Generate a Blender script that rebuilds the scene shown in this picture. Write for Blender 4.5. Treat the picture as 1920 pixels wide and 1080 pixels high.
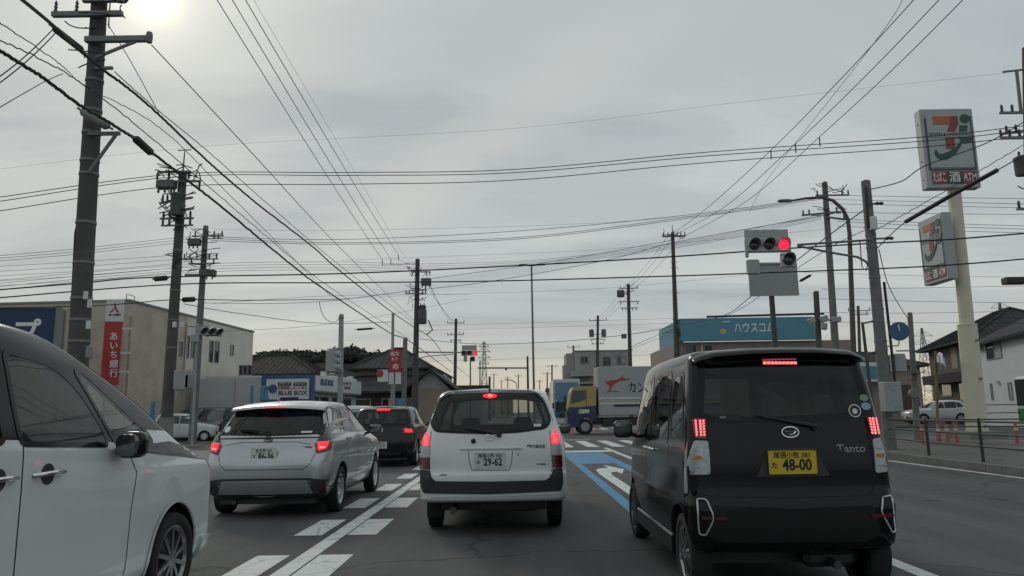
import bpy, bmesh, math, random
from mathutils import Vector, Matrix, noise
from mathutils.bvhtree import BVHTree
from mathutils.geometry import tessellate_polygon
from mathutils.interpolate import poly_3d_calc
PI = math.pi
random.seed(7)
scene = bpy.context.scene
C = scene.collection
for o in list(bpy.data.objects): bpy.data.objects.remove(o)

# ------------------------------------------------------------------ camera
FPX = 1400.0; CAMH = 1.35
cam_d = bpy.data.cameras.new('camera'); cam = bpy.data.objects.new('camera', cam_d); C.objects.link(cam)
cam_d.sensor_width = 36.0; cam_d.lens = FPX/1920*36; cam_d.clip_start = .05; cam_d.clip_end = 5000
PITCH = math.atan(233/FPX)
CM = Matrix.Translation((0, 0, CAMH)) @ Matrix.Rotation(.0018, 4, 'Z') @ Matrix.Rotation(PI/2+PITCH, 4, 'X') @ Matrix.Rotation(-.015, 4, 'Z')
cam.matrix_world = CM
scene.camera = cam
CR = CM.to_3x3()
def P(px, py, Y):
    "point of the world seen at a pixel of the photograph, Y metres ahead"
    d = CR @ Vector(((px-960)/FPX, -(py-540)/FPX, -1)); t = Y/d.y
    return Vector((d.x*t, Y, CAMH+d.z*t))
def G(px, py, z=0):
    "point on the ground seen at a pixel"
    d = CR @ Vector(((px-960)/FPX, -(py-540)/FPX, -1)); t = (z-CAMH)/d.z
    return Vector((d.x*t, d.y*t, z))

# ------------------------------------------------------------------ sky and sun
SUN = (CR @ Vector(((285-960)/FPX, -(-10-540)/FPX, -1))).normalized()
sun_el = math.asin(SUN.z); sun_az = math.atan2(SUN.x, SUN.y)
SKYLOC = (.0755, -.2412, -.8593)
W = bpy.data.worlds.new('World'); scene.world = W; W.use_nodes = True
nt = W.node_tree; nt.nodes.clear()
def N(nt, t, **kw):
    n = nt.nodes.new(t)
    for k, v in kw.items():
        if k.startswith('i_'):
            k = k[2:]; n.inputs[int(k) if k.isdigit() else k.replace('_', ' ')].default_value = v
        else: setattr(n, k, v)
    return n
def math_n(nt, op, a, b=None, clamp=False):
    n = nt.nodes.new('ShaderNodeMath'); n.operation = op; n.use_clamp = clamp
    for i, v in enumerate((a, b)):
        if v is None: continue
        if isinstance(v, (int, float)): n.inputs[i].default_value = v
        else: nt.links.new(v, n.inputs[i])
    return n.outputs[0]
def ramp(nt, fac, stops, interp='LINEAR'):
    n = nt.nodes.new('ShaderNodeValToRGB'); n.color_ramp.interpolation = interp
    e = n.color_ramp.elements
    while len(e) < len(stops): e.new(.5)
    for el, (p, c) in zip(e, stops): el.position = p; el.color = (*c, 1) if len(c) == 3 else c
    nt.links.new(fac, n.inputs[0]); return n.outputs[0]
def mixc(nt, fac, a, b, blend='MIX'):
    n = nt.nodes.new('ShaderNodeMix'); n.data_type = 'RGBA'; n.blend_type = blend
    for s, v in ((n.inputs[0], fac), (n.inputs[6], a), (n.inputs[7], b)):
        if isinstance(v, (int, float)): s.default_value = v
        elif isinstance(v, tuple): s.default_value = (*v, 1) if len(v) == 3 else v
        else: nt.links.new(v, s)
    return n.outputs[2]
geo = N(nt, 'ShaderNodeTexCoord')
nrm = N(nt, 'ShaderNodeVectorMath', operation='NORMALIZE'); nt.links.new(geo.outputs['Generated'], nrm.inputs[0])
sep = N(nt, 'ShaderNodeSeparateXYZ'); nt.links.new(nrm.outputs[0], sep.inputs[0])
zc = math_n(nt, 'MAXIMUM', sep.outputs[2], 0.0)
# cloud deck: project the view direction on a flat layer
den = math_n(nt, 'ADD', zc, .10)
cx_ = math_n(nt, 'DIVIDE', sep.outputs[0], den); cy_ = math_n(nt, 'DIVIDE', sep.outputs[1], den)
cmb = N(nt, 'ShaderNodeCombineXYZ'); nt.links.new(cx_, cmb.inputs[0]); nt.links.new(cy_, cmb.inputs[1])
mp = N(nt, 'ShaderNodeMapping'); mp.inputs['Scale'].default_value = (.38, .95, 1); mp.inputs['Rotation'].default_value = (0, 0, -.369); mp.inputs['Location'].default_value = SKYLOC
nt.links.new(cmb.outputs[0], mp.inputs[0])
nz1 = N(nt, 'ShaderNodeTexNoise', i_Scale=1.05, i_Detail=9.0, i_Roughness=.56, i_Distortion=.5); nt.links.new(mp.outputs[0], nz1.inputs[0])
cloud = ramp(nt, nz1.outputs[0], [(.32, (.34, .395, .435)), (.48, (.475, .525, .54)), (.62, (.59, .63, .615))], 'EASE')
# two long cloud bars: a dark one low ahead, a bright gap slanting across the middle
nz2 = N(nt, 'ShaderNodeTexNoise', i_Scale=1.7, i_Detail=5.0); nt.links.new(cmb.outputs[0], nz2.inputs[0])
wob_ = math_n(nt, 'MULTIPLY', math_n(nt, 'SUBTRACT', nz2.outputs[0], .5), .55)
def bar(a, b, wd, x0, x1):
    t = math_n(nt, 'ADD', math_n(nt, 'SUBTRACT', math_n(nt, 'ADD', cy_, math_n(nt, 'MULTIPLY', cx_, a)), b), wob_)
    g_ = math_n(nt, 'EXPONENT', math_n(nt, 'MULTIPLY', math_n(nt, 'MULTIPLY', t, t), -1/(wd*wd)))
    m_ = (x0+x1)/2; u_ = math_n(nt, 'DIVIDE', math_n(nt, 'SUBTRACT', cx_, m_), (x1-x0)/2)
    return math_n(nt, 'MULTIPLY', g_, math_n(nt, 'EXPONENT', math_n(nt, 'MULTIPLY', math_n(nt, 'POWER', math_n(nt, 'ABSOLUTE', u_), 4.0), -1.0)))
cloud = mixc(nt, math_n(nt, 'MULTIPLY', bar(.5, 3.40, .22, -1.0, 1.35), .8), cloud, (.365, .405, .45))
cloud = mixc(nt, math_n(nt, 'MULTIPLY', bar(1.43, 1.98, .34, -1.0, .45), .6), cloud, (.62, .63, .60))
# warm and bright towards the horizon where the deck thins out
hor = ramp(nt, zc, [(0, (.72, .60, .44)), (.03, (.70, .60, .46)), (.075, (.60, .565, .48)), (.15, (.52, .535, .515)), (.32, (.50, .53, .53)), (.7, (.46, .49, .49))])
mixh = ramp(nt, zc, [(0, (.10,)*3), (.05, (.30,)*3), (.13, (.85,)*3), (.3, (.85,)*3)])
az_ = ramp(nt, math_n(nt, 'ADD', math_n(nt, 'MULTIPLY', sep.outputs[1], .5), .5), [(.25, (0,)*3), (.8, (1,)*3)])
hor = mixc(nt, az_, (.40, .44, .46), hor)          # the warm strip lies on the sun's side of the sky
base = mixc(nt, mixh, hor, cloud)
# the sun behind the thin cloud
sd = N(nt, 'ShaderNodeVectorMath', operation='DOT_PRODUCT'); nt.links.new(nrm.outputs[0], sd.inputs[0]); sd.inputs[1].default_value = SUN
ang = math_n(nt, 'ARCCOSINE', math_n(nt, 'MINIMUM', sd.outputs['Value'], .999999))
glow = ramp(nt, math_n(nt, 'DIVIDE', ang, .43), [(0, (1.1, 1.05, .80)), (.045, (.55, .525, .39)), (.10, (.20, .195, .15)), (.20, (.06, .06, .048)), (.5, (.012, .012, .01)), (1, (0, 0, 0))], 'B_SPLINE')
base = mixc(nt, 1.0, base, glow, 'ADD')
sky = N(nt, 'ShaderNodeTexSky', sky_type='NISHITA', sun_disc=False, sun_elevation=sun_el, sun_rotation=sun_az, altitude=0, air_density=1.2, dust_density=3.0)
bg1 = N(nt, 'ShaderNodeBackground', i_Strength=.05); nt.links.new(sky.outputs[0], bg1.inputs[0])
bg2 = N(nt, 'ShaderNodeBackground', i_Strength=1.0); nt.links.new(base, bg2.inputs[0])
mx = N(nt, 'ShaderNodeMixShader', i_0=.93); nt.links.new(bg1.outputs[0], mx.inputs[1]); nt.links.new(bg2.outputs[0], mx.inputs[2])
wo = N(nt, 'ShaderNodeOutputWorld'); nt.links.new(mx.outputs[0], wo.inputs[0])
sl = bpy.data.lights.new('sun', 'SUN'); sl.energy = .6; sl.angle = math.radians(14); sl.color = (1, .95, .86)
so = bpy.data.objects.new('sun', sl); C.objects.link(so)
so.matrix_world = Vector(SUN).to_track_quat('Z', 'Y').to_matrix().to_4x4()
scene.view_settings.view_transform = 'Standard'; scene.view_settings.look = 'None'; scene.view_settings.gamma = 1
scene.view_settings.exposure = 0.0
scene.render.engine = 'CYCLES'
cy = scene.cycles; cy.use_denoising = True; cy.max_bounces = 7; cy.diffuse_bounces = 3; cy.glossy_bounces = 3; cy.transparent_max_bounces = 10; cy.transmission_bounces = 4
cy.caustics_reflective = False; cy.caustics_refractive = False; cy.sample_clamp_indirect = 4

# ------------------------------------------------------------------ materials
MATS = {}
def mat(name, col=(.5, .5, .5), rough=.6, metal=0, coat=0, spec=.5, var=0.0, vscale=6.0, bump=0.0, bscale=40.0, emit=None, estr=0.0, dirt=None, ds=2.0, damt=.5):
    if name in MATS: return MATS[name]
    m = bpy.data.materials.new(name); m.use_nodes = True; t = m.node_tree
    b = t.nodes['Principled BSDF']
    b.inputs['Base Color'].default_value = (*col, 1); b.inputs['Roughness'].default_value = rough
    b.inputs['Metallic'].default_value = metal; b.inputs['Coat Weight'].default_value = coat; b.inputs['Coat Roughness'].default_value = .04
    b.inputs['Specular IOR Level'].default_value = spec
    tc = N(t, 'ShaderNodeTexCoord')
    c_out = None
    if var:
        nz = N(t, 'ShaderNodeTexNoise', i_Scale=vscale, i_Detail=5.0, i_Roughness=.6); t.links.new(tc.outputs['Object'], nz.inputs[0])
        f = ramp(t, nz.outputs[0], [(.25, (1-var,)*3), (.75, (1+var,)*3)])
        c_out = mixc(t, 1.0, (*col, 1), f, 'MULTIPLY')
    if dirt:
        nz = N(t, 'ShaderNodeTexNoise', i_Scale=ds, i_Detail=8.0, i_Roughness=.7); t.links.new(tc.outputs['Object'], nz.inputs[0])
        f = ramp(t, nz.outputs[0], [(.45, (0, 0, 0)), (.7, (damt,)*3)])
        c_out = mixc(t, f, c_out if c_out else (*col, 1), dirt)
        rr = math_n(t, 'ADD', math_n(t, 'MULTIPLY', nz.outputs[0], .25), max(rough-.1, 0)); t.links.new(rr, b.inputs['Roughness'])
    if c_out: t.links.new(c_out, b.inputs['Base Color'])
    if bump:
        nz = N(t, 'ShaderNodeTexNoise', i_Scale=bscale, i_Detail=4.0); t.links.new(tc.outputs['Object'], nz.inputs[0])
        bp = N(t, 'ShaderNodeBump', i_Strength=bump, i_Distance=.01); t.links.new(nz.outputs[0], bp.inputs['Height']); t.links.new(bp.outputs[0], b.inputs['Normal'])
    if emit:
        b.inputs['Emission Color'].default_value = (*emit, 1); b.inputs['Emission Strength'].default_value = estr
    MATS[name] = m; return m
def glass(name, tint, rough=.02, ior=1.45, body=None):
    if name in MATS: return MATS[name]
    m = bpy.data.materials.new(name); m.use_nodes = True; t = m.node_tree; t.nodes.clear()
    tr = N(t, 'ShaderNodeBsdfTransparent'); tr.inputs[0].default_value = (*tint, 1)
    gl = N(t, 'ShaderNodeBsdfGlossy', i_Roughness=rough); gl.inputs[0].default_value = (1, 1, 1, 1)
    fr = N(t, 'ShaderNodeFresnel', i_IOR=ior); gm = N(t, 'ShaderNodeNewGeometry')
    t.links.new(math_n(t, 'ADD', math_n(t, 'MULTIPLY', gm.outputs['Backfacing'], 1/ior-ior), ior), fr.inputs['IOR'])    # same pane from either side
    mx = N(t, 'ShaderNodeMixShader'); t.links.new(fr.outputs[0], mx.inputs[0]); t.links.new(tr.outputs[0], mx.inputs[1]); t.links.new(gl.outputs[0], mx.inputs[2])
    o = N(t, 'ShaderNodeOutputMaterial'); t.links.new(mx.outputs[0], o.inputs[0])
    MATS[name] = m; return m
mat('rubber', (.018, .018, .018), .85, bump=.2, bscale=60)
mat('black_plastic', (.028, .029, .030), .55, var=.15)
mat('gloss_black', (.010, .010, .011), .12, spec=.25)
mat('bumper_black', (.010, .010, .010), .45, spec=.3, var=.2, vscale=4)
mat('dark_interior', (.035, .035, .037), .85)
mat('seat_cloth', (.06, .06, .065), .9)
mat('chrome', (.75, .75, .76), .12, 1)
mat('silver_plastic', (.55, .56, .57), .35, .6)
mat('alloy', (.62, .63, .64), .3, 1)
mat('mid_alloy', (.30, .31, .315), .3, .9)
mat('dark_alloy', (.10, .10, .105), .35, .8)
mat('white_plate', (.62, .65, .63), .45)
mat('yellow_plate', (.62, .45, .03), .45)
mat('plate_green', (.02, .10, .06), .5)
mat('plate_black', (.012, .012, .012), .5)
mat('red_lens', (.22, .012, .02), .15, coat=.5)
mat('dark_red_lens', (.10, .010, .016), .18, coat=.5)
mat('clear_lens', (.42, .43, .44), .12, coat=.6, var=.35, vscale=30)
mat('smoke_lens', (.06, .055, .055), .12, coat=.6)
mat('amber_lens', (.55, .22, .03), .2)
mat('brake_on', (.5, .01, .02), .3, emit=(1, .03, .04), estr=1.15)
mat('brake_core', (.8, .1, .1), .3, emit=(1, .14, .14), estr=2.2)
mat('mirror_dark', (.16, .17, .17), .1, .9)
mat('seam', (.012, .012, .012), .8)
mat('headlamp', (.6, .62, .64), .1, coat=1)
mat('sticker_white', (.7, .72, .72), .5)
glass('glass_dark', (.20, .21, .21))
glass('glass_mid', (.42, .45, .435))
glass('glass_light', (.80, .84, .81))
glass('glass_privacy', (.12, .125, .125))
def paint(name, col, metal=0, rough=.35, coat=.8, **k): return mat(name, col, rough, metal, coat, **k)
paint('paint_white', (.70, .73, .73), dirt=(.42, .42, .40), ds=1.5, damt=.22)
paint('paint_white_van', (.66, .70, .71), dirt=(.5, .5, .48), ds=1.2, damt=.15, rough=.3)
paint('paint_silver', (.46, .475, .49), .75, .30, dirt=(.25, .25, .245), ds=2, damt=.2)
paint('paint_black', (.006, .006, .0065), 0, .06, .10, spec=.28, dirt=(.009, .009, .009), ds=2.2, damt=.3)
paint('paint_black2', (.009, .009, .010), 0, .2, .2, spec=.4)

# ------------------------------------------------------------------ scene objects
def tag(o, label, cat, group=None):
    o['label'] = label; o['category'] = cat
    if group: o['group'] = group
    return o
def thing(name, label, cat, loc=(0, 0, 0), rotz=0, group=None):
    o = bpy.data.objects.new(name, None); C.objects.link(o); o.empty_display_size = .2
    o.location = loc; o.rotation_euler = (0, 0, rotz)
    return tag(o, label, cat, group)
def link_mesh(name, me, m, parent=None, loc=None):
    o = bpy.data.objects.new(name, me); C.objects.link(o)
    if m is not None:
        for mm in (m if isinstance(m, (list, tuple)) else [m]): me.materials.append(MATS[mm] if isinstance(mm, str) else mm)
    if parent is not None: o.parent = parent
    if loc is not None: o.location = loc
    return o
def dup(root, loc, rotz, label=None, group=None):
    r = root.copy(); C.objects.link(r); r.location = loc; r.rotation_euler = (0, 0, rotz)
    if label: r['label'] = label
    if group: r['group'] = group
    for ch in list(root.children):
        c = ch.copy(); C.objects.link(c); c.parent = r
        for g in ch.children:
            d = g.copy(); C.objects.link(d); d.parent = c
    return r

class MB:
    "collects simple solids, then links them as one mesh object"
    def __init__(s): s.v = []; s.f = []; s.mi = []; s.m = 0
    def add(s, vs, fs):
        n = len(s.v); s.v += [Vector(v) for v in vs]
        for f in fs: s.f.append([i+n for i in f]); s.mi.append(s.m)
        return s
    def box(s, x0, x1, y0, y1, z0, z1, rot=None, at=None, bev=0):
        if bev:
            b = bev
            vs = []; 
            for z, q in ((z0, b), (z0+b, 0), (z1-b, 0), (z1, b)):
                a, c_, d, e = x0+q, x1-q, y0+q, y1-q
                k = b if q == 0 else b*.3
                vs += [(a+k, d, z), (c_-k, d, z), (c_, d+k, z), (c_, e-k, z), (c_-k, e, z), (a+k, e, z), (a, e-k, z), (a, d+k, z)]
            fs = [[7, 6, 5, 4, 3, 2, 1, 0], [24+i for i in range(8)]]
            for r in range(3):
                for i in range(8): fs.append([r*8+i, r*8+(i+1) % 8, r*8+8+(i+1) % 8, r*8+8+i])
        else:
            vs = [(x, y, z) for z in (z0, z1) for x, y in ((x0, y0), (x1, y0), (x1, y1), (x0, y1))]
            fs = [[3, 2, 1, 0], [4, 5, 6, 7], [0, 1, 5, 4], [1, 2, 6, 5], [2, 3, 7, 6], [3, 0, 4, 7]]
        if rot is not None: vs = [rot @ Vector(v) for v in vs]
        if at is not None: vs = [Vector(v)+Vector(at) for v in vs]
        return s.add(vs, fs)
    def bar(s, a, b, w, h=None, up=(0, 0, 1)):
        a = Vector(a); b = Vector(b); d = (b-a); L = d.length; d.normalize(); h = h or w
        u = Vector(up)
        if abs(d.dot(u)) > .98: u = Vector((0, 1, 0))
        sx = d.cross(u).normalized(); sz = sx.cross(d)
        vs = [p+sx*i*w/2+sz*j*h/2 for p in (a, b) for i, j in ((-1, -1), (1, -1), (1, 1), (-1, 1))]
        return s.add(vs, [[0, 1, 2, 3], [7, 6, 5, 4], [4, 5, 1, 0], [5, 6, 2, 1], [6, 7, 3, 2], [7, 4, 0, 3]])
    def tube(s, pts, r, n=8, cap=True, closed=False):
        pts = [Vector(p) for p in pts]; k = len(pts); rs = r if isinstance(r, (list, tuple)) else [r]*k
        vs = []; ref = None
        for i, p in enumerate(pts):
            a = pts[(i-1) % k] if closed else pts[max(i-1, 0)]; b = pts[(i+1) % k] if closed else pts[min(i+1, k-1)]
            d = (b-a).normalized()
            if ref is None: ref = Vector((0, 0, 1)) if abs(d.z) < .9 else Vector((1, 0, 0))
            x = d.cross(ref).normalized(); y = x.cross(d); ref = y
            vs += [p+(x*math.cos(2*PI*j/n)+y*math.sin(2*PI*j/n))*rs[i] for j in range(n)]
        fs = []
        for i in range(k if closed else k-1):
            q = (i+1) % k
            for j in range(n): fs.append([i*n+j, i*n+(j+1) % n, q*n+(j+1) % n, q*n+j])
        if cap and not closed: fs += [list(range(n))[::-1], [(k-1)*n+j for j in range(n)]]
        return s.add(vs, fs)
    def lathe(s, prof, c=(0, 0, 0), axis='Z', n=24, closed=False, cap=True):
        vs = []
        for r, h in prof:
            for j in range(n):
                a = 2*PI*j/n; p = (r*math.cos(a), r*math.sin(a), h)
                if axis == 'X': p = (p[2], p[0], p[1])
                elif axis == 'Y': p = (p[1], p[2], p[0])
                vs.append(Vector(p)+Vector(c))
        k = len(prof); fs = []
        for i in range(k if closed else k-1):
            q = (i+1) % k
            for j in range(n): fs.append([i*n+j, i*n+(j+1) % n, q*n+(j+1) % n, q*n+j])
        if not closed and cap:
            if prof[0][0] > 1e-4: fs.append(list(range(n))[::-1])
            if prof[-1][0] > 1e-4: fs.append([(k-1)*n+j for j in range(n)])
        return s.add(vs, fs)
    def prism(s, pts, d, axis='Z', at=(0, 0, 0)):
        "2D outline extruded; axis Y: pts are (x,z), axis X: pts are (y,z), axis Z: (x,y); d = (from, to)"
        n = len(pts); vs = []
        for h in d:
            for a, b in pts:
                p = (a, b, h) if axis == 'Z' else ((a, h, b) if axis == 'Y' else (h, a, b)); vs.append(Vector(p)+Vector(at))
        fs = [list(range(n))[::-1], [n+i for i in range(n)]] + [[i, (i+1) % n, n+(i+1) % n, n+i] for i in range(n)]
        return s.add(vs, fs)
    def quad(s, a, b, c, d): return s.add([a, b, c, d], [[0, 1, 2, 3]])
    def mesh(s, name='mesh', off=None):
        me = bpy.data.meshes.new(name)
        vs = [v-off for v in s.v] if off is not None else s.v
        me.from_pydata([tuple(v) for v in vs], [], s.f)
        if s.m: me.polygons.foreach_set('material_index', s.mi)
        bm = bmesh.new(); bm.from_mesh(me); bmesh.ops.recalc_face_normals(bm, faces=bm.faces); bm.to_mesh(me); bm.free()
        return me
    def build(s, name, m, parent=None, smooth=None, world=False):
        off = None
        if world and parent is not None:
            off = Vector(parent.location)
            if parent.parent is not None: off = off+Vector(parent.parent.location)
        me = s.mesh(name, off)
        if smooth is not None:
            me.shade_smooth(); me.set_sharp_from_angle(angle=math.radians(smooth))
        return link_mesh(name, me, m, parent)

def text(body, size, m, parent, M, name='lettering', depth=.002, align='CENTER', sx=1.0, bold=0.0):
    "flat lettering as a mesh; M places it (x right, y up, z out)"
    cu = bpy.data.curves.new('txt', 'FONT'); cu.body = body; cu.size = size; cu.align_x = align; cu.align_y = 'CENTER'
    cu.extrude = depth; cu.offset = bold; cu.resolution_u = 2; cu.space_character = 1.0
    to = bpy.data.objects.new('txt', cu); C.objects.link(to)
    dg = bpy.context.evaluated_depsgraph_get()
    me = bpy.data.meshes.new_from_object(to.evaluated_get(dg))
    bpy.data.objects.remove(to); bpy.data.curves.remove(cu)
    me.materials.clear()
    me.transform(M @ Matrix.Diagonal((sx, 1, 1, 1)))
    return link_mesh(name, me, m, parent)
def frame(origin, right, up):
    r = Vector(right).normalized(); u = Vector(up); u = (u-r*u.dot(r)).normalized(); n = r.cross(u)
    M = Matrix((r, u, n)).transposed().to_4x4(); M.translation = Vector(origin); return M
# ------------------------------------------------------------------ vehicle toolkit
def pchip(ys, u):
    n = len(ys); i = min(int(u), n-2); t = u-i
    d = [ys[k+1]-ys[k] for k in range(n-1)]
    def m(k):
        if k == 0: return d[0]
        if k == n-1: return d[-1]
        if d[k-1]*d[k] <= 0: return 0.0
        return 2*d[k-1]*d[k]/(d[k-1]+d[k])
    a, b = m(i), m(i+1); t2 = t*t; t3 = t2*t
    return (2*t3-3*t2+1)*ys[i]+(t3-2*t2+t)*a+(-2*t3+3*t2)*ys[i+1]+(t3-t2)*b
RK = ('rr', 'rf', 'br', 'bf', 'tr', 'tf', 'c', 'sl')
def shell(rings, sub=3, NR=8, NC=7, NS=26, cap_cx=.02):
    "closed skin lofted through horizontal plan outlines; rings = (z, rear y, front y, half width, options)"
    cur = dict(rr=.15, rf=.25, br=.05, bf=.12, tr=.03, tf=.06, c=0., sl=0.); rows = []
    for r in rings:
        if len(r) > 4: cur = {**cur, **r[4]}
        rows.append(list(r[:4])+[cur[k] for k in RK])
    cols = list(zip(*rows)); n = len(rows); K = (n-1)*sub+1
    V = []; F = []; H = None
    for q in range(K):
        z, yr, yf, w, rr, rf, br, bf, tr, tf, c, sl = [pchip(col, q/sub) for col in cols]
        pts = []; wr = w-tr; wf = w-tf
        rr = min(rr, wr*.9); rf = min(rf, wf*.9)
        for i in range(NR): x = (wr-rr)*i/NR; pts.append((x, yr+br*(x/wr)**2))
        yk = yr+br*((wr-rr)/wr)**2
        for i in range(NC): a = PI/2*i/NC; pts.append((wr-rr+rr*math.sin(a), yk+rr-rr*math.cos(a)))
        ym = yf-bf*((wf-rf)/wf)**2; y0 = yk+rr; y1 = ym-rf
        for i in range(NS):
            s = i/NS; x = w-(tr*(1-2*s)**2 if s < .5 else tf*(2*s-1)**2); pts.append((x, y0+(y1-y0)*s))
        for i in range(NC): a = PI/2*i/NC; pts.append((wf-rf+rf*math.cos(a), ym-rf+rf*math.sin(a)))
        for i in range(NR+1): x = (wf-rf)*(1-i/NR); pts.append((x, yf-bf*(x/wf)**2))
        yc = (yr+yf)/2; h = (yf-yr)/2
        full = pts + [(-x, y) for x, y in pts[-2:0:-1]]
        H = len(pts); M_ = len(full)
        for x, y in full: V.append(Vector((x, y, z+c*(1-((y-yc)/h)**2)+sl*(y-yc))))
        if q:
            b = (q-1)*M_
            for j in range(M_): F.append([b+j, b+(j+1) % M_, b+M_+(j+1) % M_, b+M_+j])
    def cap(base, cx, flip):
        NXX = 6; grid = []
        for i in range(H):
            r_ = base+i; l_ = base+(M_-i) % M_
            if i in (0, H-1): grid.append([r_]*(NXX+1)); continue
            a, b = V[r_], V[l_]; row = [r_]
            e = 1-abs(2*i/(H-1)-1)**6
            for k in range(1, NXX):
                p = a.lerp(b, k/NXX); p.z += cx*e*(1-(2*k/NXX-1)**2); V.append(p); row.append(len(V)-1)
            row.append(l_); grid.append(row)
        for i in range(H-1):
            for k in range(NXX):
                f = [grid[i][k], grid[i][k+1], grid[i+1][k+1], grid[i+1][k]]
                g = [x for j, x in enumerate(f) if x not in f[:j]]
                if len(g) > 2: F.append(g[::-1] if flip else g)
    cap(0, 0, False); cap((K-1)*M_, cap_cx, True)
    return V, F
def rounded(pts, r=.04, n=4):
    "2D outline with its corners rounded; a point may carry its own radius"
    out = []; k = len(pts)
    for i in range(k):
        p = Vector(pts[i][:2]); a = Vector(pts[i-1][:2]); b = Vector(pts[(i+1) % k][:2]); q = pts[i][2] if len(pts[i]) > 2 else r
        d1 = a-p; d2 = b-p; q = min(q, d1.length*.48, d2.length*.48)
        if q < 1e-4: out.append(tuple(p)); continue
        s = p+d1.normalized()*q; e = p+d2.normalized()*q
        for j in range(n+1): t = j/n; out.append(tuple(s*(1-t)**2+p*2*t*(1-t)+e*t*t))
    return out
def inflate(pts, d):
    k = len(pts); A = sum(pts[i][0]*pts[(i+1) % k][1]-pts[(i+1) % k][0]*pts[i][1] for i in range(k)); s = 1 if A > 0 else -1; out = []
    for i in range(k):
        a = Vector(pts[i-1]); b = Vector(pts[(i+1) % k]); t = (b-a)
        if t.length < 1e-7: out.append(tuple(pts[i])); continue
        t.normalize(); out.append((pts[i][0]+t.y*d*s, pts[i][1]-t.x*d*s))
    return out
AX = {'rear': (lambda u, v: (Vector((u, -8, v)), Vector((0, 1, 0)))), 'front': (lambda u, v: (Vector((u, 14, v)), Vector((0, -1, 0)))),
      'right': (lambda u, v: (Vector((8, u, v)), Vector((-1, 0, 0)))), 'left': (lambda u, v: (Vector((-8, u, v)), Vector((1, 0, 0)))),
      'top': (lambda u, v: (Vector((u, v, 8)), Vector((0, 0, -1))))}
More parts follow.
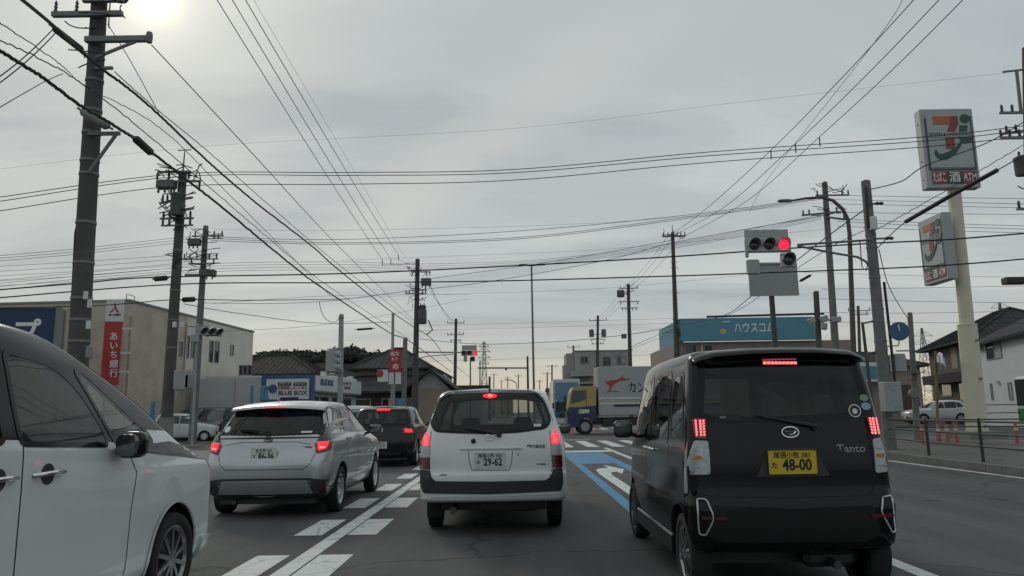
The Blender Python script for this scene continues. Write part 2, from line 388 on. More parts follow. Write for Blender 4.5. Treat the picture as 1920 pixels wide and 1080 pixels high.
class Car:
    def __init__(s, name, label, loc, rotz, rings, mats, cat='car', group=None, mfun=None, cap_cx=.02, sub=3, **kw):
        s.root = thing(name, label, cat, loc, rotz, group)
        s.V, s.F = shell(rings, sub, cap_cx=cap_cx, **kw); s.bvh = BVHTree.FromPolygons(s.V, s.F); s.mats = mats
        me = bpy.data.meshes.new('shell'); me.from_pydata([tuple(v) for v in s.V], [], s.F)
        bm = bmesh.new(); bm.from_mesh(me); bmesh.ops.recalc_face_normals(bm, faces=bm.faces); bm.to_mesh(me); bm.free()
        s.vn = [v.normal.copy() for v in me.vertices]
        if mfun:
            for p in me.polygons: p.material_index = mfun(p.center)
        s.me = me; s.cuts = MB(); s.loc = Vector(loc)
    def hit(s, ax, u, v):
        o, d = AX[ax](u, v); p, n, i, _ = s.bvh.ray_cast(o, d)
        if p is None:
            q = o+d*(8 if ax != 'front' else 11); p, n, i, _ = s.bvh.find_nearest(q)
        vs = s.F[i]; w = poly_3d_calc([s.V[k] for k in vs], p); nn = Vector((0, 0, 0))
        for k, x in zip(vs, w): nn += s.vn[k]*x
        return p, nn.normalized()
    def cut(s, outline, ax, a, b):
        s.cuts.prism(outline, (a, b), {'rear': 'Y', 'front': 'Y', 'right': 'X', 'left': 'X', 'top': 'Z'}[ax])
    def body(s, thick=.03, name='body'):
        o = bpy.data.objects.new('tmp', s.me); C.objects.link(o)
        for m in s.mats: s.me.materials.append(MATS[m])
        so = o.modifiers.new('s', 'SOLIDIFY'); so.thickness = thick; so.offset = -1; so.material_offset = len(s.mats)-1
        cm = s.cuts.mesh('cut'); cm.materials.append(MATS['seam']); co = bpy.data.objects.new('cut', cm); C.objects.link(co)
        bo = o.modifiers.new('b', 'BOOLEAN'); bo.operation = 'DIFFERENCE'; bo.object = co; bo.solver = 'EXACT'; bo.use_self = True
        try: bo.material_mode = 'TRANSFER'
        except Exception: pass
        dg = bpy.context.evaluated_depsgraph_get(); me = bpy.data.meshes.new_from_object(o.evaluated_get(dg))
        bpy.data.objects.remove(o); bpy.data.objects.remove(co)
        me.shade_smooth(); me.set_sharp_from_angle(angle=math.radians(35))
        cn = [l.normal.copy() for l in me.corner_normals] if False else [Vector(c.vector) for c in me.corner_normals]
        fast = {}
        for p in me.polygons:
            for li in p.loop_indices:
                vi = me.loops[li].vertex_index
                if vi not in fast:
                    co = me.vertices[vi].co; q, n, i, d = s.bvh.find_nearest(co)
                    if d is None or d > .004: fast[vi] = None
                    else:
                        vs = s.F[i]; w = poly_3d_calc([s.V[k] for k in vs], q); nn = Vector((0, 0, 0))
                        for k, x in zip(vs, w): nn += s.vn[k]*x
                        fast[vi] = nn.normalized()
                nn = fast[vi]
                if nn is not None and nn.dot(p.normal) > .8: cn[li] = nn
        me.normals_split_custom_set([tuple(v) for v in cn])
        o = bpy.data.objects.new(name, me); C.objects.link(o); o.parent = s.root; s.b = o
        return o
    def drape(s, outline, ax, m, name, off=.004, thick=.01, grid=.05, parent=None):
        bm = bmesh.new(); bm.faces.new([bm.verts.new((u, v, 0)) for u, v in outline])
        us = [p[0] for p in outline]; vs = [p[1] for p in outline]
        for k, (lo, hi, nrm) in enumerate(((min(us), max(us), (1, 0, 0)), (min(vs), max(vs), (0, 1, 0)))):
            g = lo+grid
            while g < hi-.005:
                co = (g, 0, 0) if k == 0 else (0, g, 0)
                bmesh.ops.bisect_plane(bm, geom=bm.verts[:]+bm.edges[:]+bm.faces[:], plane_co=co, plane_no=nrm); g += grid
        bd = [e for e in bm.edges if e.is_boundary]
        hits = {v: s.hit(ax, v.co.x, v.co.y) for v in bm.verts}
        inner = {}
        for v, (p, n) in hits.items(): v.co = p+n*off
        for e in bd:
            for v in e.verts:
                if v not in inner: p, n = hits[v]; inner[v] = bm.verts.new(p-n*thick)
        for e in bd: bm.faces.new([e.verts[0], e.verts[1], inner[e.verts[1]], inner[e.verts[0]]])
        bmesh.ops.recalc_face_normals(bm, faces=bm.faces)
        me = bpy.data.meshes.new(name); bm.to_mesh(me); bm.free()
        # make sure the outside faces out
        p, n = s.hit(ax, sum(us)/len(us), sum(vs)/len(vs))
        t = sum((f.normal.dot(n)*f.area for f in me.polygons))
        if t < 0: me.flip_normals()
        me.shade_smooth(); me.set_sharp_from_angle(angle=math.radians(40))
        return link_mesh(name, me, m, parent or s.root)
    def stroke(s, path, width, ax, m='seam', name='panel_gap', off=.0015, closed=False, parent=None):
        pts = [Vector(p) for p in path]; out = []; k = len(pts)
        for i in range(k if closed else k-1):
            a, b = pts[i], pts[(i+1) % k]; n = max(1, int((b-a).length/.035))
            for j in range(n): out.append(a.lerp(b, j/n))
        if not closed: out.append(pts[-1])
        k = len(out); mb = MB(); vs = []
        for i, p in enumerate(out):
            a = out[(i-1) % k] if closed else out[max(i-1, 0)]; b = out[(i+1) % k] if closed else out[min(i+1, k-1)]
            t = (b-a); t = t.normalized() if t.length > 1e-9 else Vector((1, 0)); nn = Vector((-t.y, t.x))*width/2
            for q in (p+nn, p-nn): h, n = s.hit(ax, q.x, q.y); vs.append(h+n*off)
        fs = [[2*i, 2*((i+1) % k), 2*((i+1) % k)+1, 2*i+1] for i in range(k if closed else k-1)]
        mb.add(vs, fs); return mb.build(name, m, parent or s.root, smooth=60)
    def glaze(s, outline, ax, m, name='window', seal=.022, a=None, b=None, grow=.012):
        if a is not None: s.cut(outline, ax, a, b)
        g = s.drape(inflate(outline, grow), ax, m, name, off=.0015, thick=.004, grid=.09)
        if seal: s.stroke(inflate(outline, seal*.3), seal, ax, 'gloss_black', 'window_seal', off=.0035, closed=True, parent=g)
        return g
    def wheels(s, yr, yf, x, r, width=.19, style='alloy', rimr=None, rim_m='alloy'):
        rimr = rimr or r*.68
        if not hasattr(s, 'cut_arch'): 
            for y in (yr, yf):
                for sg in (-1, 1):
                    n = 28; R = r+.055
                    pts = [(y+R*math.cos(2*PI*i/n), r+.012+R*math.sin(2*PI*i/n)) for i in range(n)]
                    s.cuts.prism(pts, (sg*(x+.25), sg*(x-.20)), 'X')
        h = width/2
        ty = MB().lathe([(rimr, -h*.8), (rimr+.02, -h*.95), (r-.045, -h), (r-.012, -h*.9), (r, -h*.6), (r, h*.6), (r-.012, h*.9), (r-.045, h), (rimr+.02, h*.95), (rimr, h*.8)], axis='X', n=36, cap=False)
        tm = ty.mesh('tyre'); tm.shade_smooth(); tm.set_sharp_from_angle(angle=.6); tm.materials.append(MATS['rubber'])
        rb = MB(); f = h*.72
        rb.lathe([(rimr+.006, f*1.12), (rimr-.012, f*1.16), (rimr-.03, f*.9), (rimr-.035, -h*.7)], axis='X', n=36, cap=False)
        if style == 'steel':
            rb.lathe([(rimr-.03, f*.55), (rimr*.8, f*.62), (rimr*.62, f*.95), (rimr*.4, f*.9), (rimr*.34, f*.6), (.0, f*.62)], axis='X', n=30, cap=False)
            for i in range(8):
                a = 2*PI*i/8; rb.m = 1; rb.lathe([(.022, 0), (.022, .006), (0, .007)], (f*.66, math.cos(a)*rimr*.78, math.sin(a)*rimr*.78), 'X', 8); rb.m = 0
            rb.m = 1; rb.lathe([(rimr*.3, f*.63), (rimr*.28, f*.75), (0, f*.78)], axis='X', n=16); rb.m = 0
        else:
            ns = 5 if style == 'alloy' else 10
            for i in range(ns):
                for dd in ((-.13, .13) if style == 'alloy' else (0,)):
                    a = 2*PI*i/ns; a2 = a+dd; c_, s_ = math.cos(a), math.sin(a)
                    p0 = Vector((f*1.0, c_*.045+(-s_)*dd*.12, s_*.045+c_*dd*.12)); p1 = Vector((f*.98, math.cos(a2)*(rimr-.02), math.sin(a2)*(rimr-.02)))
                    rb.bar(p0, p1, .026 if style == 'alloy' else .03, .02, up=(1, 0, 0))
            rb.lathe([(.065, f*.8), (.06, f*1.08), (.03, f*1.12), (0, f*1.12)], axis='X', n=18)
            rb.m = 1; rb.lathe([(rimr-.03, 0.0), (0, 0.0)], axis='X', n=30)
            rb.lathe([(rimr*.62, 0.02), (rimr*.6, .03), (0, .03)], axis='X', n=24); rb.m = 0
        rm = rb.mesh('rim'); rm.shade_smooth(); rm.set_sharp_from_angle(angle=.6); rm.materials.append(MATS[rim_m]); rm.materials.append(MATS['black_plastic'] if style != 'steel' else MATS['seam'])
        for y in (yr, yf):
            for sg in (1, -1):
                o = bpy.data.objects.new('wheel', tm); C.objects.link(o); o.parent = s.root; o.location = (sg*(x-h), y, r); o.rotation_euler = (random.uniform(0, 6), 0, 0 if sg > 0 else PI)
                q = bpy.data.objects.new('rim', rm); C.objects.link(q); q.parent = o
    def mirror(s, x, y, z, m, sx=.11, sy=.05, sz=.075):
        for sg in (1, -1):
            mb = MB(); sup(mb, (sg*x, y, z), (sx, sy, sz), .55); o = mb.build('side_mirror', m, s.root, 50)
            mb = MB().bar((sg*(x-sx*.6), y+.01, z-sz*.5), (sg*(x-sx-.06), y+.05, z-sz*.9), .05, .03); mb.build('mirror_arm', 'black_plastic', o)
            mb = MB(); sup(mb, (sg*x, y-sy*.86, z), (sx*.86, .012, sz*.82), .5); mb.build('mirror_glass', 'mirror_dark', o)
    def handle(s, y, z, ax, m, L=.17):
        p, n = s.hit(ax, y, z); mb = MB(); sg = 1 if ax == 'right' else -1
        mb.tube([p+Vector((0, -L/2, 0)), p+Vector((sg*.028, -L/2+.02, .004)), p+Vector((sg*.03, 0, .006)), p+Vector((sg*.028, L/2-.02, .004)), p+Vector((0, L/2, 0))], .013, 6); o = mb.build('door_handle', m, s.root, 60)
        return o
    def seats(s, ys, xs, m='seat_cloth', z0=.42, zb=1.02, hw=.22):
        for y in ys:
            for x in xs:
                mb = MB(); sup(mb, (x, y+.22, z0), (hw, .26, .09), .5); sup(mb, (x, y-.04, (z0+zb)/2+.03), (hw, .09, (zb-z0)/2), .45); o = mb.build('seat', m, s.root, 60)
                mb = MB(); sup(mb, (x, y-.07, zb+.14), (.13, .055, .085), .5); mb.tube([(x-.05, y-.06, zb-.03), (x-.05, y-.07, zb+.1)], .008, 6); mb.tube([(x+.05, y-.06, zb-.03), (x+.05, y-.07, zb+.1)], .008, 6); mb.build('headrest', m, o, 60)
    def plate(s, cx, cz, top, kana, num, m='white_plate', tm='plate_green', off=.012, w=.33, tilt=None, h=.165, name='license_plate'):
        p, n = s.hit('rear', cx, cz); up = Vector((0, 0, 1)) if tilt is None else Vector((0, math.sin(tilt), math.cos(tilt)))
        M = frame(p+Vector((0, -off, 0)), (1, 0, 0), up)
        mb = MB().box(-w/2, w/2, -h/2, h/2, -.004, 0); mb.v = [M @ v for v in mb.v]; o = mb.build(name, m, s.root)
        mb = MB()
        for a in ((-w/2, -w/2+.004, -h/2, h/2), (w/2-.004, w/2, -h/2, h/2), (-w/2, w/2, -h/2, -h/2+.004), (-w/2, w/2, h/2-.004, h/2)): mb.box(a[0], a[1], a[2], a[3], 0, .0025)
        mb.v = [M @ v for v in mb.v]; mb.build('plate_rim', m, o)
        def T(tx, ty, b, sz, sx=1, bold=0): text(b, sz, tm, o, M @ Matrix.Translation((tx, ty, .0012)), depth=.0008, sx=sx, bold=bold)
        k = w/.33
        T(0, h*.29, top, .047*k, .95, .0006); T(-.125*k, -h*.14, kana, .046*k, 1, .001); T(.03*k, -h*.13, num, .108*k, .80, .003)
        return o
    def oval_badge(s, cx, cz, a, b, m='chrome', kind='three_ovals', ax='rear'):
        p, n = s.hit(ax, cx, cz); M = frame(p+n*.008, (1, 0, 0), Vector((0, 0, 1))-n*n.z); mb = MB()
        def el(x, y, a, b, r): mb.tube([M @ Vector((x+a*math.cos(2*PI*i/24), y+b*math.sin(2*PI*i/24), 0)) for i in range(24)], r, 5, closed=True)
        el(0, 0, a, b, .006)
        if kind == 'three_ovals': el(0, -.0*b, a*.36, b*.92, .005); el(0, b*.36, a*.8, b*.42, .005)
        elif kind == 'd': 
            for q in [(-.62, .22, .72, .22), (-.62, .22, -.1, -.42), (-.1, -.42, .35, -.42), (.35, -.42, .72, .22)]: mb.tube([M @ Vector((q[0]*a, q[1]*b, 0)), M @ Vector((q[2]*a, q[3]*b, 0))], .007, 5)
        return mb.build('badge', m, s.root, 60)
    def label(s, cx, cz, body, size, m='chrome', ax='rear', sx=1, bold=0, name='lettering'):
        p, n = s.hit(ax, cx, cz); return text(body, size, m, s.root, frame(p+n*.004, (1, 0, 0), Vector((0, 0, 1))), name=name, depth=.002, sx=sx, bold=bold)
    def wiper(s, pivot, tip, ax='rear'):
        p, n = s.hit(ax, *pivot); q, n2 = s.hit(ax, *tip); mid = p.lerp(q, .3)+n*.05
        mb = MB().lathe([(.03, -.01), (.03, .02), (.02, .035), (0, .036)], p+n*.02, 'Y', 12); mb.tube([p+n*.035, mid, q+n2*.03], [.014, .011, .006], 6)
        mb.bar(p.lerp(q, .35)+n*.02, q+n2*.012, .012, .02); return mb.build('wiper', 'black_plastic', s.root, 60)
def sup(mb, c, r, e=.5, nu=14, nv=9):
    "rounded block (superellipsoid)"
    f = lambda w, m: math.copysign(abs(w)**m, w)
    vs = [(c[0], c[1], c[2]-r[2])]
    for i in range(1, nv):
        t = -PI/2+PI*i/nv
        for j in range(nu):
            a = 2*PI*j/nu; vs.append((c[0]+r[0]*f(math.cos(t), e)*f(math.cos(a), e), c[1]+r[1]*f(math.cos(t), e)*f(math.sin(a), e), c[2]+r[2]*f(math.sin(t), e)))
    vs.append((c[0], c[1], c[2]+r[2])); fs = []; L = len(vs)-1
    for j in range(nu): fs.append([0, 1+(j+1) % nu, 1+j]); fs.append([L, L-nu+j, L-nu+(j+1) % nu])
    for i in range(nv-2):
        for j in range(nu): a = 1+i*nu; fs.append([a+j, a+(j+1) % nu, a+nu+(j+1) % nu, a+nu+j])
    mb.add(vs, fs)
# ------------------------------------------------------------------ the cars nearby
def conv(ox, oy, k, X0, Y0):
    def f(pts, dy=0.0):
        out = []
        for p in pts:
            q = P(ox+p[0]/k, oy+p[1]/k, Y0+dy); out.append((q.x-X0, q.z)+tuple(p[2:]))
        return out
    return f
def under(c, w, y0, y1, z0=.17, z1=.3):
    mb = MB().box(-w, w, y0, y1, z0, z1); mb.tube([(-w*.9, y0+.35, .24), (w*.9, y0+.35, .24)], .045, 8); mb.build('underbody', 'black_plastic', c.root)

# --- white cargo wagon straight ahead
Y0 = 8.55; X0 = P(924, 880, Y0).x; r4 = conv(760, 700, 3.6, X0, Y0)
rings = [(.345, .22, 3.95, .72, dict(rr=.12, br=.04, tr=.02)), (.37, .05, 4.12, .815), (.395, .01, 4.19, .836), (.45, .0, 4.22, .846), (.66, .0, 4.245, .850), (.70, .025, 4.245, .850), (.85, .035, 4.22, .850, dict(rr=.13)),
         (.95, .05, 4.05, .844), (1.03, .07, 3.5, .832), (1.10, .09, 3.12, .808, dict(rr=.15)), (1.26, .145, 2.82, .762, dict(rr=.17, br=.06)), (1.44, .22, 2.46, .705), (1.545, .275, 2.26, .665), (1.585, .33, 2.16, .63, dict(c=.01)), (1.612, .44, 2.05, .55, dict(c=.015)), (1.618, .6, 1.9, .45)]
def mf(c): return 1 if (.405 < c.z < .61 and c.y < .55) else 0
car = Car('cargo_wagon', 'white boxy cargo wagon straight ahead with red brake lights', (X0, Y0, 0), 0, rings, ['paint_white', 'black_plastic', 'dark_interior'], mfun=None)
rw = rounded(r4([(168, 318), (195, 255), (235, 165), (300, 135), (580, 126), (850, 128), (905, 152), (945, 230), (973, 318), (945, 362), (760, 387), (570, 396), (380, 392), (205, 384)], .17), .05)
car.glaze(rw, 'rear', 'glass_mid', 'rear_window', .03, -.3, .36)
for a, b in (((1.02, 1.075), None),):
    for side in ('right', 'left'):
        first = side == 'right'
        for ol in ([(.40, 1.15, .03), (.86, 1.14), (.86, 1.49), (.55, 1.49, .08)], [(.95, 1.135), (1.72, 1.125), (1.70, 1.51), (.95, 1.50)], [(1.80, 1.125), (2.86, 1.115, .05), (2.25, 1.48, .12), (1.80, 1.51)]):
            car.glaze(rounded(ol, .03), side, 'glass_mid', 'side_window', .02, *((-2, 2) if first else (None, None)))
ws = rounded([(-.68, 1.16), (.68, 1.16), (.58, 1.53), (-.58, 1.53)], .06)
car.glaze(ws, 'front', 'glass_light', 'windshield', .03, 2.2, 5)
car.wheels(.86, 3.41, .80, .315, .165, 'steel', rim_m='silver_plastic')
car.body()
bp = car.drape(rounded(r4([(96, 655), (160, 658), (178, 712), (205, 734), (570, 735), (945, 727), (978, 708), (1000, 643), (1060, 640), (1063, 740), (1050, 795), (570, 815), (120, 812), (100, 760)]), .03), 'rear', 'black_plastic', 'bumper', .012, .03)
tg = r4([(165, 395), (158, 500), (160, 660), (180, 715), (205, 732), (570, 733), (945, 725), (975, 705), (995, 640), (985, 480), (978, 385)])
car.stroke(tg, .008, 'rear')
car.stroke(r4([(150, 330), (180, 250), (225, 150), (290, 120), (580, 108), (860, 112), (920, 140), (965, 230), (995, 320)], .2), .006, 'rear')
for lit, gr, dk in (([(130, 400), (152, 432), (160, 470), (159, 492), (104, 492), (110, 440)], [(104, 494), (159, 494), (160, 570), (97, 570)], [(97, 572), (160, 572), (159, 652), (92, 652)]),
                    ([(1018, 383), (1040, 425), (1046, 478), (985, 478), (984, 450), (996, 412)], [(985, 480), (1047, 480), (1056, 553), (988, 555)], [(988, 557), (1057, 555), (1060, 637), (993, 638)])):
    t = car.drape(rounded(r4(lit), .02), 'rear', 'brake_on', 'brake_light', .014, .02, grid=.03)
    l4 = r4(lit); mx_ = sum(p[0] for p in l4)/len(l4); mz = sum(p[1] for p in l4)/len(l4)
    mb = MB()
    for i in range(3):
        for j in range(5):
            p, n = car.hit('rear', mx_+(i-1)*.016, mz+(j-2.2)*.021); mb.lathe([(.007, 0), (.006, .004), (0, .005)], p+n*.016, 'Y', 6)
    mb.build('bulb_cluster', 'brake_core', t)
    car.drape(rounded(r4(gr), .01), 'rear', 'clear_lens', 'reversing_light', .012, .02, grid=.03)
    car.drape(rounded(r4(dk), .01), 'rear', 'dark_red_lens', 'reflector', .012, .02, grid=.03)
lip = MB(); car.drape(rounded(r4([(108, 815), (570, 818), (1050, 798), (1035, 818), (560, 833), (215, 836), (150, 852), (125, 846)]), .01), 'rear', 'paint_white', 'bumper_lip', .006, .02)
hb = car.drape(rounded(r4([(528, 146), (570, 138), (612, 146), (618, 156), (570, 168), (520, 156)], .2), .01), 'rear', 'brake_on', 'high_brake_light', .01, .01, grid=.02)
car.drape(rounded(r4([(558, 147), (585, 147), (585, 161), (558, 161)], .2), .005), 'rear', 'brake_core', 'bulb_cluster', .0125, .002, grid=.02, parent=hb)
p, n = car.hit('rear', *r4([(568, 118)], .3)[0]); MB().lathe([(.016, 0), (.014, .02), (.004, .045), (0, .05)], p, 'Z', 10).build('washer_nozzle', 'black_plastic', car.root, 60)
car.wiper(r4([(632, 418)])[0], r4([(395, 372)])[0])
car.oval_badge(*r4([(566, 434)])[0], .050, .034)
a, b = r4([(365, 512), (785, 520)]); gar = MB()
pl = [car.hit('rear', a[0]+(b[0]-a[0])*i/8, a[1])[0] for i in range(9)]
gar.tube([q+Vector((0, -.008, 0)) for q in pl], .012, 6); gar.build('tailgate_grip', 'paint_white', car.root, 60)
car.stroke(r4([(425, 530), (430, 600), (450, 655), (700, 655), (718, 600), (722, 528)]), .008, 'rear', 'seam', 'panel_gap', .001)
car.plate(*r4([(571, 588)])[0], '尾張小牧 400', 'の', '29-62', w=.345, tm='plate_black')
car.label(*r4([(884, 496)])[0], 'PROBOX', .052, 'black_plastic', sx=1.0, bold=.001)
car.label(*r4([(255, 688)])[0], 'HYBRID', .022, 'black_plastic', bold=.0005)
car.label(*r4([(920, 615)])[0], '▶ HYBRID', .022, 'black_plastic', bold=.0005)
p, n = car.hit('rear', *r4([(457, 458)])[0]); MB().lathe([(.028, 0), (.028, -.02), (.018, -.03), (0, -.031)], p, 'Y', 12).build('rear_camera', 'black_plastic', car.root, 50)
p, n = car.hit('rear', *r4([(760, 545)])[0]); MB().lathe([(.016, 0), (.014, -.006), (0, -.007)], p, 'Y', 12).build('key_lock', 'silver_plastic', car.root, 50)
car.drape(rounded(r4([(868, 342), (917, 342), (917, 360), (866, 360)], .1), .003), 'rear', 'sticker_white', 'window_sticker', .004, .001)
car.seats((2.05,), (-.36, .36), zb=1.06); car.seats((1.25,), (-.36, .36), zb=.95)
MB().box(-.7, .7, 2.62, 2.95, .75, 1.08, bev=.04).build('dashboard', 'dark_interior', car.root)
mb = MB(); sup(mb, (-.30, .72, .92), (.20, .20, .30), .6); mb.build('cargo_bag', 'dark_interior', car.root, 50)
car.mirror(.98, 2.72, 1.10, 'black_plastic', .10, .05, .075)
for sg, sd in ((1, 'right'), (-1, 'left')):
    for y in (1.02, 1.92): car.handle(y, .93, sd, 'black_plastic')
    for pth in ([(.93, .35), (.90, .9), (.92, 1.44)], [(1.76, .35), (1.76, 1.45)], [(2.85, .4), (2.9, 1.05)]): car.stroke(pth, .006, sd)
under(car, .60, .4, 3.9, .24, .37)
MB().lathe([(.04, -.3), (.04, .1)], (-.45, .35, .28), 'Y', 12).build('exhaust', 'dark_alloy', car.root, 50); mb = MB(); sup(mb, (.35, .55, .30), (.24, .14, .09), .6); mb.build('muffler', 'dark_alloy', car.root, 50)
for sg in (1, -1): MB().box(sg*.70-.09, sg*.70+.09, .50, .515, .16, .38).build('mud_flap', 'rubber', car.root)

# --- black tall kei wagon on the right
Y0 = 5.5; X0 = P(1480, 850, Y0).x; r5 = conv(1140, 620, 2.348, X0, Y0)
rings = [(.29, .35, 3.0, .64, dict(rr=.14, br=.04, tr=.0, tf=.05, rf=.22, bf=.10)), (.33, .12, 3.28, .70), (.38, .02, 3.37, .74), (.52, .0, 3.395, .754), (.66, .0, 3.39, .754, dict(rr=.11)), (.73, .03, 3.385, .744), (.95, .04, 3.34, .742),
         (1.02, .045, 3.24, .738), (1.10, .055, 3.10, .73, dict(rr=.10, br=.05)), (1.35, .085, 2.95, .705), (1.60, .13, 2.78, .672), (1.72, .165, 2.68, .655), (1.765, .19, 2.60, .635), (1.79, .24, 2.50, .59, dict(c=.008)), (1.80, .33, 2.38, .52)]
car = Car('kei_wagon', 'black tall boxy kei wagon with yellow plate in the right lane', (X0, Y0, 0), 0, rings, ['paint_black', 'dark_interior'], sub=3)
rw = rounded(r5([(420, 118), (560, 112), (1040, 108), (1068, 118), (1118, 330), (1106, 358), (980, 372), (760, 382), (450, 384), (398, 366), (402, 340)], .1), .05)
car.glaze(rw, 'rear', 'glass_privacy', 'rear_window', .045, -.3, 1.0, grow=.03)
for side in ('right', 'left'):
    first = side == 'right'
    for ol in ([(.30, 1.13), (.72, 1.12), (.72, 1.62), (.38, 1.62, .08)], [(.86, 1.10), (1.60, 1.09), (1.56, 1.64), (.86, 1.65)], [(1.70, 1.09), (2.84, 1.07), (2.62, 1.60, .1), (1.68, 1.64)]):
        car.glaze(rounded(ol, .04), side, 'glass_dark', 'side_window', .03, *((-2, 2) if first else (None, None)))
car.glaze(rounded([(-.62, 1.13), (.62, 1.13), (.54, 1.68), (-.54, 1.68)], .06), 'front', 'glass_light', 'windshield', .03, 2.4, 5)
car.wheels(.46, 2.92, .735, .285, .165, 'alloy', .2, 'mid_alloy')
car.body()
# roof spoiler
mb = MB(); ps = []
prof = [(.32, 1.815), (.12, 1.80), (.045, 1.775), (.03, 1.755), (.05, 1.735), (.14, 1.70), (.32, 1.70)]
xs = [-.645, -.635, -.6, -.5, -.25, 0, .25, .5, .6, .635, .645]
for x in xs:
    k = 1-(abs(x)/.66)**8; d = (abs(x)/.64)**2
    ps.append([(x, .05*d+y*(1 if y > .2 else 1)+(1-k)*.08, z-.022*d-(1-k)*.05*(z > 1.74)) for y, z in prof])
n = len(prof); vs = [v for r in ps for v in r]; fs = [[i*n+j, i*n+(j+1) % n, (i+1)*n+(j+1) % n, (i+1)*n+j] for i in range(len(xs)-1) for j in range(n)]
fs += [list(range(n)), [(len(xs)-1)*n+j for j in range(n)]]
mb.add(vs, fs); mb.build('roof_spoiler', 'paint_black', car.root, 50)
hl = car.drape(rounded(r5([(672, 137), (822, 135), (822, 149), (672, 151)], .1), .004), 'rear', 'dark_red_lens', 'high_brake_light', .012, .01)
mb = MB()
for i in range(9):
    p, n_ = car.hit('rear', *r5([(680+i*16.8, 143.5)], .1)[0]); mb.box(-.011, .011, -.003, .003, -.009, .009, at=p+n_*.016)
mb.build('led_row', 'brake_core', hl)
for red, clr, cols in (([(374, 388), (428, 388), (428, 478), (382, 476)], [(378, 486), (436, 488), (442, 636), (342, 640), (358, 560)], (388, 404, 418)),
                       ([(1146, 384), (1188, 378), (1203, 458), (1166, 464)], [(1170, 478), (1206, 474), (1232, 624), (1176, 630)], (1160, 1174, 1188))):
    t = car.drape(rounded(r5(red), .015), 'rear', 'red_lens', 'brake_light', .016, .03, grid=.03)
    mb = MB()
    for ci, cxx in enumerate(cols):
        for j in range(6):
            q = r5([(cxx+j*(1.6 if cxx > 800 else .6), 400+j*12.5-(10 if cxx > 800 else 0))])[0]; p, n_ = car.hit('rear', *q)
            mb.lathe([(.0105, 0), (.009, .003), (0, .0045)], p+n_*.0165, 'Y', 6)
    mb.build('led_cluster', 'brake_core', t)
    l = car.drape(rounded(r5(clr), .02), 'rear', 'clear_lens', 'indicator_light', .014, .03, grid=.03)
    cc = r5(clr); ux = sum(p[0] for p in cc)/len(cc); uz = sum(p[1] for p in cc)/len(cc)
    p, n_ = car.hit('rear', ux, uz); mb = MB(); mb.box(-.025, .025, -.004, .004, -.012, .012, at=p+n_*.018); mb.build('amber_bulb', 'amber_lens', l)
    for j in range(3):
        p, n_ = car.hit('rear', ux, uz+.05-.05*j-(.015 if j > 1 else 0)); MB().box(-.04, .04, -.003, .003, -.004, .004, at=p+n_*.016).build('chrome_fin', 'silver_plastic', l)
for red in ([(430, 396), (436, 500), (442, 640), (480, 735), (800, 738), (1158, 727), (1172, 640), (1160, 520), (1142, 396)],): car.stroke(r5(red), .007, 'rear')
car.drape(rounded(r5([(692, 519), (900, 516), (968, 640), (800, 645), (644, 647)]), .015), 'rear', 'black_plastic', 'plate_garnish', .008, .02)
car.plate(*r5([(797, 580)])[0], '尾張小牧 581', 'た', '48-00', 'yellow_plate', 'plate_black', .03, .345)
car.oval_badge(*r5([(796, 448)])[0], .061, .038, kind='d')
car.label(*r5([(1068, 522)])[0], 'Tanto', .078, 'chrome', sx=1.12, bold=.0015)
car.wiper(r5([(908, 424)])[0], r5([(640, 376)], .05)[0])
car.drape(rounded(r5([(474, 370), (562, 370), (562, 395), (474, 396)], .08), .004), 'rear', 'plate_black', 'window_sticker', .008, .001)
car.label(*r5([(518, 382)], .08)[0], 'DRIVE RECORDER', .017, 'sticker_white', sx=1.0)
mat('sticker_blue', (.30, .38, .50), .5); mat('sticker_green', (.22, .30, .22), .5)
def disc(cx, cz, r, m, name, off, squash=1.0, ring=False):
    pts = [(cx+r*math.cos(2*PI*i/20), cz+r*squash*math.sin(2*PI*i/20)) for i in range(20)]
    if ring: return car.stroke(pts, .008, 'rear', m, name, off, True)
    return car.drape(pts, 'rear', m, name, off, .001)
q = r5([(1118, 296), (1124, 333), (1071, 353)], .09)
disc(*q[0], .034, 'sticker_green', 'window_sticker', .008, .75); disc(*q[1], .037, 'sticker_blue', 'window_sticker', .008, .75)
st = disc(*q[2], .048, 'plate_black', 'window_sticker', .006); disc(*q[2], .044, 'silver_plastic', 'sticker_ring', .0075, ring=True); disc(q[2][0], q[2][1]-.004, .02, 'sticker_white', 'sticker_emblem', .0085)
# bumper corners: bright frames, reflectors
for fr, rf in (([(384, 747), (420, 747), (448, 815), (446, 842), (418, 905), (394, 900), (388, 830)], [(398, 820), (508, 824), (508, 836), (402, 834)]),
               ([(1200, 738), (1244, 732), (1256, 886), (1240, 892), (1192, 806), (1190, 792)], [(1142, 810), (1244, 806), (1246, 820), (1142, 826)])):
    f2 = rounded(r5(fr), .02); pts = [car.hit('rear', *q)[0]+car.hit('rear', *q)[1]*.012 for q in f2]
    car.drape(f2, 'rear', 'gloss_black', 'vent_panel', .004, .01)
    MB().tube(pts, .007, 6, closed=True).build('vent_frame', 'silver_plastic', car.root, 60)
    car.drape(rounded(r5(rf), .006), 'rear', 'dark_red_lens', 'reflector', .018, .02)
car.drape(rounded(r5([(450, 770), (800, 785), (1160, 770), (1190, 900), (1130, 930), (480, 935), (430, 915)]), .03), 'rear', 'bumper_black', 'bumper_insert', .005, .01)
car.stroke(r5([(300, 690), (420, 730), (478, 738)]), .006, 'rear'); car.stroke(r5([(1160, 730), (1250, 722)]), .006, 'rear')
MB().lathe([(.03, -.12), (.03, .3), (.0, .3)], (.27, .16, .25), 'Y', 12).build('exhaust', 'dark_alloy', car.root, 50)
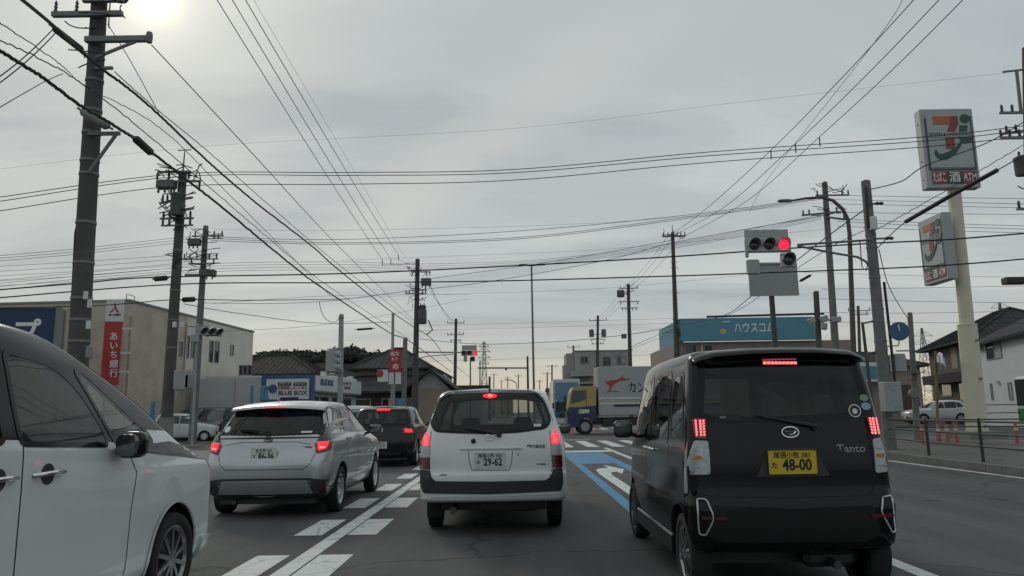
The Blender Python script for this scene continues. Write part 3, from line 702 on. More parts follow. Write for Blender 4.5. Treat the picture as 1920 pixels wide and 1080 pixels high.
MB().box(.1, .48, .2, .42, .2, .33, bev=.04).build('muffler', 'black_plastic', car.root)
car.seats((.85, 1.75), (-.32, .32), zb=1.05); MB().box(-.62, .62, 2.68, 2.95, .8, 1.1, bev=.04).build('dashboard', 'dark_interior', car.root)
car.mirror(.87, 2.48, 1.16, 'gloss_black', .10, .07, .09)
for sd in ('right', 'left'):
    for pth in ([(.80, .28), (.80, 1.68)], [(1.66, .25), (1.66, 1.05)], [(2.62, .4), (2.64, 1.05)], [(.34, 1.06), (.80, 1.05)]): car.stroke(pth, .006, sd)
    car.handle(1.52, 1.0, sd, 'chrome'); car.handle(1.80, 1.0, sd, 'chrome')
    MB().box(-.03, .03, .8, 2.55, .20, .36, bev=.015, at=((.715 if sd == 'right' else -.715), 0, 0)).build('side_sill', 'gloss_black', car.root)
    car.drape(rounded([(.145, .98), (.145, .74), (.22, .75), (.17, .95), (.15, 1.12)], .01), sd, 'clear_lens', 'tail_light_side', .010, .02)
under(car, .58, .42, 3.0, .2, .31); car.root.location.x += .03

# --- silver hatchback ahead on the left
Y0 = 10.2; X0 = -3.36; r3 = conv(360, 700, 3.857, X0, Y0)
rings = [(.20, .28, 3.85, .68, dict(rr=.22, br=.06, tr=.03, tf=.06)), (.27, .08, 4.0, .77), (.34, .03, 4.03, .80), (.50, .0, 4.05, .84), (.66, .0, 4.05, .847, dict(rr=.24)), (.76, .03, 4.03, .847), (.86, .08, 3.9, .845, dict(rr=.22)), (.95, .11, 3.5, .835),
         (1.02, .14, 3.12, .80, dict(rr=.2)), (1.12, .24, 2.92, .755, dict(br=.09)), (1.28, .40, 2.62, .70), (1.37, .47, 2.42, .665, dict(c=.015)), (1.405, .50, 2.32, .635, dict(c=.03)), (1.43, .60, 2.2, .57, dict(c=.045)), (1.437, .75, 2.05, .48, dict(c=.05))]
car = Car('hatchback', 'silver rounded hatchback ahead in the left lane with black rear glass', (X0, Y0, 0), 0, rings, ['paint_silver', 'dark_interior'])
rw = rounded([(-.66, 1.045), (.66, 1.045), (.66, 1.12), (.575, 1.36), (-.575, 1.36), (-.66, 1.12)], .05)
car.glaze(rw, 'rear', 'glass_privacy', 'rear_window', .06, -.3, .62, grow=.03)
for side in ('right', 'left'):
    first = side == 'right'
    for ol in ([(.68, 1.20), (.98, 1.10), (1.02, 1.36), (.85, 1.37, .06)], [(1.06, 1.085), (1.70, 1.06), (1.66, 1.40), (1.08, 1.37)], [(1.78, 1.06), (2.75, 1.05, .06), (2.30, 1.34, .15), (1.76, 1.40)]):
        car.glaze(rounded(ol, .03), side, 'glass_dark' if ol[0][0] < 1.5 else 'glass_mid', 'side_window', .03, *((-2, 2) if first else (None, None)))
    car.stroke([(.80, 1.395), (1.3, 1.425), (1.8, 1.43), (2.25, 1.385), (2.78, 1.09)], .035, side, 'smoke_lens', 'rain_visor', .012)
car.glaze(rounded([(-.64, 1.08), (.64, 1.08), (.54, 1.38), (-.54, 1.38)], .06), 'front', 'glass_light', 'windshield', .03, 2.0, 5)
car.wheels(.76, 3.33, .825, .30, .175, 'steel', .2, 'silver_plastic')
car.body()
# spoiler
mb = MB(); ps = []; prof = [(.62, 1.458), (.46, 1.440), (.385, 1.412), (.375, 1.395), (.43, 1.375), (.62, 1.39)]; xs = [-.63, -.61, -.5, -.25, 0, .25, .5, .61, .63]
for x in xs: d = (abs(x)/.63)**2; ps.append([(x, y+.10*d, z-.035*d) for y, z in prof])
n = len(prof); vs = [v for r in ps for v in r]; fs = [[i*n+j, i*n+(j+1) % n, (i+1)*n+(j+1) % n, (i+1)*n+j] for i in range(len(xs)-1) for j in range(n)]+[list(range(n)), [(len(xs)-1)*n+j for j in range(n)]]
mb.add(vs, fs); mb.build('roof_spoiler', 'paint_silver', car.root, 50)
mb = MB()
for i in range(5): mb.box(-.145+i*.06, -.1+i*.06, .365, .39, 1.398, 1.411)
hb = mb.build('high_brake_light', 'brake_on', car.root)
for sg in (1, -1):
    X = lambda pts: rounded([(sg*a, b) for a, b in pts], .02)
    t = car.drape(X([(.60, .93), (.80, .95), (.79, .835), (.64, .80)]), 'rear', 'red_lens', 'tail_light', .012, .03, grid=.03)
    u = car.drape(X([(.63, .945), (.76, .945), (.74, .86), (.655, .835)]), 'rear', 'brake_on', 'brake_light', .018, .02, grid=.03)
    car.drape(X([(.66, .885), (.73, .885), (.72, .868), (.665, .86)]), 'rear', 'brake_core', 'bulb_cluster', .0215, .002, grid=.03, parent=u)
    car.drape(X([(.62, .955), (.80, .965), (.76, 1.18), (.70, 1.26), (.695, 1.10), (.68, 1.03)]), 'rear', 'smoke_lens', 'light_cover', .010, .02, grid=.03)
    car.drape(X([(.54, .48), (.74, .46), (.845, .36), (.84, .32), (.62, .30)]), 'rear', 'black_plastic', 'bumper_vent', .010, .02)
    car.drape(X([(.67, .42), (.745, .42), (.81, .35), (.70, .355)]), 'rear', 'dark_red_lens', 'reflector', .016, .02)
car.stroke([(-.62, .80), (-.58, .68), (-.50, .615), (.50, .615), (.58, .68), (.62, .80)], .008, 'rear')
car.stroke([(-.62, .80), (-.63, .96), (-.66, 1.03)], .006, 'rear'); car.stroke([(.62, .80), (.63, .96), (.66, 1.03)], .006, 'rear')
car.stroke([(-.82, .455), (-.55, .49), (0, .495), (.55, .49), (.82, .455)], .025, 'rear', 'black_plastic', 'bumper_groove', .006)
car.stroke([(-.55, .92), (-.36, .955), (.36, .955), (.55, .92)], .007, 'rear', 'seam', 'crease', .001)
mb = MB().tube([car.hit('rear', -.17+.34*i/8, .305-.03*math.sin(PI*i/8))[0] for i in range(9)], .010, 6); mb.build('tow_cover_trim', 'silver_plastic', car.root, 60)
car.drape(rounded([(-.60, .47), (.60, .47), (.55, .31), (-.55, .31)], .03), 'rear', 'paint_silver', 'skid_panel', .010, .02)
car.drape(rounded([(-.82, .305), (.82, .305), (.80, .255), (-.80, .255)], .02), 'rear', 'black_plastic', 'bumper_lip', .012, .02)
car.plate(-.02, .80, '名古屋 501', 'て', '86-36', off=.02, tm='plate_black')
car.oval_badge(0.0, .99, .055, .037, 'dark_alloy'); car.label(.52, .885, 'HYBRID', .03, 'dark_alloy', bold=.0008)
car.wiper((-.02, 1.06), (-.40, 1.10))
disc(-.60, 1.12, .04, 'sticker_white', 'window_sticker', .006)
car.drape(rounded([(.40, 1.065), (.54, 1.065), (.54, 1.085), (.40, 1.085)], .003), 'rear', 'sticker_white', 'window_sticker', .005, .001)
car.seats((1.15, 2.0), (-.36, .36), zb=.98); MB().box(-.66, .66, 2.55, 2.95, .75, 1.0, bev=.04).build('dashboard', 'dark_interior', car.root)
car.mirror(.95, 2.52, 1.06, 'dark_alloy', .10, .06, .075)
for sd in ('right', 'left'):
    car.handle(1.15, .97, sd, 'silver_plastic'); car.handle(1.95, .95, sd, 'silver_plastic')
    for pth in ([(1.04, .40), (1.02, .8), (1.05, 1.08)], [(1.74, .3), (1.73, 1.05)], [(2.74, .35), (2.78, 1.04)], [(.55, .72), (1.6, .76), (2.9, .74)]): car.stroke(pth, .006, sd)
mb = MB().tube([(-.2, 1.2, 1.48), (-.2, 1.05, 1.535)], [.012, .005], 6); sup(mb, (-.2, 1.2, 1.485), (.025, .06, .02), .7); mb.build('antenna', 'paint_silver', car.root, 60)
under(car, .62, .2, 3.8, .17, .26); MB().lathe([(.028, -.1), (.028, .3), (0, .3)], (-.42, .25, .2), 'Y', 12).build('exhaust', 'dark_alloy', car.root, 50)
car.root.scale = (1.045,)*3

# --- black hatchback further ahead
rings = [(.20, .25, 3.85, .68, dict(rr=.2, br=.05, tr=.03, tf=.06)), (.27, .08, 4.0, .78), (.40, .0, 4.05, .85), (.62, .0, 4.06, .87), (.72, .02, 4.04, .87), (.88, .04, 3.9, .865), (.97, .06, 3.3, .85),
         (1.03, .08, 3.0, .82), (1.15, .17, 2.8, .78), (1.32, .30, 2.5, .72), (1.42, .38, 2.3, .68, dict(c=.02)), (1.455, .46, 2.2, .63, dict(c=.03)), (1.475, .6, 2.05, .54, dict(c=.035))]
car = Car('hatchback', 'black hatchback with an antenna waiting beyond the silver hatchback', (-3.48, 19.6, 0), 0, rings, ['paint_black2', 'dark_interior'])
car.glaze(rounded([(-.68, 1.06), (.68, 1.06), (.58, 1.38), (-.58, 1.38)], .05), 'rear', 'glass_dark', 'rear_window', .05, -.3, .55)
for side in ('right', 'left'):
    for ol in ([(.55, 1.12), (.92, 1.08), (.95, 1.37), (.72, 1.36)], [(.98, 1.07), (1.68, 1.05), (1.66, 1.41), (1.0, 1.39)], [(1.76, 1.05), (2.72, 1.04, .06), (2.28, 1.34, .1), (1.74, 1.41)]):
        car.glaze(rounded(ol, .03), side, 'glass_mid', 'side_window', .03, *((-2, 2) if side == 'right' else (None, None)))
car.glaze(rounded([(-.66, 1.06), (.66, 1.06), (.58, 1.38), (-.58, 1.38)], .06), 'front', 'glass_light', 'windshield', .03, 2.0, 5)
car.wheels(.72, 3.27, .84, .31, .19, 'alloy', .21, 'alloy'); car.body()
for sg in (1, -1):
    t = car.drape(rounded([(sg*a, b) for a, b in [(.52, .97), (.80, .95), (.84, .82), (.55, .82)]], .02), 'rear', 'dark_red_lens', 'tail_light', .01, .02)
    car.drape(rounded([(sg*a, b) for a, b in [(.58, .95), (.76, .93), (.78, .85), (.60, .85)]], .02), 'rear', 'brake_on', 'brake_light', .015, .02, parent=t)
car.drape(rounded([(-.17, 1.395), (.17, 1.395), (.17, 1.425), (-.17, 1.425)], .005), 'rear', 'brake_on', 'high_brake_light', .03, .03)
car.plate(0, .55, '名古屋 301', 'さ', '12-31', off=.015)
mb = MB(); p, n_ = car.hit('rear', 0, .92); mb.lathe([(.055, 0), (.05, .012), (0, .012)], p+Vector((0, -.012, 0)), 'Y', 16); mb.build('badge', 'chrome', car.root, 50)
car.drape(rounded([(-.5, .38), (.5, .38), (.5, .30), (-.5, .30)], .02), 'rear', 'black_plastic', 'bumper_insert', .01, .02)
car.stroke([(-.7, 1.03), (-.6, .70), (.6, .70), (.7, 1.03)], .007, 'rear')
MB().tube([(.05, .75, 1.5), (.05, .45, 1.68)], [.010, .005], 6).build('antenna', 'black_plastic', car.root, 60)
car.mirror(.98, 2.5, 1.05, 'gloss_black', .10, .06, .075)
for sd in ('right', 'left'): car.handle(1.1, .93, sd, 'gloss_black'); car.handle(1.9, .93, sd, 'gloss_black'); car.stroke([(1.72, .3), (1.71, 1.04)], .006, sd); car.stroke([(1.0, .6), (.95, 1.05)], .006, sd)
car.seats((1.15, 2.0), (-.36, .36), zb=.98); under(car, .62, .2, 3.8, .17, .26)
car.root.scale = (1.03,)*3

# --- white minivan alongside, black roof
Xv, Yv = -3.38, 1.68
rings = [(.20, .25, 4.45, .70, dict(rr=.2, rf=.30, br=.04, bf=.16, tr=.02, tf=.05)), (.26, .1, 4.68, .80), (.34, .05, 4.75, .85), (.50, .02, 4.78, .862), (.80, .02, 4.77, .862, dict(sl=0)), (.95, .03, 4.71, .862, dict(sl=-.0)), (1.05, .04, 4.60, .860, dict(sl=-.02, tf=.07)),
         (1.16, .05, 4.42, .856, dict(sl=-.05, rf=.24, tf=.075)), (1.22, .06, 4.26, .846, dict(sl=-.05, tf=.085)), (1.30, .08, 4.05, .826, dict(sl=-.04)), (1.45, .12, 3.70, .785, dict(sl=-.02)), (1.62, .16, 3.27, .745, dict(sl=-.012)), (1.74, .20, 2.93, .715, dict(sl=-.01, c=.01)), (1.80, .24, 2.74, .685, dict(c=.02)), (1.83, .32, 2.58, .62, dict(c=.03)), (1.84, .45, 2.3, .52, dict(c=.035))]
car = Car('minivan', 'white minivan with black roof alongside at the left edge', (Xv, Yv, 0), 0, rings, ['paint_white_van', 'gloss_black', 'dark_interior'], mfun=lambda c: 1 if c.z > 1.222-.05*(c.y-2.16) and c.y < 3.3 or c.z > 1.302-.04*(c.y-2.07) else 0, sub=4, NS=40)
sw = [[(.45, 1.27), (1.25, 1.25), (1.25, 1.66), (.6, 1.66)], [(1.35, 1.245), (1.93, 1.225), (1.93, 1.665), (1.35, 1.675)], [(2.06, 1.215), (2.86, 1.175, .04), (2.83, 1.27, .08), (2.68, 1.49, .14), (2.47, 1.62, .12), (2.06, 1.665)], [(2.96, 1.185), (3.50, 1.165, .03), (3.42, 1.24, .03), (2.80, 1.60, .03), (2.72, 1.60, .03)]]
for side in ('right', 'left'):
    for ol in sw:
        car.glaze(rounded(ol, .04), side, 'glass_light' if ol[0][0] > 2.1 else 'glass_privacy', 'side_window', .03, *((-2, 2) if side == 'right' else (None, None)))
car.glaze(rounded([(-.70, 1.24), (.70, 1.24), (.60, 1.70), (-.60, 1.70)], .06), 'front', 'glass_light', 'windshield', .03, 2.2, 5)
car.glaze(rounded([(-.62, 1.15), (.62, 1.15), (.58, 1.66), (-.58, 1.66)], .06), 'rear', 'glass_privacy', 'rear_window', .03, -.3, .6)
car.wheels(1.0, 3.82, .85, .325, .20, 'multi', .235, 'mid_alloy'); car.body()
for side in ('right', 'left'):
    sg = 1 if side == 'right' else -1
    for pth in ([(2.07, .24), (2.07, 1.22)], [(2.03, 1.66), (2.04, 1.80)], [(3.12, .30), (3.15, .75), (3.20, .98), (3.10, 1.12)], [(1.1, .24), (1.1, 1.24)], [(2.07, .245), (3.12, .245)]): car.stroke(pth, .008, side)
    for y in (1.90, 2.27):
        p, n_ = car.hit(side, y, 1.045)
        mb = MB(); cup = [(y+.055*math.cos(2*PI*i/16), 1.045+.055*math.sin(2*PI*i/16)) for i in range(16)]
        car.drape(cup, side, 'black_plastic', 'handle_recess', .003, .005)
        h_ = car.handle(y, 1.045, side, 'chrome', .23)
    car.drape(rounded([(3.02, 1.165), (3.45, 1.15), (3.80, 1.155), (4.25, 1.075), (4.52, 1.00), (4.40, .985), (4.0, 1.03), (3.45, 1.085), (3.10, 1.12)], .02), side, 'gloss_black', 'fender_trim', .004, .01, grid=.04)
    car.drape(rounded([(4.38, .985), (4.60, .93), (4.66, .86), (4.52, .91)], .02), side, 'headlamp', 'headlight', .008, .02, grid=.03)
    n = 20; arch = [(3.82+.40*math.cos(PI*(i/n)*1.06-.1), .337+.40*math.sin(PI*(i/n)*1.06-.1)) for i in range(n+1)]
    car.stroke(arch, .03, side, 'paint_white_van', 'wheel_arch_lip', .010)
    car.drape(rounded([(4.30, .42), (4.50, .40), (4.52, .27), (4.34, .25)], .02), side, 'paint_white_van', 'bumper_corner', .025, .03)
    car.stroke([(4.24, .245), (4.45, .25), (4.60, .28)], .07, side, 'paint_white_van', 'front_lip', .03)
    MB().box(-.03, .03, 1.4, 3.42, .17, .235, bev=.015, at=(sg*.845, 0, 0)).build('side_sill', 'paint_white_van', car.root)
    mb = MB(); sup(mb, (sg*.955, 2.92, 1.165), (.082, .07, .082), .6); mr = mb.build('side_mirror', 'gloss_black', car.root, 50)
    MB().bar((sg*.93, 2.95, 1.12), (sg*.83, 3.0, 1.13), .08, .04).build('mirror_arm', 'gloss_black', mr)
    mb = MB(); sup(mb, (sg*.955, 2.856, 1.165), (.068, .012, .066), .6); mb.build('mirror_glass', 'mirror_dark', mr)
    car.drape(rounded([(.26, 1.3), (.25, .95), (.32, .95), (.32, 1.3)], .02), side, 'red_lens', 'tail_light', .01, .02)
car.seats((1.1, 1.95), (-.38, .38), zb=1.15, z0=.6); MB().box(-.72, .72, 3.1, 3.75, .9, 1.17, bev=.05).build('dashboard', 'dark_interior', car.root)
mb = MB(); M = Matrix.Translation((.38, 2.85, 1.10)) @ Matrix.Rotation(-.5, 4, 'X')
mb.tube([M @ Vector((.185*math.cos(2*PI*i/24), 0, .185*math.sin(2*PI*i/24))) for i in range(24)], .016, 6, closed=True); mb.tube([M @ Vector((-.18, 0, 0)), M @ Vector((.18, 0, 0))], .018, 6); mb.tube([M @ Vector((0, 0, 0)), M @ Vector((0, .35, -.05))], .03, 6); mb.build('steering_wheel', 'black_plastic', car.root, 60)
car.stroke([(-.80, .58), (-.3, .60), (.3, .60), (.80, .58)], .02, 'front', 'chrome', 'grille_bar', .006)
car.drape(rounded([(-.5, .88), (.5, .88), (.42, .62), (-.42, .62)], .03), 'front', 'gloss_black', 'grille', .006, .01)
under(car, .66, .2, 4.4, .17, .26)
car.root.scale = (1.045, 1.045, 1.018)
# ------------------------------------------------------------------ ground and road
def asphalt(name, a, b, scale=1.0):
    m = bpy.data.materials.new(name); m.use_nodes = True; t = m.node_tree; bs = t.nodes['Principled BSDF']
    tc = N(t, 'ShaderNodeTexCoord')
    n1 = N(t, 'ShaderNodeTexNoise', i_Scale=.35*scale, i_Detail=6.0, i_Roughness=.6); t.links.new(tc.outputs['Object'], n1.inputs[0])
    n2 = N(t, 'ShaderNodeTexNoise', i_Scale=90.0*scale, i_Detail=3.0, i_Roughness=.7); t.links.new(tc.outputs['Object'], n2.inputs[0])
    n3 = N(t, 'ShaderNodeTexVoronoi', i_Scale=160.0*scale); t.links.new(tc.outputs['Object'], n3.inputs[0])
    mp = N(t, 'ShaderNodeMapping'); mp.inputs['Scale'].default_value = (1.1, .05, 1); t.links.new(tc.outputs['Object'], mp.inputs[0])
    n4 = N(t, 'ShaderNodeTexNoise', i_Scale=1.2, i_Detail=4.0); t.links.new(mp.outputs[0], n4.inputs[0])
    c = mixc(t, ramp(t, n1.outputs[0], [(.3, (0,)*3), (.7, (1,)*3)]), a, b)
    c = mixc(t, .6, c, ramp(t, n2.outputs[0], [(.3, (.4,)*3), (.7, (1.6,)*3)]), 'MULTIPLY')
    c = mixc(t, .7, c, ramp(t, n4.outputs[0], [(.35, (.68,)*3), (.65, (1.28,)*3)]), 'MULTIPLY')
    # repairs, sealed cracks and oil spots
    vo = N(t, 'ShaderNodeTexVoronoi', feature='DISTANCE_TO_EDGE', i_Scale=.22); dn = N(t, 'ShaderNodeTexNoise', i_Scale=1.4, i_Detail=5.0); t.links.new(tc.outputs['Object'], dn.inputs[0])
    va = N(t, 'ShaderNodeVectorMath', operation='ADD'); t.links.new(tc.outputs['Object'], va.inputs[0]); t.links.new(dn.outputs[1], va.inputs[1]); t.links.new(va.outputs[0], vo.inputs[0])
    crk = ramp(t, vo.outputs[0], [(.003, (.45,)*3), (.008, (1,)*3)]); c = mixc(t, .8, c, crk, 'MULTIPLY')
    n5 = N(t, 'ShaderNodeTexNoise', i_Scale=2.1, i_Detail=2.0); t.links.new(tc.outputs['Object'], n5.inputs[0])
    c = mixc(t, 1.0, c, ramp(t, n5.outputs[0], [(.22, (.55,)*3), (.33, (1,)*3)]), 'MULTIPLY')
    vp = N(t, 'ShaderNodeTexVoronoi', i_Scale=.13); vp.distance = 'CHEBYCHEV'; t.links.new(tc.outputs['Object'], vp.inputs[0]); sp_ = N(t, 'ShaderNodeSeparateColor'); t.links.new(vp.outputs['Color'], sp_.inputs[0])
    c = mixc(t, 1.0, c, ramp(t, sp_.outputs[0], [(.0, (.84,)*3), (1, (1.14,)*3)]), 'MULTIPLY')
    t.links.new(c, bs.inputs['Base Color']); bs.inputs['Roughness'].default_value = .82; bs.inputs['Specular IOR Level'].default_value = .35
    bp = N(t, 'ShaderNodeBump', i_Strength=.5, i_Distance=.004); t.links.new(n3.outputs[0], bp.inputs['Height']); t.links.new(bp.outputs[0], bs.inputs['Normal'])
    MATS[name] = m
asphalt('asphalt', (.078, .081, .080, 1), (.104, .107, .105, 1))
asphalt('lot_asphalt', (.10, .10, .098, 1), (.15, .148, .142, 1), .7)
def worn(name, col, thr=.43):
    m = bpy.data.materials.new(name); m.use_nodes = True; t = m.node_tree; bs = t.nodes['Principled BSDF']; tc = N(t, 'ShaderNodeTexCoord')
    n1 = N(t, 'ShaderNodeTexNoise', i_Scale=3.0, i_Detail=12.0, i_Roughness=.75); t.links.new(tc.outputs['Object'], n1.inputs[0])
    n2 = N(t, 'ShaderNodeTexNoise', i_Scale=60.0, i_Detail=3.0); t.links.new(tc.outputs['Object'], n2.inputs[0])
    f = ramp(t, n1.outputs[0], [(thr-.06, (.25,)*3), (thr+.02, (1,)*3)])
    c = mixc(t, f, (.08, .08, .08, 1), (*col, 1)); c = mixc(t, .5, c, ramp(t, n2.outputs[0], [(.3, (.75,)*3), (.7, (1.15,)*3)]), 'MULTIPLY')
    vo = N(t, 'ShaderNodeTexVoronoi', feature='DISTANCE_TO_EDGE', i_Scale=1.3); t.links.new(tc.outputs['Object'], vo.inputs[0])
    cr = ramp(t, vo.outputs[0], [(.004, (0,)*3), (.012, (1,)*3)]); 
    c = mixc(t, math_n(t, 'MULTIPLY', math_n(t, 'SUBTRACT', 1.0, cr), .5), c, (.07, .07, .07, 1))
    t.links.new(c, bs.inputs['Base Color']); bs.inputs['Roughness'].default_value = .65; MATS[name] = m
worn('line_white', (.66, .69, .67)); worn('line_blue', (.07, .24, .43), .38); worn('line_red', (.32, .10, .10), .42)
mat('concrete', (.22, .22, .21), .85, var=.2, vscale=3, bump=.3, bscale=50, dirt=(.14, .14, .13), ds=1.5, damt=.6)
mat('kerb', (.15, .15, .145), .85, var=.2, vscale=8, bump=.3, dirt=(.10, .10, .095), ds=3, damt=.7)
mat('paving', (.22, .215, .205), .85, var=.15, vscale=4, bump=.2, dirt=(.12, .12, .11), ds=1.2, damt=.5)
mat('verge', (.115, .112, .105), .9, var=.25, vscale=2.5, bump=.3, bscale=50, dirt=(.06, .06, .055), ds=1.5, damt=.6)
def structure(o): o['kind'] = 'structure'; return o
def sheet(name, x0, x1, y0, y1, z, m, parent=None):
    return MB().quad((x0, y0, z), (x1, y0, z), (x1, y1, z), (x0, y1, z)).build(name, m, parent)
g = structure(sheet('ground', -900, 900, -900, 2500, 0, 'asphalt'))
def mark(name, x0, x1, y0, y1, m='line_white', z=.004): return sheet(name, x0, x1, y0, y1, z, m, g)
mark('lane_line', -2.12, -1.95, -5, 25.5)
y = 8.82-2.46*5
while y < 24:
    mark('lane_dash', -2.54, -2.22, y, y+1.26); mark('lane_dash', -1.93, -1.60, y, y+1.26); y += 2.46
mark('centre_line', 3.22, 3.38, -5, 28.2)
mark('edge_line', 9.34, 9.47, -5, 20); mark('stop_line', -5.0, 3.2, 25.5, 26.5)
# blue frame of the turning lane, with its arrow
mark('lane_line_blue', 1.51, 1.69, 9, 19.85, 'line_blue'); mark('lane_line_blue', 2.57, 2.83, 14, 19.85, 'line_blue'); mark('lane_block_blue', 1.51, 2.83, 19.85, 25.3, 'line_blue')
mb = MB(); z = .0045
mb.add([(1.84, 11, z), (2.04, 11, z), (2.04, 16.3, z), (2.10, 17.0, z), (2.26, 17.2, z), (2.26, 16.4, z), (2.52, 17.9, z), (2.20, 19.4, z), (2.20, 18.3, z), (1.98, 18.3, z), (1.84, 17.7, z), (1.80, 16.6, z)],
       [[0, 1, 2, 11], [11, 2, 3, 10], [10, 3, 4, 8, 9], [5, 6, 7, 8, 4]]); mb.build('arrow_marking', 'line_white', g)
for k in range(-8, 12): mark('crosswalk_bar', 1.75+k*.98, 2.22+k*.98, 29.0, 35.0)
for k in range(-8, 12): mark('crosswalk_bar', 1.75+k*.98, 2.22+k*.98, 57.5, 62)
mark('guide_line', .6, 3.6, 36.2, 36.6); mark('bicycle_lane_red', -1.0, 1.9, 36.25, 36.75, 'line_red', .0082); mark('bicycle_lane_red', 3.6, 6.0, 53.4, 56.0, 'line_red')
mark('bicycle_lane_mark', 5.9, 6.7, 54.2, 55.5); mark('centre_line', -14, -80, 46.2, 46.4); mark('centre_line', 14, 80, 46.2, 46.4); mark('centre_line', 3.2, 3.36, 64, 300); mark('lane_line', -.2, -.06, 64, 300); mark('edge_line', -5.3, -5.15, 64, 300)
mark('kerb_line_white', -14, -5.2, 35.2, 35.4)
# pavements: left side, far corners, right side lot
def slab(name, pts, z=.13, m='paving', kerb=True):
    o = structure(MB().prism(pts, (-.05, z), 'Z').build(name, m))
    return o
slab('pavement_left', [(-9.0, -10), (-5.6, -10), (-5.6, 21), (-6.4, 25), (-9, 27.5), (-13, 28.5), (-60, 28.5), (-60, 20), (-9.0, 20)])
mb = MB(); 
def kerb_run(name, pts, w=.15, z=.15, seg=.6):
    "one stone after the other along a polyline"
    root = g; me = None
    for a, b in zip(pts, pts[1:]):
        a = Vector((*a, 0)); b = Vector((*b, 0)); L = (b-a).length; n = max(1, round(L/seg)); d = (b-a)/n
        for i in range(n):
            mb = MB().bar(a+d*i+d.normalized()*.006+Vector((0, 0, z/2-.02)), a+d*(i+1)-d.normalized()*.006+Vector((0, 0, z/2-.02)), w, z+.04); mb.build(name, 'kerb', root)
kerb_run('kerb_stone', [(-5.52, 2), (-5.52, 21), (-6.32, 25), (-9, 27.6), (-13, 28.6)])
lot = structure(MB().prism([(-60, 53), (-6.2, 53), (-6.2, 400), (-60, 400)], (-.05, .05), 'Z').build('pavement_far_left', 'lot_asphalt'))
lot2 = structure(MB().prism([(10.9, 53), (300, 53), (300, 400), (10.9, 400)], (-.05, .05), 'Z').build('pavement_far_right', 'lot_asphalt'))
lot3 = structure(MB().prism([(11.9, -10), (90, -10), (90, 33), (16, 33), (11.9, 28)], (-.05, .06), 'Z').build('pavement_right', 'lot_asphalt'))
kp = [(9.62, -6), (9.62, 10), (9.66, 14), (9.75, 18), (10.1, 21.5), (10.9, 24.2), (12.6, 26.5)]
kerb_run('kerb_stone', kp, .2, .16, .6)
slab('pavement_verge', [(9.72, -10), (9.72, 10), (9.76, 14), (9.85, 18), (10.2, 21.4), (11.0, 24.0), (12.6, 26.4), (13.4, 26.0), (12.2, 22), (11.9, 14), (11.9, -10)], .14, 'verge')
# ------------------------------------------------------------------ buildings
mat('wall_beige', (.52, .46, .375), .85, var=.12, vscale=.6, bump=.15, bscale=20, dirt=(.27, .235, .195), ds=.7, damt=.55)
mat('wall_cream', (.64, .61, .53), .8, var=.06, vscale=.6, dirt=(.36, .34, .30), ds=.9, damt=.3)
mat('wall_grey', (.30, .32, .33), .8, var=.08, vscale=1, dirt=(.2, .2, .2), ds=1.5, damt=.35)
mat('wall_lightgrey', (.48, .50, .51), .7, var=.06, vscale=1, dirt=(.32, .32, .31), ds=1.2, damt=.3)
mat('wall_white', (.62, .63, .64), .7, var=.05, vscale=.8, dirt=(.45, .45, .44), ds=1, damt=.25)
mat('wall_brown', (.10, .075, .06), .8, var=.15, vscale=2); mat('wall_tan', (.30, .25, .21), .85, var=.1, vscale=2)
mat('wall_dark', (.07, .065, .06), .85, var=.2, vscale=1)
mat('concrete_wall', (.36, .355, .34), .85, var=.1, vscale=.5, dirt=(.22, .21, .2), ds=.7, damt=.5)
mat('trim_grey', (.22, .22, .22), .6); mat('trim_white', (.6, .6, .6), .5); mat('steel_grey', (.33, .34, .35), .5, .3, var=.1, vscale=5)
mat('window_glass', (.035, .04, .042), .08, coat=.5); mat('blind', (.35, .37, .36), .6)
mat('sign_turquoise', (.09, .27, .36), .5, var=.04, vscale=.8); mat('sign_navy', (.012, .035, .10), .5); mat('sign_blue', (.045, .10, .24), .5, var=.08, vscale=1); mat('sign_red', (.42, .035, .045), .5, var=.06, vscale=1.5)
mat('sign_white', (.66, .67, .66), .5, var=.05, vscale=1.5); mat('ink_white', (.78, .79, .78), .5); mat('ink_navy', (.02, .04, .09), .5); mat('ink_red', (.35, .04, .04), .5); mat('ink_black', (.02, .02, .02), .5); mat('ink_brown', (.25, .13, .10), .5); mat('ink_yellow', (.55, .42, .10), .5)
def tile_mat(name, col, sc=18.0):
    m = bpy.data.materials.new(name); m.use_nodes = True; t = m.node_tree; bs = t.nodes['Principled BSDF']; tc = N(t, 'ShaderNodeTexCoord')
    nz = N(t, 'ShaderNodeTexNoise', i_Scale=1.5, i_Detail=6.0); t.links.new(tc.outputs['Object'], nz.inputs[0])
    c = mixc(t, 1.0, (*col, 1), ramp(t, nz.outputs[0], [(.3, (.75,)*3), (.7, (1.25,)*3)]), 'MULTIPLY'); t.links.new(c, bs.inputs['Base Color']); bs.inputs['Roughness'].default_value = .9; bs.inputs['Specular IOR Level'].default_value = .2; MATS[name] = m
tile_mat('roof_tile', (.050, .053, .055)); tile_mat('roof_dark', (.05, .05, .052)); tile_mat('roof_brown', (.06, .055, .052))
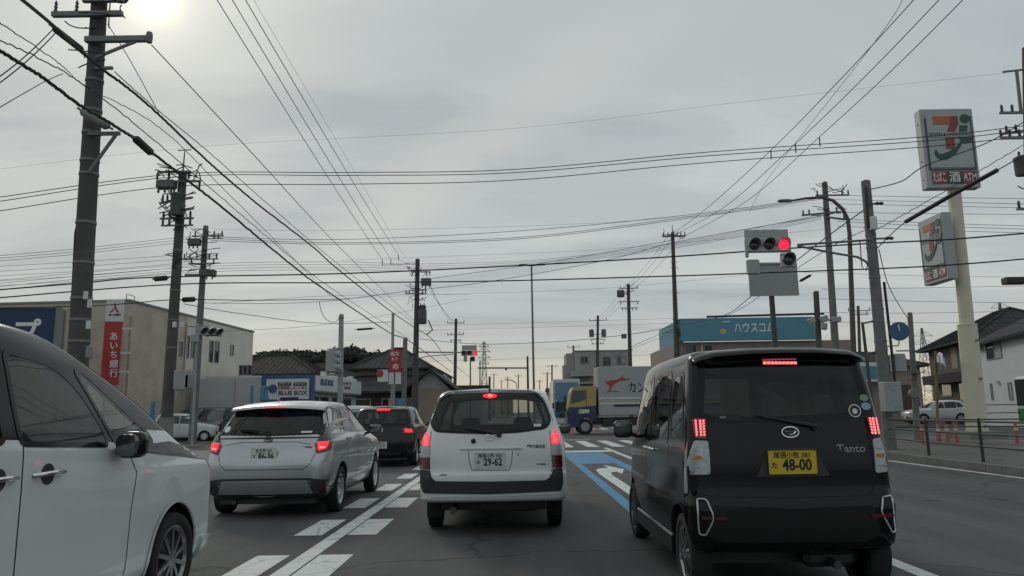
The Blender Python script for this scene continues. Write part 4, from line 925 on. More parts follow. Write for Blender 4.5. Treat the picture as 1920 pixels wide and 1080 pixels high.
class Wall:
    "vertical plane through two ground points; turns pixels of the photograph into places on it"
    def __init__(s, a, b): s.a = Vector((a[0], a[1], 0)); s.d = Vector((b[0]-a[0], b[1]-a[1], 0)); s.L = s.d.length; s.d.normalize(); s.n = Vector((s.d.y, -s.d.x, 0))
    def px(s, x, y):
        d = CR @ Vector(((x-960)/FPX, -(y-540)/FPX, -1)); t = (s.a-Vector((0, 0, CAMH))).dot(s.n)/d.dot(s.n); p = d*t+Vector((0, 0, CAMH)); return (p-s.a).dot(s.d), p.z
    def at(s, u, z, o=0): return s.a+s.d*u+s.n*o+Vector((0, 0, z))
    def box(s, mb, u0, u1, z0, z1, o0, o1):
        vs = [s.at(u, z, o) for z in (z0, z1) for u, o in ((u0, o0), (u1, o0), (u1, o1), (u0, o1))]
        return mb.add(vs, [[3, 2, 1, 0], [4, 5, 6, 7], [0, 1, 5, 4], [1, 2, 6, 5], [2, 3, 7, 6], [3, 0, 4, 7]])
    def frame(s, u, z, o): return frame(s.at(u, z, o), s.d, (0, 0, 1))
def window(w, root, r, fm='trim_grey', gm='window_glass', split=1, px=True, fw=.07, sill=True):
    (u0, z1), (u1, z0) = (w.px(r[0], r[1]), w.px(r[2], r[3])) if px else ((r[0], r[3]), (r[2], r[1]))
    mb = MB(); w.box(mb, u0, u1, z0, z0+fw, -.02, .05); w.box(mb, u0, u1, z1-fw, z1, -.02, .05); w.box(mb, u0, u0+fw, z0+fw, z1-fw, -.02, .05); w.box(mb, u1-fw, u1, z0+fw, z1-fw, -.02, .05)
    for i in range(1, split): u = u0+(u1-u0)*i/split; w.box(mb, u-fw/2, u+fw/2, z0+fw, z1-fw, -.02, .045)
    o = mb.build('window', fm, root, world=True)
    for i in range(split):
        a = u0+(u1-u0)*i/split; b = u0+(u1-u0)*(i+1)/split; mb = MB(); w.box(mb, a+fw*.6, b-fw*.6, z0+fw*.6, z1-fw*.6, -.015, .012); mb.build('pane', gm if not (split > 1 and i % 2) else ('blind' if gm == 'window_glass' and random.random() < .4 else gm), o, world=False).location = -Vector(root.location)
    if sill: mb = MB(); w.box(mb, u0-.05, u1+.05, z0-.07, z0-.002, 0, .1); mb.build('sill', fm, o).location = -Vector(root.location)
    return o
def block(name, label, cat, a, b, depth, h, m, loc=None, base=0, wallname='wall', group=None):
    w = Wall(a, b); root = thing(name, label, cat, w.at(w.L/2, 0), group=group); mb = MB(); w.box(mb, 0, w.L, base, h, 0, -depth); mb.build(wallname, m, root, world=True); return w, root
def hip_roof(w, root, u0, u1, o0, o1, z, h, m='roof_tile', over=.5, ridge=.4, ribs=True, name='roof'):
    "hipped roof over a rectangle on wall axes (o = outwards from the wall)"
    a, b, c, d = u0-over, u1+over, o1-over, o0+over; k = (b-a)*(1-ridge)/2; mo = (c+d)/2
    V_ = [w.at(a, z, d), w.at(b, z, d), w.at(b, z, c), w.at(a, z, c), w.at(a+k, z+h, mo), w.at(b-k, z+h, mo)]
    lo = [v-Vector((0, 0, .14)) for v in V_[:4]]
    mb = MB().add(V_+lo, [[0, 1, 5, 4], [1, 2, 5], [2, 3, 4, 5], [3, 0, 4], [9, 8, 7, 6], [6, 7, 1, 0], [7, 8, 2, 1], [8, 9, 3, 2], [9, 6, 0, 3]]); o = mb.build(name, m, root, world=True)
    mb = MB()
    for p, q in ((4, 5), (0, 4), (1, 5), (2, 5), (3, 4)): mb.tube([V_[p]+Vector((0, 0, .03)), V_[q]+Vector((0, 0, .03))], .11, 6)
    mb.build('ridge_tiles', m, o).location = -Vector(root.location)
    if ribs:
        mb = MB(); n = int((b-a)/.45)
        for i in range(1, n):
            u = a+(b-a)*i/n; t = min(1, (u-a)/max(k, .01), (b-u)/max(k, .01)); mb.tube([w.at(u, z+.01, d), w.at(u, z+h*t+.01, d+(mo-d)*t)], .028, 5)
        n2 = int((d-c)/.45)
        for i in range(1, n2):
            oo = c+(d-c)*i/n2; t = min(1, (oo-c)/((d-c)/2), (d-oo)/((d-c)/2))
            for uu, sg in ((a, 1), (b, -1)): mb.tube([w.at(uu, z+.01, oo), w.at(uu+sg*k*t, z+h*t+.01, oo)], .028, 5)
        r = mb.build('tile_rows', m, o); r.location = -Vector(root.location); r['kind'] = 'stuff'
    return o
def gable_roof(w, root, u0, u1, o0, o1, z, h, m='roof_tile', over=.45, along='u', wall_m=None):
    a, b, c, d = u0-over, u1+over, o1-over, o0+over
    if along == 'u': mo = (c+d)/2; T_ = [w.at(a, z+h, mo), w.at(b, z+h, mo)]; B_ = [w.at(a, z, d), w.at(b, z, d), w.at(b, z, c), w.at(a, z, c)]; F_ = [[0, 1, 5, 4], [2, 3, 4, 5]]
    else: mu = (a+b)/2; T_ = [w.at(mu, z+h, d), w.at(mu, z+h, c)]; B_ = [w.at(a, z, d), w.at(b, z, d), w.at(b, z, c), w.at(a, z, c)]; F_ = [[1, 2, 5, 4], [3, 0, 4, 5]]
    top = B_+T_; dn = Vector((0, 0, .16)); vs = top+[v-dn for v in top]; fs = F_+[[i+6 for i in f][::-1] for f in F_]
    ed = [(0, 4), (4, 3), (1, 5), (5, 2), (0, 1), (2, 3)] if along == 'u' else [(0, 4), (4, 1), (2, 5), (5, 3), (1, 2), (3, 0)]
    fs += [[p, q, q+6, p+6] for p, q in ed]
    o = MB().add(vs, fs).build('roof', m, root, world=True)
    if wall_m:
        if along == 'u': g_ = [[w.at(u, z, o0), w.at(u, z, o1), w.at(u, z+h-.12, (o0+o1)/2)] for u in (u0, u1)]
        else: g_ = [[w.at(u0, z, oo), w.at(u1, z, oo), w.at((u0+u1)/2, z+h-.12, oo)] for oo in (o0, o1)]
        for t3 in g_: MB().add(t3, [[0, 1, 2]]).build('gable_wall', wall_m, root, world=True)
    return o
def board(name, label, cat, w, r, m, th=.15, o=.05, px=True, parent=None):
    (u0, z1), (u1, z0) = w.px(r[0], r[1]), w.px(r[2], r[3]); mb = MB()
    if parent is None: root = thing(name, label, cat, w.at((u0+u1)/2, 0)); 
    else: root = parent
    w.box(mb, u0, u1, z0, z1, o, o+th); pn = mb.build('sign_panel', m, root, world=True); return root, pn, (u0, u1, z0, z1)
def wtext(w, root, px, py, body, h_px, m, o, sx=1.0, bold=.0, name='lettering', wpx=None):
    u, z = w.px(px, py); u2, z2 = w.px(px, py+h_px); size = abs(z-z2)*1.25
    t = text(body, size, m, root, Matrix.Identity(4), name=name, depth=.01, sx=1, bold=bold*size)
    if wpx:
        xs = [v.co.x for v in t.data.vertices]; ww = max(xs)-min(xs); uu = abs(w.px(px+wpx/2, py)[0]-w.px(px-wpx/2, py)[0]); sx = uu/ww
    t.data.transform(w.frame(u, z, o) @ Matrix.Diagonal((sx, 1, 1, 1)))
    off = Vector(root.location)+(Vector(root.parent.location) if root.parent else Vector((0, 0, 0)))
    t.data.transform(Matrix.Translation(-off)); return t

# bank on the left corner
bc = P(242, 565, 42); be = (-20.7, 59.0)
root = thing('bank_building', 'beige bank building with stained blank wall and slit windows', 'building', (bc.x, bc.y, 0)); H = bc.z
wr = Wall((bc.x, bc.y), be); wf = Wall((bc.x-16, bc.y+.4), (bc.x, bc.y))
u_split = wr.px(346, 700)[0]
mb = MB(); wr.box(mb, 0, u_split, 0, H, 0, -14); mb.build('wall', 'wall_beige', root, world=True)
mb = MB(); wr.box(mb, u_split+.003, wr.L, 0, H-.02, .004, -14); mb.build('wall', 'wall_cream', root, world=True)
mb = MB(); wr.box(mb, -.06, wr.L+.06, H, H+.12, .07, -14.1); mb.build('parapet_coping', 'trim_grey', root, world=True)
for a, b, c, d in ((337, 640, 341, 668), (347, 628, 353, 672), (359, 632, 363, 672), (393, 638, 398, 680), (403, 639, 409, 681), (432, 646, 437, 667)): window(wr, root, (a, b, d and c, d), split=1, fw=.05, sill=False)
for a, c in ((448, 454), (455, 462), (464, 471)): window(wr, root, (a, 684, c, 704), fw=.05)
mb = MB(); u, z = wr.px(252, 640); wr.box(mb, .25, .40, .1, H-.8, .005, .1); mb.build('downpipe', 'wall_beige', root, world=True); mb = MB(); wr.box(mb, u_split-.2, u_split-.1, .1, H-.5, .005, .09); mb.build('downpipe', 'wall_beige', root, world=True)
mb = MB(); wf.box(mb, 2, 15, 0, H-.3, .01, .25); mb.build('front_wall', 'wall_beige', root, world=True)
mb = MB(); u, z = wf.px(120, 640); wf.box(mb, u-.12, u+.12, 0, H-.5, .26, .4); mb.build('front_pilaster', 'trim_grey', root, world=True)
mb = MB(); mb.tube([wr.at(.2, H+.1, -.3), wr.at(.2, H+.45, -.3), wr.at(1.0, H+.45, -.3), wr.at(1.0, H+.1, -.3)], .025, 6); mb.build('roof_ladder_rail', 'trim_grey', root, world=True)
# banks' upright sign
w = Wall((P(200, 600, 40).x, 40), (P(231, 600, 40).x, 40.05))
root, pn, (u0, u1, z0, z1) = board('bank_sign', 'tall red and white upright bank sign with white characters', 'sign', w, (202, 562, 231, 603), 'sign_white', .12, 0)
mb = MB(); ux, zb = w.px(215, 722); w.box(mb, u0-.005, u1+.005, zb, z0-.002, -.005, .125); pr = mb.build('sign_panel', 'sign_red', root, world=True)
for i, ch in enumerate('あいち銀行'): wtext(w, root, 215.5, 632+i*17.2, ch, 13, 'ink_white', .13, bold=.01)
u, z = w.px(217, 578); MB().add([w.at(u+a*.28, z+b*.28, .128) for a, b in ((-.2, .9), (.15, .9), (.3, .1), (.95, -.9), (.5, -.9), (.1, -.15), (-.55, -.9), (-.9, -.9), (-.05, .1))], [[0, 1, 2, 5, 8], [2, 3, 4, 5], [5, 6, 7, 8]]).build('bank_mark', 'ink_red', root, world=True); wtext(w, root, 217, 591, 'あいち銀行', 3.5, 'ink_black', .13, 1.0, .02)
mb = MB()
for zz in (z0-.4, (z0+zb)/2, zb+.7): w.box(mb, u1, u1+.5, zz-.06, zz+.06, -.05, .1)
mb.build('bracket', 'trim_white', root, world=True); mb = MB(); w.box(mb, (u0+u1)/2-.12, (u0+u1)/2+.12, 0, zb-.01, -.02, .12); mb.build('post', 'steel_grey', root, world=True)
# navy billboard at the left edge
w = Wall((P(-60, 610, 34).x, 34), (P(105, 610, 34).x, 34.3))
root, pn, (u0, u1, z0, z1) = board('billboard', 'navy billboard with a large white character at the left edge', 'billboard', w, (-58, 580, 103, 668), 'sign_navy', .2, 0)
mb = MB(); w.box(mb, u1, u1+.16, z0-.4, z1+.05, -.05, .25); w.box(mb, u0, u1, z1, z1+.06, -.05, .25); mb.build('billboard_frame', 'trim_grey', root, world=True)
wtext(w, root, 54, 626, 'プ', 40, 'ink_white', .21, 1.0, .03); wtext(w, root, -6, 626, 'ッ', 40, 'ink_white', .21, 1.0, .03)
mb = MB()
for u in (u0+.5, u1-.3): w.box(mb, u-.1, u+.1, 0, z0, -.02, .18)
mb.build('post', 'steel_grey', root, world=True)
# low grey annexe
w, root = block('annexe', 'low pale grey annexe beside the bank behind the parked cars', 'building', (P(384, 720, 49.5).x, 49.5), (P(490, 720, 49.5).x, 49.5), 6, P(430, 705, 49.5).z, 'wall_lightgrey')
mb = MB(); u, z = w.px(402, 751); u2, _ = w.px(424, 751); w.box(mb, u, u2, z-.05, z+.05, .002, .7); mb.build('canopy', 'trim_grey', root, world=True)
window(w, root, (444, 731, 455, 742), fw=.04, gm='blind'); mb = MB(); u, z = w.px(395, 726); w.box(mb, u-.12, u+.12, z-.12, z+.12, .002, .35); w.box(mb, u+.35, u+.5, z-.2, z+.1, .002, .2); mb.build('wall_lamp', 'trim_grey', root, world=True)
mb = MB(); u, z = w.px(440, 748); w.box(mb, .4, w.L-.5, z-.03, z+.03, .002, .03); mb.build('wall_trim', 'trim_grey', root, world=True)
# agency with the big blue sign
Yc = 48; xc = P(589, 703, Yc).x; zt = P(589, 703, Yc).z
w1 = Wall((P(491, 703, Yc).x, Yc), (xc, Yc)); w2 = Wall((xc, Yc), (-12.05, 59.0))
root = thing('agency_shop', 'low white rental agency shop with blue framed sign wall', 'building', (xc, Yc, 0))
mb = MB(); w2.box(mb, .02, w2.L, 0, zt-.1, -.4, -8); mb.build('wall', 'wall_lightgrey', root, world=True)
mb = MB(); u, zb = w2.px(632, 735); w2.box(mb, 0.3, w2.L, zb, zt, .0, -.6); mb.build('fascia', 'sign_white', root, world=True)
mb = MB(); w2.box(mb, .3, w2.L, zb-.12, zb-.003, .0, -.4); mb.build('fascia_trim', 'trim_grey', root, world=True)
for a, b in ((.6, 2.2), (2.5, 4.2), (5, 6.6), (7, 9.6)): window(w2, root, (a, .25, b, zb-.35), px=False, fw=.06).location += Vector((-.4, 0, 0))
mb = MB(); w1.box(mb, 0, w1.L, 0, zt+.02, .0, -.35); mb.build('sign_wall', 'sign_blue', root, world=True)
mb = MB(); (a, b), (c, d) = w1.px(500, 711), w1.px(579, 748); w1.box(mb, a, c, d, b, .003, .05); mb.build('sign_panel', 'sign_white', root, world=True)
wtext(w1, root, 549, 737, 'BLUE BOX', 9.0, 'ink_navy', .06, 1, .022, wpx=54); wtext(w1, root, 549, 727.5, 'お部屋探しのことなら', 5, 'ink_red', .06, 1, .02, wpx=54)
for cxp, tx in ((534, 'アパート'), (563, 'マンション')):
    mb = MB(); (a, b), (c, d) = w1.px(cxp-12.5, 717), w1.px(cxp+12.5, 723.5); w1.box(mb, a, c, d, b, .052, .056); mb.build('name_strip', 'ink_navy', root, world=True); wtext(w1, root, cxp, 720, tx, 4.4, 'ink_white', .062, 1, .015, wpx=20)
mb = MB(); (a, b), (c, d) = w1.px(526, 745), w1.px(560, 752); w1.box(mb, a, c, d, b, .055, .06); mb.build('name_strip', 'ink_navy', root, world=True)
u, z = w1.px(512, 729); mb = MB(); mb.lathe([(.28, 0), (.28, .02), (0, .02)], w1.at(u, z, .085), 'Y', 20); mb.build('globe_mark', 'sign_blue', root, world=True)
wtext(w2, root, 613, 718, 'BLUE BOX', 12, 'sign_blue', .02, 1, .03, wpx=24); wtext(w2, root, 651, 720, 'のやり', 6, 'ink_brown', .02, 1, .02, wpx=16); wtext(w2, root, 651, 727.5, '案内所', 4.5, 'ink_brown', .02, 1, .02, wpx=11)
for i in range(9): u = 3+i*.9; mb = MB(); w2.box(mb, u, u+.5, zt+.002, zt+.15+.25*random.random(), -.3, -.6); mb.build('roof_unit', 'trim_white', root, world=True)
# houses behind on the left
w, root = block('house', 'grey roofed house behind the agency shop', 'house', (P(462, 700, 68).x, 68), (P(590, 700, 68).x, 68), 9, P(520, 700, 68).z, 'wall_tan')
hip_roof(w, root, -3, w.L-.3, 0, -9, P(520, 701, 68).z, 2.0, 'roof_brown', .5, .25)
w, root = block('house', 'two storey house with grey tiled hip roof behind the red banner', 'house', (P(672, 700, 66).x, 66), (P(792, 700, 66).x, 66), 9, P(700, 690, 66).z, 'wall_tan')
hip_roof(w, root, 0, w.L, 0, -9, P(700, 691, 66).z, 2.1, 'roof_tile', .9, .1)
for r in ((684, 696, 694, 706), (712, 696, 728, 706), (765, 696, 772, 712)): window(w, root, r, fw=.08)
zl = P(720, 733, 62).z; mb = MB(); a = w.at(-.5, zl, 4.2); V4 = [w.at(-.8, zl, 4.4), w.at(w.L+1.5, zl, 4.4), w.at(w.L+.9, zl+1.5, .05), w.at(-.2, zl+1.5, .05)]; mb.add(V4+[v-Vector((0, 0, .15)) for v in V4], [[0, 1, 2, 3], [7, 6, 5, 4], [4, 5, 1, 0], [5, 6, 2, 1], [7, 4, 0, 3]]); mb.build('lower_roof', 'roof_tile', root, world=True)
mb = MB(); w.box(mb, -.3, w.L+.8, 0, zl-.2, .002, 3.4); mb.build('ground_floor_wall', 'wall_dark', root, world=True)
wg = Wall(w.at(-.3, 0, 3.4), w.at(w.L, 0, 3.4)); 
for a in (.8, 3.0, 4.6): window(wg, root, (a, .3, a+1.3, zl-.6), px=False, fm='trim_white', fw=.06)
w, root = block('house', 'small gabled house with pale wall right of the tall pole', 'house', (P(772, 725, 60).x, 60), (P(842, 725, 60).x, 60), 9, P(800, 728, 60).z, 'wall_tan')
gable_roof(w, root, 0, w.L, 0, -9, P(800, 728, 60).z, 1.55, 'roof_tile', .5, 'o', 'concrete_wall')
w, root = block('house', 'distant white gabled house beyond the pale gabled house', 'house', (P(806, 715, 95).x, 95), (P(838, 715, 95).x, 95), 8, P(820, 703, 95).z, 'wall_white'); gable_roof(w, root, 0, w.L, 0, -8, P(820, 703, 95).z, .8, 'roof_tile', .3, 'o', 'wall_white')
w, root = block('shed', 'long low dark roofed shed along the far road', 'building', (P(846, 730, 80).x, 80), (P(906, 730, 80).x, 80), 14, P(870, 724, 80).z, 'wall_grey'); gable_roof(w, root, 0, w.L, 0, -14, P(870, 724, 80).z, .35, 'roof_dark', .3)
# concrete block across the junction
w, root = block('apartment_block', 'grey concrete block with small windows above the box truck', 'building', (P(1079, 720, 92).x, 92), (P(1187, 720, 92).x, 92.0), 12, P(1130, 658, 92).z, 'concrete_wall')
mb = MB(); w.box(mb, -.1, w.L+.1, P(1130, 658, 92).z, P(1130, 656.5, 92).z, .1, -12.1); mb.build('parapet_coping', 'trim_grey', root, world=True)
for r in ((1088, 668, 1103, 681), (1130, 669, 1146, 686), (1157, 668, 1173, 681)): window(w, root, r, split=2, fm='trim_grey')
mb = MB(); (a, b), (c, d) = w.px(1070, 696), w.px(1112, 706); w.box(mb, a, c, d, b, .01, 1.4); w.box(mb, a, c, d-.9, d-.7, .01, 1.2); mb.build('balcony', 'concrete_wall', root, world=True)
mb = MB(); w.box(mb, -1.0, -.003, 2, P(1130, 661, 92).z, -.5, -5); w.box(mb, -1.4, -1.003, 5, 7, -.5, -3); mb.build('stair_tower', 'concrete_wall', root, world=True)
# turquoise estate agent
zt = P(1400, 598, 50).z; w, root = block('estate_agent', 'beige shop under a long turquoise sign beyond the black wagon', 'building', (P(1268, 620, 50).x, 50), (P(1600, 620, 50).x, 50), 10, P(1400, 640, 50).z, 'wall_tan')
mb = MB(); (a, b), (c, d) = w.px(1272, 599), w.px(1524, 637); w.box(mb, a, c, d, b, .0, .45); sp = mb.build('sign_panel', 'sign_turquoise', root, world=True)
mb = MB(); w.box(mb, a, a+.3, d, b, -.003, -7); mb.build('sign_return', 'sign_turquoise', root, world=True); mb = MB(); w.box(mb, c+.003, c+.45, d, b, .0, .4); mb.build('sign_end', 'sign_white', root, world=True)
wtext(w, root, 1410, 617, 'ハウスコム', 17, 'ink_white', .46, 1, .015, wpx=74)
for r in ((1351, 604, 1352.5, 629), (1364, 604, 1365.5, 629), (1351, 604, 1365, 605.5)):
    mb = MB(); (a, b), (c, d) = w.px(*r[:2]), w.px(*r[2:]); w.box(mb, a, c, d, b, .452, .465); mb.build('door_mark', 'ink_white', root, world=True)
u, z = w.px(1352, 623); mb = MB(); mb.lathe([(.2, 0), (.2, .012), (0, .012)], w.at(u, z, .47), 'Y', 16); mb.build('sun_mark', 'ink_yellow', root, world=True)
for r in ((1282, 645, 1310, 700), (1318, 645, 1340, 700)): window(w, root, r, fw=.1)
mb = MB(); u, z = w.px(1316, 660); w.box(mb, u-.04, u+.04, 0, zt-1.5, .01, .09); mb.build('downpipe', 'trim_white', root, world=True)
# low shop with turquoise and white sign behind the corner pole
w, root = block('corner_shop', 'low brownish shop with turquoise and white sign behind the corner pole', 'building', (P(1588, 740, 62).x, 62), (P(1730, 740, 62).x, 62), 9, P(1650, 686, 62).z, 'wall_tan')
hip_roof(w, root, 0, w.L, 0, -9, P(1650, 686, 62).z, 1.4, 'roof_tile', .5, .3)
mb = MB(); (a, b), (c, d) = w.px(1606, 681), w.px(1652, 716); w.box(mb, a, c, d, b, .5, .9); mb.build('sign_box', 'sign_white', root, world=True); mb = MB(); (a, b), (c, d) = w.px(1606, 688), w.px(1651, 711); w.box(mb, a, c, d, b, .902, .93); mb.build('sign_panel', 'sign_turquoise', root, world=True)
mb = MB(); (a, b), (c, d) = w.px(1690, 722), w.px(1727, 790); w.box(mb, a, c, d, b, .01, .06); mb.build('lower_wall', 'wall_brown', root, world=True); window(w, root, (1658, 725, 1684, 770), split=2)
# brown house, white house
a_, b_ = P(1745, 700, 75), P(1838, 700, 62)
w, root = block('house', 'brown house with dark tiled hip roof behind the round mirror', 'house', (a_.x, a_.y), (b_.x, b_.y), 9, P(1745, 657, 75).z, 'wall_brown')
hip_roof(w, root, 0, w.L, 0, -9, P(1745, 658, 75).z, 3.0, 'roof_tile', .9, .25)
mb = MB(); (a, b), (c, d) = w.px(1754, 706), w.px(1832, 714); w.box(mb, a, c, d, b, .01, 1.2); mb.build('porch_roof', 'roof_dark', root, world=True)
mb = MB(); (a, b), (c, d) = w.px(1782, 652), w.px(1797, 690); w.box(mb, a, c, d, b, .005, .03); mb.build('upper_shutter', 'wall_tan', root, world=True)
window(w, root, (1764, 718, 1786, 742)); window(w, root, (1796, 716, 1818, 750)); window(w, root, (1806, 668, 1818, 690))
a_, b_ = P(1838, 700, 52), P(1985, 700, 39.5); zc2 = P(1838, 648, 52).z
w, root = block('house', 'white rendered house with narrow windows at the right edge', 'house', (a_.x, a_.y), (b_.x, b_.y), 8, zc2, 'wall_white')
gable_roof(w, root, 0, w.L, 0, -8, zc2, 2.2, 'roof_dark', .6, 'u', 'wall_white')
window(w, root, (1848, 643, 1880, 671), split=2, fm='trim_grey', sill=False)
for r in ((1857, 719, 1864, 750), (1890, 717, 1901, 750)): window(w, root, r, fm='trim_grey', gm='wall_grey', sill=False, fw=.04)
for q in ((1874, 717), (1843, 655)): mb = MB(); u, z = w.px(*q); w.box(mb, u-.1, u+.1, z-.1, z+.1, .002, .2); mb.build('vent_hood', 'trim_white', root, world=True)
mb = MB(); w.box(mb, .25, .35, .1, zc2-.1, .003, .09); mb.build('downpipe', 'trim_white', root, world=True)
# wooded hill far on the left
mat('hill_green', (.018, .024, .018), .95, var=.4, vscale=.05); mat('wood_green', (.018, .025, .018), .9, var=.5, vscale=.2)
NXh = 44; NYh = 10; vs = []; fs = []; prof = [(430, 690), (470, 672), (500, 668), (530, 666), (560, 666), (590, 668), (620, 664), (645, 660), (660, 662), (690, 668), (720, 668), (760, 678), (800, 700), (850, 722)]
def prof_y(x):
    for (a, b), (c, d) in zip(prof, prof[1:]):
        if a <= x <= c: return b+(d-b)*(x-a)/(c-a)
    return 700
for i in range(NXh):
    x = 430+420*i/(NXh-1); p = P(x, prof_y(x)+4, 430)
    for j in range(NYh): t = j/(NYh-1); vs.append((p.x, 330+100*t+(60*max(0, t-.8)), (p.z)*math.sin(PI/2*t)-1 if t < .9 else p.z*.8))
for i in range(NXh-1):
    for j in range(NYh-1): fs.append([i*NYh+j, (i+1)*NYh+j, (i+1)*NYh+j+1, i*NYh+j+1])
structure(MB().add(vs, fs).build('hill', 'hill_green', smooth=60))
rnd = random.Random(3); mb = MB(); t_ = (1+5**.5)/2
def leafclump(mb, c, r, n):
    for _ in range(n):
        d = Vector((rnd.gauss(0, 1), rnd.gauss(0, 1), rnd.gauss(0, .8))).normalized()*r*(.55+.5*rnd.random()); p = Vector(c)+d; s_ = r*(.12+.16*rnd.random())
        u_ = Vector((rnd.gauss(0, 1), rnd.gauss(0, 1), rnd.gauss(0, 1))).normalized(); v_ = u_.orthogonal().normalized()
        mb.add([p-u_*s_, p+v_*s_*.8, p+u_*s_, p-v_*s_*.8], [[0, 1, 2, 3]])
for i in range(330):
    x = rnd.uniform(432, 830); Yd = rnd.uniform(395, 435); p = P(x, prof_y(x)+3, 430); z_ = p.z*math.sin(PI/2*min(1, (Yd-330)/100)); r = rnd.uniform(1.6, 4.2)
    if 640 < x < 668: r *= 1.25
    c = (P(x, 700, Yd).x, Yd, z_-.5+r*.3); sup(mb, c, (r*.8, r*.8, r*.75), 1.0, 7, 5); leafclump(mb, c, r*1.05, 26)
wd = mb.build('wooded_slope', 'wood_green'); wd['kind'] = 'stuff'; wd['label'] = 'dark wooded hillside behind the houses on the left'; wd['category'] = 'woodland'
# ------------------------------------------------------------------ poles, cables, signals, signs
mat('pole_concrete', (.19, .19, .185), .85, var=.15, vscale=2.5, bump=.2, bscale=30, dirt=(.08, .08, .075), ds=1.6, damt=.5)
mat('pole_dark', (.095, .092, .086), .85, var=.2, vscale=2, bump=.25, bscale=30, dirt=(.055, .053, .048), ds=1.8, damt=.5)
mat('pole_steel', (.34, .35, .35), .55, .3, var=.1, vscale=4); mat('pole_rust', (.12, .095, .088), .75, var=.2, vscale=4)
mat('galv', (.18, .185, .185), .55, .2, var=.15, vscale=6); mat('cable', (.032, .032, .033), .7); mat('insulator', (.07, .065, .06), .35); mat('transformer', (.12, .125, .125), .5, var=.1, vscale=3); mat('closure_grey', (.24, .245, .24), .6); mat('closure_black', (.03, .03, .03), .6)
mat('signal_grey', (.36, .37, .37), .5, .1, var=.05, vscale=5); mat('signal_dark', (.02, .02, .02), .5); mat('lens_off', (.035, .04, .038), .25, coat=.4); mat('lamp_red', (.6, .01, .05), .3, emit=(1, .015, .05), estr=1.7)
mat('board_back', (.37, .40, .38), .6, .0, var=.05, vscale=2); mat('pylon_steel', (.16, .165, .17), .6, .2); mat('cream_paint', (.66, .62, .49), .55, var=.06, vscale=1.5, dirt=(.48, .44, .35), ds=2, damt=.3); mat('post_rust', (.24, .145, .095), .75, var=.2, vscale=4); mat('orange_post', (.36, .10, .06), .5, var=.1, vscale=8); mat('rail_black', (.035, .035, .035), .5); mat('mirror_face', (.55, .57, .58), .12, .9)
def line_at(px0, py0, px1, py1, Y):
    "pole axis through two pixels at one distance: ground point and top"
    a = P(px0, py0, Y); b = P(px1, py1, Y); t = (0-b.z)/(a.z-b.z); return b+(a-b)*t, a
